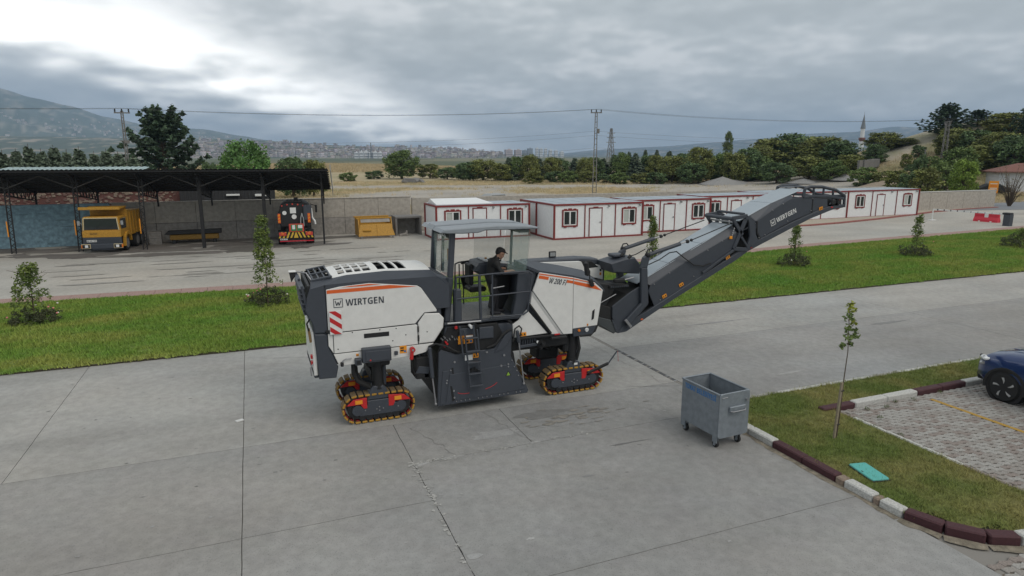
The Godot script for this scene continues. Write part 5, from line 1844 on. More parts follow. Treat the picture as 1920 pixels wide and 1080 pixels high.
func build_tanker() -> void:
	var t := thing("tank_lorry", "black tank lorry seen from behind with a yellow striped bumper", "lorry", Vector3(2.5, 0, -43.25))
	t.rotation.y = deg_to_rad(-4.0)
	var b := mb()
	b.prism([[-0.85, 1.15], [0.85, 1.15], [0.98, 1.4], [0.98, 2.1], [0.8, 2.55], [0.5, 2.72], [-0.5, 2.72], [-0.8, 2.55], [-0.98, 2.1], [-0.98, 1.4]], -3.6, -0.25, 0.05)
	var tk := obj("tank", b, M.black, t)
	b = mb()
	b.box(Vector3(0.1, 2.82, -1.0), Vector3(0.26, 0.3, 0.26), 0.03)
	b.box(Vector3(0, 2.74, -1.2), Vector3(1.0, 0.06, 2.0))
	obj("hatch", b, M.black, tk)
	b = mb()
	b.box(Vector3(-0.1, 2.2, -0.23), Vector3(0.36, 0.36, 0.02))
	obj("notice", b, M.paper, tk)
	for q in [[-0.62, 2.05, 0.13], [-0.05, 1.8, 0.15]]:
		b = mb()
		b.cyl(Vector3(q[0], q[1], -0.26), Vector3(q[0], q[1], -0.22), q[2], q[2], 16)
		obj("round_notice", b, M.paper, tk)
	b = mb()
	for i in 5: b.cyl(Vector3(-0.75 + i * 0.32, 2.5 + 0.1 * sin(i * 0.8), -0.3), Vector3(-0.75 + i * 0.32, 2.5 + 0.1 * sin(i * 0.8), -0.2), 0.05, 0.05, 8)
	obj("marker_lamp", b, M.tank_red, tk)
	# pump box and pipes on the right half
	b = mb()
	b.box(Vector3(0.78, 2.05, -0.3), Vector3(0.5, 0.95, 0.4), 0.03)
	obj("pump_box", b, M.dark_top, t)
	b = mb()
	b.tube([Vector3(0.32, 1.2, -0.12), Vector3(0.34, 1.7, -0.12), Vector3(0.42, 2.0, -0.15), Vector3(0.5, 1.7, -0.12), Vector3(0.52, 1.2, -0.12)], 0.035, 8)
	obj("pipe", b, M.zinc, t)
	for s in [-0.95, 0.85]:
		b = mb()
		b.box(Vector3(s, 1.72, -0.1), Vector3(0.16, 0.6, 0.04), 0.01)
		var pl := obj("side_marker", b, M.orange, t)
		for k in 3:
			b = mb()
			b.box(Vector3(s, 1.53 + k * 0.19, -0.075), Vector3(0.15, 0.06, 0.012), 0.0, Basis(Vector3.BACK, 0.5))
			obj("stripe", b, M.sticker, pl)
	b = mb()
	b.box(Vector3(0.05, 1.12, 0.0), Vector3(0.9, 0.5, 0.22), 0.02)
	var gb := obj("equipment_box", b, M.tank_red, t)
	b = mb()
	for s in [-0.17, 0.19]: b.box(Vector3(0.05 + s, 1.13, 0.115), Vector3(0.32, 0.4, 0.02))
	obj("door", b, M.sign_green, gb)
	b = mb()
	b.box(Vector3(-0.12, 1.17, 0.13), Vector3(0.17, 0.26, 0.012))
	b.box(Vector3(0.28, 1.2, 0.13), Vector3(0.26, 0.2, 0.012))
	obj("notice", b, M.paper, gb)
	# bumper with yellow and black stripes
	b = mb()
	b.box(Vector3(0, 0.68, 0.0), Vector3(2.16, 0.42, 0.12), 0.015)
	var bm := obj("bumper", b, M.black, t)
	for i in 9:
		var x := -0.92 + i * 0.23
		var k: float = -signf(x) * 0.08
		b = mb()
		if i == 4: b.prism([[-0.14, 0.49], [0.14, 0.49], [0.02, 0.87], [-0.02, 0.87]], 0.05, 0.068)
		else: b.prism([[x - 0.055 - k, 0.49], [x + 0.055 - k, 0.49], [x + 0.055 + k, 0.87], [x - 0.055 + k, 0.87]], 0.05, 0.068)
		obj("stripe", b, M.sticker_yellow, bm)
	for s in [-0.8, 0.8]:
		b = mb()
		b.box(Vector3(s, 0.74, 0.08), Vector3(0.44, 0.22, 0.06), 0.03)
		var tl := obj("tail_lamp", b, M.tank_red, t)
		b = mb()
		b.box(Vector3(s, 0.76, 0.115), Vector3(0.16, 0.08, 0.02))
		obj("lens", b, M.lamp_orange, tl)
	b = mb()
	b.box(Vector3(0, 0.4, -0.05), Vector3(1.9, 0.14, 0.1), 0.02)
	obj("underrun_bar", b, M.black, t)
	b = mb()
	b.box(Vector3(0.03, 0.28, 0.0), Vector3(2.05, 0.06, 0.08), 0.01)
	obj("red_bar", b, M.plastic_red, t)
	b = mb()
	b.box(Vector3(-0.75, 0.41, 0.03), Vector3(0.44, 0.1, 0.02))
	var np := obj("number_plate", b, M.paper, t)
	text_on(np, "plate_number", "60 EF 017", 0.065, M.black, Vector3(-0.75, 0.41, 0.042))
	# cab with mirror and white pipe on the right
	b = mb()
	b.prism([[-1.0, 0.7], [1.0, 0.7], [1.0, 2.2], [0.85, 2.45], [-0.85, 2.45], [-1.0, 2.2]], -4.6, -3.7, 0.05)
	obj("cab", b, M.dark_top, t)
	b = mb()
	b.bar(Vector3(1.0, 2.4, -3.0), Vector3(1.35, 2.3, -2.6), 0.04, 0.04)
	b.box(Vector3(1.36, 2.1, -2.6), Vector3(0.12, 0.5, 0.16), 0.03)
	obj("mirror", b, M.black, t)
	b = mb()
	b.tube([Vector3(1.02, 2.3, -0.4), Vector3(1.05, 1.7, -0.3), Vector3(1.2, 1.5, -0.2), Vector3(1.22, 1.3, -0.2)], 0.06, 8)
	obj("white_pipe", b, M.frame_white, t)
	for s in [-0.85, 0.85]:
		wheel(t, Vector3(s, 0.46, -0.9), 0.46, 0.5, M.pole_concrete)
		wheel(t, Vector3(s, 0.46, -3.8), 0.46, 0.3, M.pole_concrete)

# ---------------------------------------------------------------- the planted island and the parking place
func kerb_run(parent: Node, pts: Array, h: float, w: float, m: Material, stone := 0.75) -> void:
	for i in pts.size() - 1:
		var a: Vector3 = pts[i]
		var d: Vector3 = pts[i + 1]
		var n := maxi(1, int(round(a.distance_to(d) / stone)))
		for k in n:
			var b := mb()
			var p0 := a.lerp(d, float(k) / n)
			var p1 := a.lerp(d, float(k + 1) / n)
			var e := (p1 - p0).normalized() * 0.006
			b.bar(p0 + e + Vector3(0, h / 2 - 0.03, 0), p1 - e + Vector3(0, h / 2 - 0.03 + rng.randf_range(-0.004, 0.004), 0), w, h + 0.06, 0.022)
			obj("kerb_stone", b, m, parent)

func paver_mesh() -> ArrayMesh:
	var b := mb()
	var l := 0.219
	var w := 0.106
	var d := 0.022
	var p := []
	for q in [[-0.5, 0.0], [-0.25, 1.0], [0.25, -1.0], [0.5, 0.0]]: p.append([q[0] * l, -w / 2 + q[1] * d])
	for q in [[0.5, 0.0], [0.25, -1.0], [-0.25, 1.0], [-0.5, 0.0]]: p.append([q[0] * l, w / 2 + q[1] * d])
	b.xf = Transform3D(Basis(Vector3.RIGHT, -PI / 2), Vector3.ZERO)
	b.prism(p, -0.05, 0.0, 0.007)
	return b.mesh()

func pave(parent: Node, x0: float, x1: float, z0: float, z1: float, y: float, me: Mesh, near: Vector3, most: int) -> void:
	var cells := []
	var j := 0
	var z := z0
	while z < z1:
		var x := x0 + (0.1125 if j % 2 == 1 else 0.0)
		while x < x1:
			cells.append(Vector3(x, y + rng.randf_range(-0.003, 0.003), z))
			x += 0.225
		z += 0.1125
		j += 1
	cells.sort_custom(func(a, d): return a.distance_squared_to(near) < d.distance_squared_to(near))
	var ms := [M.paver_a, M.paver_a, M.paver_b, M.paver_b, M.paver_c]
	var rest := [[], [], []]
	for i in cells.size():
		var k := rng.randi() % 5
		if i < most:
			inst("paver", me, ms[k], parent, cells[i])
		else: rest[0 if k < 2 else (1 if k < 4 else 2)].append(cells[i])
	for k in 3:
		if rest[k].is_empty(): continue
		var mm := MultiMesh.new()
		mm.transform_format = MultiMesh.TRANSFORM_3D
		mm.mesh = me
		mm.instance_count = rest[k].size()
		for i in rest[k].size(): mm.set_instance_transform(i, Transform3D(Basis(), rest[k][i]))
		var o := MultiMeshInstance3D.new()
		o.multimesh = mm
		o.material_override = [M.paver_a, M.paver_b, M.paver_c][k]
		o.name = "distant_pavers"
		o.set_meta("kind", "stuff")
		parent.add_child(o, true)

func island_tone(x: float, z: float) -> Color:
	var n := stain.get_noise_2d(x * 2.4, z * 2.4 + 60.0)
	var d := fine.get_noise_2d(x * 1.3 + 9.0, z * 1.3)
	return Color(0.135, 0.180, 0.034).lerp(Color(0.270, 0.245, 0.080), clampf(0.36 + n * 1.3 + d * 0.4, 0, 1))

func build_island() -> void:
	var edge := [Vector3(9.22, 0, -11.1), Vector3(9.22, 0, -9.1), Vector3(9.22, 0, -7.6), Vector3(9.24, 0, -6.35), Vector3(9.42, 0, -5.85), Vector3(9.75, 0, -5.45), Vector3(10.15, 0, -5.25), Vector3(10.9, 0, -5.12), Vector3(14.0, 0, -5.05)]
	var b := mb()
	b.tinted = true
	# lawn sheet
	var pts := []
	var y := 0.09
	var rows := [[9.25, 30.0, -11.15, -10.0], [9.25, 11.62, -10.0, -6.2], [9.6, 11.62, -6.2, -5.6], [10.2, 11.62, -5.6, -5.1]]
	for r in rows:
		var nx := int(ceil((r[1] - r[0]) / 0.25))
		var nz := int(ceil((r[3] - r[2]) / 0.25))
		for i in nx:
			for j in nz:
				var q := []
				for c in [[i, j], [i, j + 1], [i + 1, j + 1], [i + 1, j]]:
					var px: float = lerpf(r[0], r[1], float(c[0]) / nx)
					var pz: float = lerpf(r[2], r[3], float(c[1]) / nz)
					q.append([Vector3(px, y, pz), island_tone(px, pz) * 0.9])
				for k in [0, 2, 1, 0, 3, 2]:
					b.col = q[k][1]
					b.put(q[k][0], Vector3.UP)
	structure("island_lawn", b, M.soil)
	var pl := []
	var tn := []
	for i in 30000:
		var gx := rng.randf_range(9.2, 22.0)
		var gz := rng.randf_range(-11.2, -5.1)
		var ok := gz < -10.03 or gx < 11.64
		if gx > 11.64 and rng.randf() < 0.2: ok = ok and true
		if gz > -6.2 and gx < 9.3 + (gz + 6.2) * 0.9: ok = false
		if not ok: continue
		var s := rng.randf_range(0.65, 1.25)
		pl.append(Transform3D(Basis(Vector3.UP, rng.randf() * TAU).scaled(Vector3(s, s * rng.randf_range(0.6, 1.3), s)), Vector3(gx, y - 0.005, gz)))
		tn.append(island_tone(gx, gz) * rng.randf_range(0.8, 1.4))
	var gr := scatter("island_grass", tuft_mesh(9, 0.062, 0.0042, 0.045, 6, 0.7), M.blade, pl, tn)
	tag(gr, "short patchy grass of the small lawn inside the painted kerb", "grass", "", "stuff")
	# painted kerbs
	b = mb()
	b.box(Vector3(11.0, -0.04, -8.0), Vector3(4.2, 0.04, 6.3))
	var kb := structure("kerb", b, M.joint)
	kerb_run(kb, [edge[0], edge[1]], 0.13, 0.2, M.kerb_white)
	kerb_run(kb, [edge[1], edge[2]], 0.13, 0.2, M.kerb_maroon)
	kerb_run(kb, [edge[2], Vector3(9.22, 0, -7.42)], 0.12, 0.2, M.stone_a, 0.2)
	kerb_run(kb, [Vector3(9.22, 0, -7.42), Vector3(9.22, 0, -6.86)], 0.13, 0.2, M.kerb_white, 0.6)
	kerb_run(kb, [Vector3(9.22, 0, -6.86), Vector3(9.22, 0, -6.74)], 0.115, 0.19, M.stone_a, 0.2)
	kerb_run(kb, [Vector3(9.22, 0, -6.74), edge[3]], 0.13, 0.2, M.kerb_white, 0.4)
	kerb_run(kb, [edge[3], edge[4], edge[5], edge[6]], 0.14, 0.2, M.kerb_maroon, 0.4)
	kerb_run(kb, [edge[6], edge[7], edge[8]], 0.14, 0.2, M.kerb_white)
	# low edging towards the road
	var x := 9.3
	var i2 := 0
	while x < 26.0:
		b = mb()
		b.bar(Vector3(x + 0.005, 0.03, -11.22), Vector3(x + 0.995, 0.03, -11.22), 0.11, 0.13, 0.015)
		obj("edging_stone", b, M.kerb_white if i2 % 4 != 1 else M.paver_a, kb)
		x += 1.0
		i2 += 1
	# kerb at the head of the parking bays
	kerb_run(kb, [Vector3(11.35, 0, -10.0), Vector3(12.3, 0, -10.0)], 0.15, 0.19, M.kerb_maroon, 0.95)
	kerb_run(kb, [Vector3(12.3, 0, -10.0), Vector3(14.3, 0, -10.0)], 0.16, 0.19, M.kerb_white, 1.0)
	kerb_run(kb, [Vector3(14.3, 0, -10.0), Vector3(16.0, 0, -10.0)], 0.16, 0.19, M.kerb_maroon, 0.85)
	kerb_run(kb, [Vector3(16.0, 0, -10.0), Vector3(18.0, 0, -10.0)], 0.16, 0.19, M.kerb_white, 1.0)
	kerb_run(kb, [Vector3(18.0, 0, -10.0), Vector3(24.0, 0, -10.0)], 0.16, 0.19, M.kerb_maroon, 1.0)
	# flush edging between lawn and paving
	kerb_run(kb, [Vector3(11.7, 0, -9.88), Vector3(11.7, 0, -9.45)], 0.085, 0.1, M.paver_c, 0.5)
	kerb_run(kb, [Vector3(11.7, 0, -9.45), Vector3(11.7, 0, -7.1)], 0.1, 0.1, M.kerb_white, 0.8)
	kerb_run(kb, [Vector3(11.7, 0, -7.1), Vector3(11.7, 0, -4.6)], 0.095, 0.1, M.paver_c, 0.8)
	# paving
	b = mb()
	b.quad(Vector3(11.7, 0.005, -9.95), Vector3(11.7, 0.005, -4.6), Vector3(24, 0.005, -4.6), Vector3(24, 0.005, -9.95))
	var pv := structure("parking_paving", b, M.joint)
	var me := paver_mesh()
	pave(pv, 11.87, 20.0, -9.83, -4.7, 0.045, me, Vector3(12.5, 0, -7.0), 300)
	b = mb()
	b.quad(Vector3(9.13, -0.03, -5.2), Vector3(9.13, -0.03, -2.5), Vector3(14.5, -0.03, -2.5), Vector3(14.5, -0.03, -5.2))
	var pv2 := structure("pavement", b, M.gravel_tan)
	pave(pv2, 9.25, 12.4, -4.98, -3.0, 0.004, me, Vector3(9.8, 0, -4.9), 200)
	b = mb()
	b.tinted = true
	var foot := [Vector3(9.115, 0, -10.4), Vector3(9.115, 0, -9.1), Vector3(9.115, 0, -7.6), Vector3(9.13, 0, -6.35), Vector3(9.31, 0, -5.78), Vector3(9.66, 0, -5.36), Vector3(10.1, 0, -5.14), Vector3(10.9, 0, -5.01), Vector3(13.0, 0, -4.95)]
	for k in foot.size() - 1:
		var n := 24
		for w in n:
			var e := []
			for c in [float(w) / n, float(w + 1) / n]:
				var p: Vector3 = foot[k].lerp(foot[k + 1], c)
				var d: Vector3 = (foot[k + 1] - foot[k]).normalized().cross(Vector3.UP) * -1.0
				var wd := 0.07 + 0.10 * clampf(fine.get_noise_2d(p.x * 3.0, p.z * 3.0) + 0.35, 0.0, 1.0) + 0.08 * smoothstep(-6.8, -5.6, p.z)
				e.append([p + Vector3(0, 0.007, 0), p - d * wd + Vector3(0, 0.005, 0), Color(0.29, 0.25, 0.19) * (1.0 + fine.get_noise_2d(p.x * 7.0, p.z * 7.0) * 0.5)])
			b.col = e[0][2]
			b.quad(e[0][0], e[0][1], e[1][1], e[1][0])
	var dt := obj("kerb_dirt", b, M.soil)
	tag(dt, "sandy dirt washed up along the foot of the painted kerb", "dirt", "", "stuff")
	# yellow bay line
	b = mb()
	b.tinted = false
	for k in 14: b.box(Vector3(14.36 + rng.randf_range(-0.004, 0.004), 0.0485, -9.45 + k * 0.34), Vector3(0.105, 0.006, 0.332), 0.001)
	var ln := obj("bay_line", b, M.yellow_line)
	tag(ln, "worn yellow line painted across the parking pavers", "road marking")
	# weeds in the paving
	for q in [[12.4, -9.7], [12.9, -9.62], [13.35, -9.75], [12.2, -9.2], [11.78, -8.4], [14.9, -9.8], [13.9, -9.72], [9.95, -4.75], [10.7, -4.8]]:
		b = mb()
		b.tinted = true
		leaves(b, Vector3(0, 0.05, 0), Vector3(0.07, 0.05, 0.07), 40, 0.016, Color(0.07, 0.10, 0.03), rng)
		var wd := obj("weed", b, M.leaf)
		wd.position = Vector3(q[0], 0.045 if q[1] < -5 else 0.0, q[1])
		tag(wd, "small green weed sprouting between paving stones", "weed", "weeds in the paving")
	build_bin()
	build_cover()
	build_young_tree()
	build_car()
	var pp := mb()
	pp.box(Vector3(0, 0.012, 0), Vector3(0.16, 0.02, 0.1), 0.004, Basis(Vector3.UP, 0.4))
	var lit := obj("paper_scrap", pp, M.oil_paper)
	lit.position = Vector3(-0.58, 0.0, -14.35)
	tag(lit, "crumpled white paper scrap lying on the concrete road", "litter")

func build_bin() -> void:
	var t := thing("waste_bin", "open galvanised steel waste bin on four castors beside the kerb", "bin", Vector3(8.38, 0, -9.97))
	t.rotation.y = deg_to_rad(3.0)
	var w := 0.36
	var l := 0.55
	var y0 := 0.24
	var y1 := 1.11
	var b := mb()
	for s in [-1.0, 1.0]: b.box(Vector3(s * w, (y0 + y1) / 2, 0), Vector3(0.012, y1 - y0, l * 2 - 0.03))
	obj("side", b, M.galvanised, t)
	b = mb()
	b.prism([[-w, y0 + 0.08], [-w + 0.08, y0], [w - 0.08, y0], [w, y0 + 0.08], [w, y1], [-w, y1]], l - 0.014, l, 0.003)
	b.prism([[-w, y0 + 0.08], [-w + 0.08, y0], [w - 0.08, y0], [w, y0 + 0.08], [w, y1], [-w, y1]], -l, -l + 0.014, 0.003)
	# rolled plates with round corners standing off the ends
	var rp := []
	for q in [[-1, -1], [1, -1], [1, 1], [-1, 1]]:
		for k in 5:
			var a: float = atan2(q[1], q[0]) - PI / 4 + PI / 8 * k
			rp.append([q[0] * (w - 0.05) + cos(a) * 0.07, (y0 + y1) / 2 + q[1] * ((y1 - y0) / 2 - 0.05) + sin(a) * 0.07])
	b.prism(rp, l + 0.002, l + 0.022, 0.006)
	obj("end", b, M.galvanised, t)
	b = mb()
	b.box(Vector3(0, y0 + 0.006, 0), Vector3(w * 2, 0.012, l * 2))
	obj("floor", b, M.galvanised, t)
	b = mb()
	for s in [-1.0, 1.0]:
		b.tube([Vector3(s * w, y1, -l), Vector3(s * w, y1, l)], 0.022, 8)
		b.tube([Vector3(-w, y1, s * l), Vector3(w, y1, s * l)], 0.022, 8)
	obj("rim", b, M.galvanised, t)
	for s in [-1.0, 1.0]:
		b = mb()
		b.box(Vector3(0.05, 0.80, s * (l + 0.045)), Vector3(0.40, 0.11, 0.045), 0.012)
		var h := obj("handle", b, M.galvanised, t)
		b = mb()
		b.tube([Vector3(-0.13, 0.77, s * (l + 0.07)), Vector3(-0.1, 0.765, s * (l + 0.10)), Vector3(0.2, 0.765, s * (l + 0.10)), Vector3(0.23, 0.78, s * (l + 0.07))], 0.013, 8)
		obj("grip", b, M.steel, h)
	b = mb()
	b.cyl(Vector3(w - 0.08, 0.95, l), Vector3(w - 0.08, 0.95, l + 0.06), 0.018, 0.018, 10)
	b.cyl(Vector3(w - 0.08, 0.95, l + 0.05), Vector3(w - 0.08, 0.95, l + 0.075), 0.028, 0.028, 10)
	b.box(Vector3(-w + 0.1, y1 - 0.06, l + 0.02), Vector3(0.15, 0.02, 0.03), 0.004)
	obj("catch", b, M.steel, t)
	for s in [-1.0, 1.0]:
		for e in [-1.0, 1.0]:
			var c := Vector3(s * 0.28, 0.075, e * 0.44)
			b = mb()
			b.box(c + Vector3(0, 0.15, 0), Vector3(0.11, 0.02, 0.12), 0.004)
			for k in [-1.0, 1.0]: b.prism([[c.x - 0.03 + k * 0.035 - 0.006, 0.05], [c.x - 0.03 + k * 0.035 + 0.006, 0.05], [c.x + k * 0.035 + 0.006, 0.225], [c.x + k * 0.035 - 0.006, 0.225]], c.z - 0.02, c.z + 0.03)
			var ca := obj("castor", b, M.galvanised, t)
			b = mb()
			b.cyl(c + Vector3(-0.022 - 0.02, 0, 0), c + Vector3(0.022 - 0.02, 0, 0), 0.075, 0.075, 18)
			obj("wheel", b, M.rubber, ca)
			b = mb()
			b.cyl(c + Vector3(-0.05, 0, 0), c + Vector3(0.012, 0, 0), 0.035, 0.035, 12)
			obj("hub", b, M.steel, ca)
	for s in [-1.0, 1.0]:
		b = mb()
		b.box(Vector3(-0.355, 0.2, s * 0.47), Vector3(0.02, 0.17, 0.13), 0.004)
		obj("leg_plate", b, M.galvanised, t)
	var tx := text_on(t, "lettering", "TOKAT BELEDİYESİ", 0.105, M.blue_ink, Vector3(-w - 0.008, 1.0, 0.0), Basis(Vector3.UP, -PI / 2))
	tx.scale = Vector3(0.90 / tx.mesh.get_aabb().size.x, 1, 1)

func build_cover() -> void:
	var b := mb()
	b.xf = Transform3D(Basis(Vector3.RIGHT, -PI / 2), Vector3.ZERO)
	var p := []
	for q in [[0.27, 0.13], [-0.27, 0.13], [-0.27, -0.13], [0.27, -0.13]]:
		for k in 4:
			var a: float = atan2(q[1], q[0])
			a = [PI / 4, 3 * PI / 4, 5 * PI / 4, 7 * PI / 4][int((p.size()) / 4)] - PI / 4 + PI / 6 * k
			p.append([q[0] + cos(a) * 0.04, q[1] + sin(a) * 0.04])
	b.prism(p, 0.0, 0.045, 0.01)
	var t := thing("valve_box", "turquoise plastic valve box lid lying in the small lawn", "lid", Vector3(9.80, 0.09, -7.49))
	t.rotation.y = deg_to_rad(78.0)
	obj("lid", b, M.turquoise, t)
	b = mb()
	b.box(Vector3(0.0, 0.047, -0.13), Vector3(0.05, 0.006, 0.02), 0.002)
	obj("finger_slot", b, M.black, t)
	b = mb()
	b.box(Vector3(0, 0.006, 0), Vector3(0.64, 0.03, 0.36), 0.01)
	obj("collar", b, M.black, t)

func build_young_tree() -> void:
	var t := thing("young_tree", "thin young tree with few leaves tied to a wooden stake", "tree", Vector3(10.45, 0.08, -8.8))
	var b := mb()
	var path := [Vector3(0.03, -0.05, 0), Vector3(0.05, 0.6, 0.01), Vector3(0.07, 1.2, 0.0), Vector3(0.075, 1.8, 0.02), Vector3(0.05, 2.3, 0.0), Vector3(0.03, 2.72, 0.0)]
	for i in path.size() - 1: b.cyl(path[i], path[i + 1], 0.014 - i * 0.0018, 0.0122 - i * 0.0018, 7)
	for q in [[1.95, 0.16, 0.25], [2.1, -0.12, 0.2], [2.2, 0.15, 0.22], [2.35, -0.1, 0.15]]: b.cyl(Vector3(0.06, q[0], 0), Vector3(0.06 + q[1], q[0] + q[2], 0.03), 0.006, 0.003, 5)
	obj("trunk", b, M.bark, t)
	b = mb()
	b.tinted = true
	var r := RandomNumberGenerator.new()
	r.seed = 5
	for q in [[0.05, 2.66, 0.08, 0.10, 1], [0.0, 2.5, 0.09, 0.10, 0], [0.12, 2.38, 0.08, 0.09, 1], [-0.02, 2.28, 0.07, 0.08, 0], [0.17, 2.22, 0.08, 0.06, 0], [0.06, 2.08, 0.08, 0.07, 0], [0.20, 2.12, 0.07, 0.05, 0], [0.02, 1.9, 0.06, 0.06, 0], [0.14, 1.95, 0.05, 0.05, 0], [0.02, 2.76, 0.05, 0.05, 1]]:
		leaves(b, Vector3(q[0], q[1], r.randf_range(-0.06, 0.06)), Vector3(q[2] * 1.15, q[3] * 1.1, q[2] * 1.15), 26, 0.044, Color(0.30, 0.33, 0.05) if q[4] == 1 else Color(0.125, 0.175, 0.05), r)
	obj("crown", b, M.leaf, t)
	b = mb()
	b.box(Vector3(0, 0.56, 0.0), Vector3(0.05, 1.22, 0.04), 0.004, Basis(Vector3.BACK, -0.05))
	obj("stake", b, M.stake, t)
	for y in [0.3, 1.0]:
		b = mb()
		b.box(Vector3(0.018 + y * 0.03, y, 0.0), Vector3(0.085, 0.018, 0.06), 0.004)
		obj("tie", b, M.black, t)

func build_car() -> void:
	# the car's own axes: length along z with the nose at -z, left side at -x
	var t := thing("parked_car", "dark blue car parked nose to the painted kerb", "car", Vector3(16.62, 0.045, -7.55))
	var sec := []   # z, half width, sill, belt, belt inset, top, top half width
	for q in [[-2.16, 0.50, 0.42, 0.66, 0.52, 0.78, 0.46], [-2.08, 0.72, 0.34, 0.74, 0.72, 0.88, 0.62], [-1.85, 0.85, 0.30, 0.86, 0.84, 1.02, 0.72], [-1.45, 0.885, 0.30, 0.94, 0.88, 1.10, 0.76], [-0.95, 0.89, 0.30, 0.98, 0.88, 1.15, 0.78], [-0.62, 0.89, 0.30, 1.0, 0.88, 1.2, 0.76], [0.05, 0.89, 0.30, 1.02, 0.88, 1.52, 0.64], [0.5, 0.89, 0.30, 1.03, 0.88, 1.6, 0.62], [1.4, 0.89, 0.32, 1.05, 0.88, 1.6, 0.62], [2.0, 0.88, 0.34, 1.08, 0.86, 1.5, 0.60], [2.3, 0.80, 0.42, 1.05, 0.80, 1.15, 0.62]]: sec.append(q)
	var b := mb()
	var ring := func(q: Array) -> Array:
		var o := []
		for s in [1.0, -1.0]:
			var half := [Vector3(s * q[1] * 0.86, q[2], q[0]), Vector3(s * q[1], q[2] + 0.12, q[0]), Vector3(s * q[1] * 1.01, (q[2] + q[3]) * 0.5, q[0]), Vector3(s * q[4], q[3], q[0]), Vector3(s * lerpf(q[4], q[6], 0.5), lerpf(q[3], q[5], 0.62), q[0]), Vector3(s * q[6], q[5] - 0.02, q[0]), Vector3(s * q[6] * 0.5, q[5] + 0.015, q[0])]
			if s < 0: half.reverse()
			o.append_array(half)
		return o
	var rings := []
	for q in sec: rings.append(ring.call(q))
	var m: int = rings[0].size()
	for i in sec.size() - 1:
		for k in m:
			var a: Vector3 = rings[i][k]
			var d: Vector3 = rings[i][(k + 1) % m]
			var e: Vector3 = rings[i + 1][(k + 1) % m]
			var f: Vector3 = rings[i + 1][k]
			b.quad(a, d, e, f)
	for k in range(1, m - 1):
		b.tri(rings[0][0], rings[0][k + 1], rings[0][k])
		b.tri(rings[sec.size() - 1][0], rings[sec.size() - 1][k], rings[sec.size() - 1][k + 1])
	var st := SurfaceTool.new()
	st.begin(Mesh.PRIMITIVE_TRIANGLES)
	for i in b.v.size():
		st.set_smooth_group(1)
		st.add_vertex(b.v[i])
	st.index()
	st.generate_normals()
	inst("body", st.commit(), M.car_blue, t)
	# side windows and screen
	b = mb()
	for s in [-1.0, 1.0]:
		var p := [Vector3(s * 0.875, 1.04, -0.35), Vector3(s * 0.885, 1.06, 1.6), Vector3(s * 0.68, 1.5, 1.3), Vector3(s * 0.68, 1.5, 0.25)]
		b.quad(p[0], p[1], p[2], p[3])
		b.quad(p[3], p[2], p[1], p[0])
	obj("side_window", b, M.window_glass, t)
	b = mb()
	b.quad(Vector3(-0.72, 1.21, -0.58), Vector3(0.72, 1.21, -0.58), Vector3(0.6, 1.545, 0.06), Vector3(-0.6, 1.545, 0.06))
	obj("windscreen", b, M.window_glass, t)
	# black wheel arches and sill
	for s in [-1.0, 1.0]:
		for zc in [-1.36, 1.38]:
			b = mb()
			var o2 := []
			var i2 := []
			for k in 13:
				var a := PI * k / 12.0 * 1.12 - 0.06 * PI
				o2.append([cos(a) * 0.47, 0.33 + sin(a) * 0.47])
				i2.append([cos(a) * 0.40, 0.33 + sin(a) * 0.40])
			i2.reverse()
			o2.append_array(i2)
			b.xf = Transform3D(Basis(Vector3.UP, PI / 2), Vector3(s * 0.885, 0, zc))
			b.prism(o2, -0.03, 0.03, 0.01)
			obj("wheel_arch", b, M.rubber, t)
			b = mb()
			b.cyl(Vector3(s * 0.62, 0.33, zc), Vector3(s * 0.893, 0.33, zc), 0.405, 0.405, 24)
			obj("arch_recess", b, M.black, t)
	b = mb()
	for s in [-1.0, 1.0]: b.box(Vector3(s * 0.875, 0.36, 0.0), Vector3(0.06, 0.16, 1.85), 0.02)
	b.prism([[-0.62, 0.30], [0.62, 0.30], [0.66, 0.46], [0.5, 0.56], [-0.5, 0.56], [-0.66, 0.46]], -2.15, -1.95, 0.03)
	obj("lower_trim", b, M.rubber, t)
	# wheels with a five spoke two tone rim
	for s in [-1.0, 1.0]:
		for zc in [-1.36, 1.38]:
			b = mb()
			var c := Vector3(s * 0.80, 0.345, zc)
			b.cyl(c + Vector3(-0.1, 0, 0), c + Vector3(0.1, 0, 0), 0.345, 0.345, 30)
			b.cyl(c + Vector3(0.1, 0, 0), c + Vector3(0.118, 0, 0), 0.345, 0.30, 30)
			b.cyl(c + Vector3(-0.118, 0, 0), c + Vector3(-0.1, 0, 0), 0.30, 0.345, 30)
			var wh := obj("wheel", b, M.rubber, t)
			b = mb()
			b.cyl(c + Vector3(-0.121, 0, 0), c + Vector3(0.121, 0, 0), 0.235, 0.235, 28)
			obj("rim", b, M.black, wh)
			for k in 5:
				b = mb()
				var a := TAU * k / 5.0 + 0.3
				b.xf = Transform3D(Basis(Vector3.UP, PI / 2), c + Vector3(s * 0.124, 0, 0))
				var dr := Vector2(cos(a), sin(a))
				var nr := Vector2(-sin(a), cos(a))
				var pl := []
				for q in [[0.09, -0.006], [0.15, -0.022], [0.222, -0.062], [0.232, -0.012], [0.16, 0.010]]:
					var v2: Vector2 = dr * q[0] + nr * q[1]
					pl.append([v2.x, v2.y])
				b.prism(pl, -0.006, 0.006, 0.003)
				obj("spoke", b, M.alloy, wh)
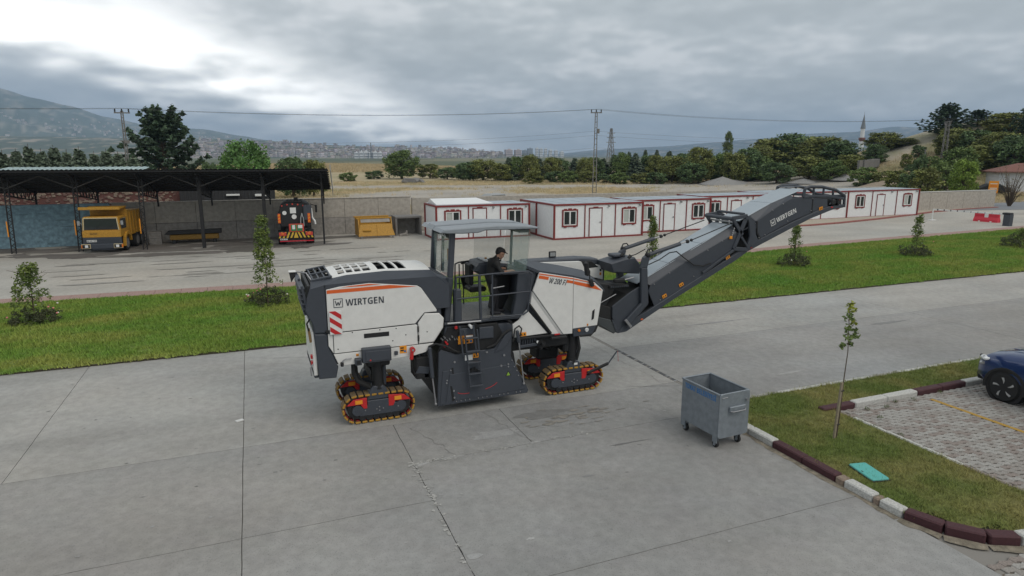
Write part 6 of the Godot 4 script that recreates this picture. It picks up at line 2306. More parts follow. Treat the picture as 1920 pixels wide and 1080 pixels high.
	# headlights, fog lamps, grille and mirrors
	for s in [-1.0, 1.0]:
		b = mb()
		b.box(Vector3(s * 0.755, 0.885, -1.90), Vector3(0.20, 0.075, 0.26), 0.025, Basis(Vector3.UP, s * 0.75))
		var hl := obj("headlight", b, M.lens, t)
		b = mb()
		for k in 2: b.ball(Vector3(s * (0.70 + k * 0.11), 0.90, -2.06 + k * 0.13), Vector3(0.035, 0.035, 0.035), 6, 10)
		obj("projector", b, M.black, hl)
		b = mb()
		b.box(Vector3(s * 0.79, 0.76, -1.93), Vector3(0.16, 0.07, 0.1), 0.02, Basis(Vector3.UP, s * 0.75))
		obj("fog_lamp", b, M.alloy, t)
		b = mb()
		b.box(Vector3(s * 1.0, 1.12, -0.25), Vector3(0.2, 0.15, 0.12), 0.04)
		obj("mirror", b, M.car_blue, t)
	b = mb()
	b.box(Vector3(0, 0.66, -2.14), Vector3(0.9, 0.22, 0.06), 0.03)
	obj("grille", b, M.black, t)
	b = mb()
	for s in [-1.0, 1.0]: b.bar(Vector3(s * 0.3, 1.135, -1.6), Vector3(s * 0.42, 1.225, -0.7), 0.03, 0.02, 0.005)
	obj("bonnet_crease", b, M.car_blue, t)

# ---------------------------------------------------------------- small plants on the lawn
func sapling(at: Vector3, h: float, wide: float, bush: float, bush_h: float, kind: int, label: String, sd: int) -> void:
	var t := thing("planted_shrub", label, "shrub", at, "")
	var r := RandomNumberGenerator.new()
	r.seed = sd
	var b := mb()
	b.cyl(Vector3(0, -0.05, 0), Vector3(0.03, h * 0.9, 0), 0.03, 0.008, 6)
	for i in 9:
		var y := h * r.randf_range(0.3, 0.8)
		var a := r.randf() * TAU
		b.cyl(Vector3(0.01, y, 0), Vector3(cos(a) * wide * 0.5, y + 0.25, sin(a) * wide * 0.5), 0.010, 0.004, 5)
	obj("trunk", b, M.bark, t)
	b = mb()
	b.tinted = true
	var n := int((46 if wide > 1.05 else (38 if kind == 1 else 30)) * h)
	for i in n:
		var q := pow(r.randf(), 0.85)
		var y := lerpf(0.25, 0.98, q) * h
		var rad := wide * 0.55 * (1.05 - 0.7 * q) * sqrt(r.randf())
		if kind == 2: rad *= 0.75
		var a := r.randf() * TAU
		leaves(b, Vector3(cos(a) * rad, y, sin(a) * rad), Vector3(0.15, 0.14, 0.15), 17, 0.050, Color(0.105, 0.155, 0.04).lerp(Color(0.21, 0.25, 0.055), r.randf() * 0.7), r)
	obj("crown", b, M.leaf, t)
	b = mb()
	b.tinted = true
	if bush > 0.0:
		for i in int(120 * bush):
			var a := r.randf() * TAU
			var rr := bush * sqrt(r.randf())
			var y: float = bush_h * r.randf_range(0.15, 0.95) * (1.15 - rr / bush * 0.55)
			leaves(b, Vector3(cos(a) * rr, y, sin(a) * rr * 0.8), Vector3(0.12, 0.10, 0.12), 26, 0.034, Color(0.055, 0.072, 0.030).lerp(Color(0.095, 0.085, 0.042), r.randf() * 0.6), r)
		obj("rose_bush", b, M.leaf, t)
		for i in 9 if kind == 1 else 2:
			var a := r.randf() * TAU
			b = mb()
			b.ball(Vector3(cos(a) * bush * 0.95, bush_h * r.randf_range(0.5, 1.05), sin(a) * bush * 0.75 + 0.1), Vector3(0.034, 0.03, 0.034), 5, 8)
			obj("flower", b, M.petal_white if r.randf() < 0.6 else M.petal_pink, t)

func build_small() -> void:
	sapling(Vector3(-7.0, 0.1, -25.4), 2.05, 1.1, 0.75, 0.62, 1, "leafy shrub with white roses at its foot, before the blue shed wall", 21)
	sapling(Vector3(0.3, 0.1, -25.3), 3.45, 0.8, 0.75, 0.75, 1, "tall thin sapling with pink roses behind the machine's tail", 22)
	sapling(Vector3(17.2, 0.1, -25.4), 2.8, 0.65, 0.5, 0.5, 2, "narrow upright sapling seen behind the conveyor cylinders", 23)
	sapling(Vector3(25.2, 0.1, -24.7), 2.15, 0.85, 0.85, 0.85, 2, "sapling with a round dark bush at its foot below the conveyor head", 24)
	sapling(Vector3(34.2, 0.1, -24.9), 2.35, 0.8, 0.9, 0.85, 2, "sapling in a dark bush facing the pole gate", 25)
	sapling(Vector3(43.4, 0.1, -25.0), 1.2, 1.0, 1.2, 0.95, 2, "low dark rose bush near the gate cabinet", 26)

# ---------------------------------------------------------------- the milling machine
var mach: Node3D
const O := Vector3(4.5, 0, -14.05)
const ZN := -13.1
const ZF := -15.0

func part(called: String, b: MB, m: Material, parent: Node = null) -> MeshInstance3D:
	return obj(called, b, m, mach if parent == null else parent)

func plate(called: String, pl: Array, z0: float, z1: float, m: Material, bev := 0.008, parent: Node = null) -> MeshInstance3D:
	var b := mb(O)
	b.prism(pl, z0, z1, bev)
	return part(called, b, m, parent)

func pbox(called: String, c: Vector3, s: Vector3, m: Material, bev := 0.008, bs := Basis(), parent: Node = null) -> MeshInstance3D:
	var b := mb(O)
	b.box(c, s, bev, bs)
	return part(called, b, m, parent)

func pbar(called: String, a: Vector3, d: Vector3, w: float, h: float, m: Material, bev := 0.006, parent: Node = null) -> MeshInstance3D:
	var b := mb(O)
	b.bar(a, d, w, h, bev)
	return part(called, b, m, parent)

func ptube(called: String, pts: Array, r: float, m: Material, parent: Node = null, sg := 8) -> MeshInstance3D:
	var b := mb(O)
	b.tube(pts, r, sg)
	return part(called, b, m, parent)

func ptext(called: String, s: String, h: float, m: Material, at: Vector3, parent: Node = null, roll := 0.0, wide := 1.0, shear := 0.0) -> MeshInstance3D:
	var o := inst(called, letters(s, h), m, mach if parent == null else parent)
	var stretch: float = wide / o.mesh.get_aabb().size.x
	var bs := Basis(Vector3.BACK, roll)
	bs = bs * Basis(Vector3(stretch, 0, 0), Vector3(shear, 1, 0), Vector3(0, 0, 1))
	o.transform = Transform3D(bs, at - O)
	return o

func sticker(c: Vector3, w: float, h: float, parent: Node = null, roll := 0.0) -> void:
	var o := pbox("warning_sticker", c, Vector3(w, h, 0.006), M.sticker, 0.001, Basis(Vector3.BACK, roll), parent)
	var b := mb(O)
	b.xf = Transform3D(Basis(Vector3.BACK, roll), c + Vector3(0, 0, 0.004))
	b.prism([[-w * 0.36, -h * 0.28], [-w * 0.08, -h * 0.28], [-w * 0.22, h * 0.28]], 0.0, 0.003)
	b.prism([[w * 0.08, -h * 0.24], [w * 0.36, -h * 0.24], [w * 0.30, h * 0.2], [w * 0.16, h * 0.24]], 0.0, 0.003)
	if parent == null: part("print", b, M.black, o)

func logo(c: Vector3, s: float, m: Material, parent: Node, roll := 0.0) -> void:
	var b := mb(O)
	b.xf = Transform3D(Basis(Vector3.BACK, roll), c)
	var k := s * 0.07
	b.box(Vector3(0, s / 2 - k / 2, 0), Vector3(s, k, 0.004))
	b.box(Vector3(0, -s / 2 + k / 2, 0), Vector3(s, k, 0.004))
	for e in [-1.0, 1.0]: b.box(Vector3(e * (s / 2 - k / 2), 0, 0), Vector3(k, s - 2 * k, 0.004))
	# a slanted double stroke inside the square
	for q in [[-0.30, 0.26, -0.16, -0.26], [-0.16, -0.26, 0.0, 0.10], [0.0, 0.10, 0.10, -0.26], [0.10, -0.26, 0.32, 0.26]]:
		b.bar(Vector3(q[0] * s, q[1] * s, 0), Vector3(q[2] * s, q[3] * s, 0), 0.004, s * 0.10)
	part("emblem", b, m, parent)

func crawler(x0: float, x1: float, z0: float, z1: float, label: String) -> MeshInstance3D:
	var r := 0.285
	var cy := 0.33
	var xa := x0 + r + 0.04
	var xb := x1 - r - 0.04
	var xm := (x0 + x1) / 2
	var zc := (z0 + z1) / 2
	var b := mb(O)
	b.prism([[xa - 0.05, 0.12], [xb + 0.05, 0.12], [xb + 0.16, 0.28], [xb + 0.1, 0.42], [xm + 0.3, 0.5], [xm - 0.3, 0.5], [xa - 0.1, 0.42], [xa - 0.16, 0.28]], z0 + 0.05, z1 - 0.04, 0.02)
	var o := part("crawler_track", b, M.dark, mach)
	o.set_meta("label", label)
	# pads round the chain
	var pm := mb()
	pm.tinted = true
	pm.col = Color(0.24, 0.165, 0.085)
	pm.box(Vector3(0, 0.01, 0), Vector3(0.116, 0.046, z1 - z0 - 0.05), 0.008)
	pm.col = Color(0.55, 0.30, 0.04)
	for e in [-1.0, 1.0]: pm.box(Vector3(0, 0.008, e * ((z1 - z0) / 2 - 0.014)), Vector3(0.104, 0.040, 0.028), 0.008)
	pm.col = Color(0.30, 0.02, 0.02)
	pm.box(Vector3(0, -0.025, 0), Vector3(0.07, 0.022, z1 - z0 - 0.06), 0.004)
	var me := pm.mesh()
	var straight := xb - xa
	var arc := PI * (r)
	var total := 2 * straight + 2 * arc
	var n := int(round(total / 0.142))
	for i in n:
		var s := total * i / n
		var p: Vector3
		var a: float
		if s < straight:
			p = Vector3(xa + s, cy - r, zc)
			a = PI
		elif s < straight + arc:
			var q := (s - straight) / r
			p = Vector3(xb + sin(q) * r, cy - cos(q) * r, zc)
			a = PI + q
		elif s < 2 * straight + arc:
			p = Vector3(xb - (s - straight - arc), cy + r, zc)
			a = 0.0
		else:
			var q := (s - 2 * straight - arc) / r
			p = Vector3(xa - sin(q) * r, cy + cos(q) * r, zc)
			a = q
		var m := inst("track_pad", me, M.pad_tint, o)
		m.transform = Transform3D(Basis(Vector3.BACK, a), p - O)
	# idler, sprocket and lower rollers
	for q in [[xa, 0.21], [xb, 0.21]]:
		b = mb(O)
		b.cyl(Vector3(q[0], cy, z0 + 0.03), Vector3(q[0], cy, z1 - 0.03), q[1], q[1], 22)
		part("idler", b, M.black, o)
		b = mb(O)
		b.cyl(Vector3(q[0], cy - 0.02, z1 - 0.03), Vector3(q[0], cy - 0.02, z1 + 0.01), 0.12, 0.115, 18)
		part("hub", b, M.dark, o)
	for i in 6:
		b = mb(O)
		var x := lerpf(xa + 0.1, xb - 0.1, i / 5.0)
		b.cyl(Vector3(x, 0.14, z0 + 0.03), Vector3(x, 0.14, z1 - 0.01), 0.075, 0.075, 12)
		part("roller", b, M.black, o)
	# frame face, bolts and red guards
	plate("frame_face", [[xm - 0.42, 0.17], [xm + 0.5, 0.17], [xm + 0.5, 0.36], [xm + 0.22, 0.42], [xm + 0.22, 0.5], [xm - 0.25, 0.5], [xm - 0.25, 0.4], [xm - 0.42, 0.36]], z1 - 0.06, z1 + 0.005, M.dark, 0.012, o)
	plate("red_guard", [[xa - 0.22, 0.44], [xa - 0.08, 0.56], [xm - 0.26, 0.575], [xm - 0.26, 0.34], [xm - 0.33, 0.34], [xm - 0.4, 0.44]], z1 - 0.03, z1 + 0.012, M.red, 0.006, o)
	plate("red_guard", [[xb + 0.22, 0.42], [xb + 0.08, 0.55], [xm + 0.2, 0.58], [xm + 0.2, 0.33], [xm + 0.30, 0.33], [xm + 0.34, 0.43]], z1 - 0.03, z1 + 0.012, M.red, 0.006, o)
	sticker(Vector3(xa + 0.03, 0.50, z1 + 0.016), 0.15, 0.085, o)
	sticker(Vector3(xb - 0.06, 0.49, z1 + 0.016), 0.15, 0.085, o)
	b = mb(O)
	for q in [[-0.3, 0.3], [0.4, 0.3], [0.0, 0.26], [0.0, 0.34], [-0.06, 0.3], [0.08, 0.3]]: b.cyl(Vector3(xm + q[0], q[1], z1), Vector3(xm + q[0], q[1], z1 + 0.015), 0.014, 0.014, 8)
	part("bolt", b, M.steel, o)
	# yoke that carries the track
	b = mb(O)
	b.prism([[xm - 0.27, 0.5], [xm + 0.25, 0.5], [xm + 0.17, 0.72], [xm + 0.1, 0.8], [xm - 0.1, 0.8], [xm - 0.16, 0.74]], z0 + 0.02, z1 - 0.02, 0.02)
	part("saddle", b, M.dark, o)
	return o

func build_machine() -> void:
	mach = thing("milling_machine", "white and anthracite cold milling machine with a lifted front conveyor", "milling machine", O)
	machine_rear()
	machine_cab()
	machine_drum()
	machine_front()
	machine_conveyor()
	crawler(1.44, 3.01, -13.5, -13.2, "near rear crawler track with yellow pads and red guards")
	crawler(1.47, 3.04, -14.72, -14.42, "far rear crawler track with yellow pads")
	crawler(6.07, 7.70, -13.5, -13.2, "near front crawler track with yellow pads and red guards")
	crawler(5.98, 7.60, -14.70, -14.40, "far front crawler track with yellow pads")
	for q in [[2.24, -13.35, 1.45], [2.26, -14.57, 1.45], [6.88, -13.35, 1.5], [6.8, -14.55, 1.5]]:
		var b := mb(O)
		b.cyl(Vector3(q[0], 0.72, q[1]), Vector3(q[0], q[2], q[1]), 0.115, 0.115, 20)
		b.cyl(Vector3(q[0], 0.72, q[1]), Vector3(q[0], 0.86, q[1]), 0.14, 0.125, 20)
		part("lifting_column", b, M.black)
		b = mb(O)
		b.cyl(Vector3(q[0] + 0.15, 0.75, q[1] - 0.1), Vector3(q[0] + 0.15, q[2], q[1] - 0.1), 0.05, 0.05, 12)
		part("column_guide", b, M.dark)

func machine_rear() -> void:
	var b := mb(O)
	# dark core of the engine bay
	b.prism([[1.02, 1.35], [1.5, 1.42], [3.3, 1.45], [3.62, 2.0], [3.62, 3.02], [1.0, 2.98], [0.95, 2.3]], ZF + 0.04, ZN - 0.04, 0.02)
	part("engine_bay", b, M.dark)
	# anthracite side shell
	for s in [0, 1]:
		var z0 := ZN - 0.06 if s == 0 else ZF
		var z1 := ZN if s == 0 else ZF + 0.06
		plate("rear_corner", [[0.84, 2.57], [0.88, 2.84], [0.94, 3.01], [1.23, 3.08], [1.24, 2.10], [0.99, 2.11], [0.97, 2.27]], z0, z1, M.dark, 0.014)
		plate("lower_corner", [[0.98, 2.09], [1.23, 2.07], [1.23, 1.82], [1.41, 1.36], [1.36, 1.13], [1.02, 1.14]], z0 - 0.004, z1 + 0.004, M.dark, 0.02)
		plate("side_shell", [[1.236, 3.08], [1.72, 3.10], [2.88, 3.105], [3.54, 3.10], [3.8, 2.88], [3.8, 2.4], [3.50, 2.40], [3.18, 2.9], [3.10, 2.94], [2.10, 3.06], [1.24, 2.99]], z0, z1, M.dark, 0.006)
	var cr := [[0.94, 3.01], [1.23, 3.08], [1.72, 3.10], [2.60, 3.105], [3.54, 3.10]]
	var up := [[0.99, 3.12], [1.29, 3.15], [1.69, 3.215], [2.49, 3.25], [3.45, 3.21]]
	b = mb(O)
	var b2 := mb(O)
	for i in 4:
		b.quad(Vector3(cr[i][0], cr[i][1], ZN), Vector3(cr[i + 1][0], cr[i + 1][1], ZN), Vector3(up[i + 1][0], up[i + 1][1], -13.35), Vector3(up[i][0], up[i][1], -13.35))
		b2.quad(Vector3(up[i][0], up[i][1], -14.75), Vector3(up[i + 1][0], up[i + 1][1], -14.75), Vector3(cr[i + 1][0], cr[i + 1][1], ZF), Vector3(cr[i][0], cr[i][1], ZF))
	b.quad(Vector3(cr[4][0], cr[4][1], ZN), Vector3(3.8, 2.88, ZN), Vector3(3.8, 3.0, -13.3), Vector3(3.45, 3.21, -13.35))
	part("shoulder", b, M.dark_top)
	part("shoulder", b2, M.dark_top)
	# white bonnet with real openings
	var hy := func(x: float, z: float) -> float:
		var y := 0.0
		for i in 4:
			if x >= up[i][0] - 0.001 and x <= up[i + 1][0] + 0.001: y = lerpf(up[i][1], up[i + 1][1], (x - up[i][0]) / (up[i + 1][0] - up[i][0]))
		var k: float = (z + 14.05) / 0.7
		return y + 0.05 * (1.0 - k * k)
	var xs := [1.40, 1.55, 1.68, 1.72, 1.85, 1.89, 2.02, 2.06, 2.22, 2.36, 2.53, 2.58, 2.75, 2.80, 2.97, 3.2, 3.45]
	var zs := [-14.75, -14.52, -14.21, -14.15, -13.86, -13.80, -13.50, -13.35]
	b = mb(O)
	for i in xs.size() - 1:
		for j in zs.size() - 1:
			var hole := false
			if i in [1, 3, 5, 7] and j in [1, 3, 5]: hole = true
			if i in [9, 11, 13] and j in [1, 2, 3, 4, 5]: hole = true
			if hole: continue
			var p := []
			for q in [[xs[i], zs[j + 1]], [xs[i + 1], zs[j + 1]], [xs[i + 1], zs[j]], [xs[i], zs[j]]]: p.append(Vector3(q[0], hy.call(q[0], q[1]), q[1]))
			b.quad(p[0], p[1], p[2], p[3])
			for k in 4:   # thickness
				b.quad(p[k] - Vector3(0, 0.03, 0), p[(k + 1) % 4] - Vector3(0, 0.03, 0), p[(k + 1) % 4], p[k])
	part("bonnet", b, M.white)
	# ventilator seen in the openings
	b = mb(O)
	b.cyl(Vector3(2.25, 3.06, -13.95), Vector3(2.25, 3.2, -13.95), 0.12, 0.1, 14)
	b.box(Vector3(2.05, 3.1, -14.2), Vector3(0.5, 0.1, 0.3), 0.02)
	part("air_filter", b, M.black)
	# rear louvres
	var rf := pbox("rear_grille", Vector3(0.93, 2.75, -14.05), Vector3(0.06, 0.66, 1.8), M.black, 0.01)
	for i in 6:
		pbar("louvre", Vector3(0.80 + 0.012 * i, 3.02 - i * 0.105, -14.94), Vector3(0.80 + 0.012 * i, 3.02 - i * 0.105, -13.16), 0.10, 0.022, M.dark, 0.004, rf).rotation.x = 0.0
	for z in [-14.9, -14.05, -13.18]:
		pbar("upright", Vector3(0.80, 3.08, z), Vector3(0.90, 2.44, z), 0.05, 0.05, M.dark, 0.008, rf)
	b = mb(O)
	for i in 4:
		var x := 1.04 + i * 0.115
		b.bar(Vector3(x, 3.13 + (x - 1.0) * 0.16, -14.72), Vector3(x, 3.13 + (x - 1.0) * 0.16, -13.36), 0.028, 0.03)
	for z in [-14.72, -14.05, -13.38]: b.bar(Vector3(1.0, 3.135, z), Vector3(1.41, 3.20, z), 0.06, 0.045, 0.008)
	part("top_grille", b, M.dark_top)
	pbox("grille_floor", Vector3(1.2, 3.03, -14.05), Vector3(0.42, 0.04, 1.36), M.black)
	# white lower tail with its fittings
	var tl := pbox("tail_panel", Vector3(0.97, 1.66, -14.05), Vector3(0.08, 0.92, 1.76), M.white, 0.015)
	pbox("tail_bumper", Vector3(0.99, 1.22, -14.05), Vector3(0.12, 0.16, 1.7), M.dark, 0.02)
	for q in [1.45, 1.58]:
		pbox("tail_lamp", Vector3(0.915, q, -13.3), Vector3(0.05, 0.07, 0.12), M.red, 0.01, Basis(), tl)
	pbar("grab_rail", Vector3(0.88, 2.2, -13.22), Vector3(0.91, 1.9, -13.22), 0.025, 0.05, M.pad_worn, 0.004, tl)
	ptube("rear_handle", [Vector3(0.92, 2.4, -13.2), Vector3(0.85, 2.3, -13.2), Vector3(0.88, 2.15, -13.2)], 0.016, M.black)
	ptube("rear_hook", [Vector3(0.93, 1.45, -13.2), Vector3(0.87, 1.38, -13.2), Vector3(0.88, 1.2, -13.2)], 0.014, M.steel)
	# mirror on its arm
	ptube("mirror_arm", [Vector3(1.02, 3.12, -13.4), Vector3(0.92, 3.28, -13.5), Vector3(0.76, 3.30, -13.6), Vector3(0.68, 3.30, -13.6)], 0.014, M.steel)
	plate("mirror", [[0.60, 3.30], [0.72, 3.32], [0.72, 3.23], [0.63, 3.10]], -13.68, -13.53, M.black, 0.015)
	pbox("mirror_shell", Vector3(0.66, 3.315, -13.6), Vector3(0.14, 0.02, 0.17), M.white, 0.006)
	# white side panels
	var dr := plate("engine_door", [[1.25, 2.985], [1.51, 3.03], [2.10, 3.06], [3.10, 2.935], [3.18, 2.88], [3.50, 2.39], [3.50, 2.345], [3.23, 2.345], [3.03, 2.125], [1.55, 2.10], [1.25, 2.10]], ZN - 0.02, ZN + 0.022, M.white, 0.008)
	plate("stripe", [[1.26, 2.975], [1.26, 2.905], [2.55, 2.92], [3.08, 2.925], [2.53, 2.995]], ZN + 0.021, ZN + 0.026, M.orange, 0.0, dr)
	plate("stripe", [[1.55, 3.018], [1.72, 3.035], [2.10, 3.05], [2.34, 3.022], [1.9, 3.012]], ZN + 0.021, ZN + 0.026, M.orange, 0.0, dr)
	logo(Vector3(1.47, 2.70, ZN + 0.025), 0.185, M.dark, dr)
	ptext("lettering", "WIRTGEN", 0.135, M.dark, Vector3(2.01, 2.695, ZN + 0.025), dr, 0.0, 0.77)
	pbox("hazard_board", Vector3(1.40, 2.31, ZN + 0.05), Vector3(0.245, 0.49, 0.02), M.paper, 0.008)
	var hz := mach.get_child(mach.get_child_count() - 1)
	var cl := PackedVector2Array([Vector2(1.285, 2.07), Vector2(1.515, 2.07), Vector2(1.515, 2.55), Vector2(1.285, 2.55)])
	for k in 4:
		var y := 1.98 + k * 0.20
		var st := PackedVector2Array([Vector2(1.28, y + 0.16), Vector2(1.52, y - 0.02), Vector2(1.52, y + 0.08), Vector2(1.28, y + 0.26)])
		for pg in Geometry2D.intersect_polygons(st, cl):
			var l := []
			for v in pg: l.append([v.x, v.y])
			plate("stripe", l, ZN + 0.058, ZN + 0.064, M.red, 0.0, hz)
	pbox("board_bracket", Vector3(1.25, 2.13, ZN + 0.02), Vector3(0.1, 0.06, 0.05), M.black)
	plate("lower_panel", [[1.345, 2.075], [3.04, 2.10], [3.075, 2.08], [3.075, 1.665], [1.345, 1.655]], ZN - 0.02, ZN + 0.018, M.white, 0.008)
	plate("corner_panel", [[1.24, 2.075], [1.33, 2.075], [1.33, 1.66], [1.24, 1.82]], ZN - 0.02, ZN + 0.012, M.white, 0.006)
	var fl := plate("flap_panel", [[3.24, 2.325], [3.56, 2.30], [3.66, 2.18], [3.64, 1.97], [3.43, 1.675], [3.10, 1.67], [3.09, 2.12]], ZN - 0.03, ZN + 0.018, M.white, 0.02)
	for y in [1.80, 2.0]: pbox("hinge", Vector3(3.085, y, ZN + 0.025), Vector3(0.03, 0.13, 0.02), M.black, 0.005, Basis(), fl)
	plate("skirt_panel", [[1.33, 1.635], [3.42, 1.65], [3.24, 1.47], [3.01, 1.425], [2.51, 1.40], [1.92, 1.385], [1.43, 1.38]], ZN - 0.03, ZN + 0.012, M.white, 0.008)
	pbox("grip_slot", Vector3(2.21, 1.963, ZN + 0.019), Vector3(0.52, 0.095, 0.012), M.black, 0.003)
	for q in [[1.72, 2.065], [2.28, 2.065], [1.42, 1.74], [2.54, 1.80], [2.82, 1.90], [3.28, 1.92], [2.62, 2.06]]:
		b = mb(O)
		b.cyl(Vector3(q[0], q[1], ZN + 0.015), Vector3(q[0], q[1], ZN + 0.024), 0.013, 0.013, 10)
		part("lock", b, M.black)
	# control box on the skirt
	var bx := pbox("control_box", Vector3(2.18, 1.565, ZN + 0.07), Vector3(0.60, 0.31, 0.14), M.dark, 0.015)
	pbox("lid", Vector3(2.20, 1.555, ZN + 0.145), Vector3(0.5, 0.21, 0.02), M.dark_top, 0.01, Basis(), bx)
	pbox("red_button", Vector3(2.04, 1.47, ZN + 0.158), Vector3(0.03, 0.03, 0.02), M.red, 0.006, Basis(), bx)
	pbox("receiver_tube", Vector3(1.80, 1.45, ZN + 0.06), Vector3(0.13, 0.13, 0.18), M.dark, 0.01)
	pbox("receiver_mouth", Vector3(1.80, 1.45, ZN + 0.152), Vector3(0.075, 0.075, 0.01), M.black, 0.0)
	pbox("sensor_block", Vector3(2.60, 1.53, ZN + 0.03), Vector3(0.07, 0.08, 0.05), M.dark, 0.006)
	sticker(Vector3(1.80, 1.575, ZN + 0.016), 0.055, 0.05)
	var sk := pbox("notice_sticker", Vector3(2.755, 1.585, ZN + 0.015), Vector3(0.15, 0.165, 0.006), M.sticker, 0.001)
	b = mb(O)
	b.cyl(Vector3(2.79, 1.545, ZN + 0.017), Vector3(2.79, 1.545, ZN + 0.022), 0.024, 0.024, 12)
	part("symbol", b, M.blue_ink, sk)
	for y in [1.62, 1.565]: pbox("print", Vector3(2.73, y, ZN + 0.019), Vector3(0.07, 0.03, 0.003), M.black, 0.0, Basis(), sk)
	ptube("tap", [Vector3(1.47, 1.4, ZN + 0.05), Vector3(1.50, 1.50, ZN + 0.06), Vector3(1.56, 1.53, ZN + 0.06), Vector3(1.68, 1.53, ZN + 0.05)], 0.012, M.steel)
	pbox("tap_body", Vector3(1.48, 1.42, ZN + 0.05), Vector3(0.06, 0.09, 0.06), M.black, 0.01)
	# red edge sensor with its cable
	var rl := pbar("red_sensor", Vector3(2.93, 1.56, ZN + 0.09), Vector3(2.90, 1.36, ZN + 0.10), 0.07, 0.075, M.red, 0.02)
	b = mb(O)
	b.cyl(Vector3(2.935, 1.585, ZN + 0.05), Vector3(2.935, 1.585, ZN + 0.14), 0.055, 0.055, 14)
	part("pivot", b, M.red, rl)
	b = mb(O)
	b.cyl(Vector3(2.935, 1.585, ZN + 0.14), Vector3(2.935, 1.585, ZN + 0.15), 0.025, 0.025, 10)
	part("cap", b, M.steel, rl)
	ptube("sensor_cable", [Vector3(2.90, 1.34, ZN + 0.1), Vector3(2.93, 1.15, ZN + 0.08), Vector3(2.97, 1.02, ZN + 0.03), Vector3(3.08, 1.0, ZN)], 0.012, M.black)
	# hoses to the rear track
	ptube("hose", [Vector3(1.72, 1.40, -13.2), Vector3(1.72, 1.15, -13.22), Vector3(1.80, 0.95, -13.25), Vector3(1.98, 0.82, -13.3), Vector3(2.1, 0.72, -13.35)], 0.045, M.rubber)
	ptube("hose", [Vector3(1.78, 1.40, -13.3), Vector3(1.80, 1.12, -13.32), Vector3(1.9, 0.9, -13.36), Vector3(2.08, 0.78, -13.4)], 0.03, M.rubber)
	pbox("axle_block", Vector3(2.25, 1.33, -13.95), Vector3(0.5, 0.22, 1.4), M.black, 0.03)
	pbox("cross_beam", Vector3(2.25, 0.9, -13.95), Vector3(0.26, 0.2, 0.9), M.black, 0.03)

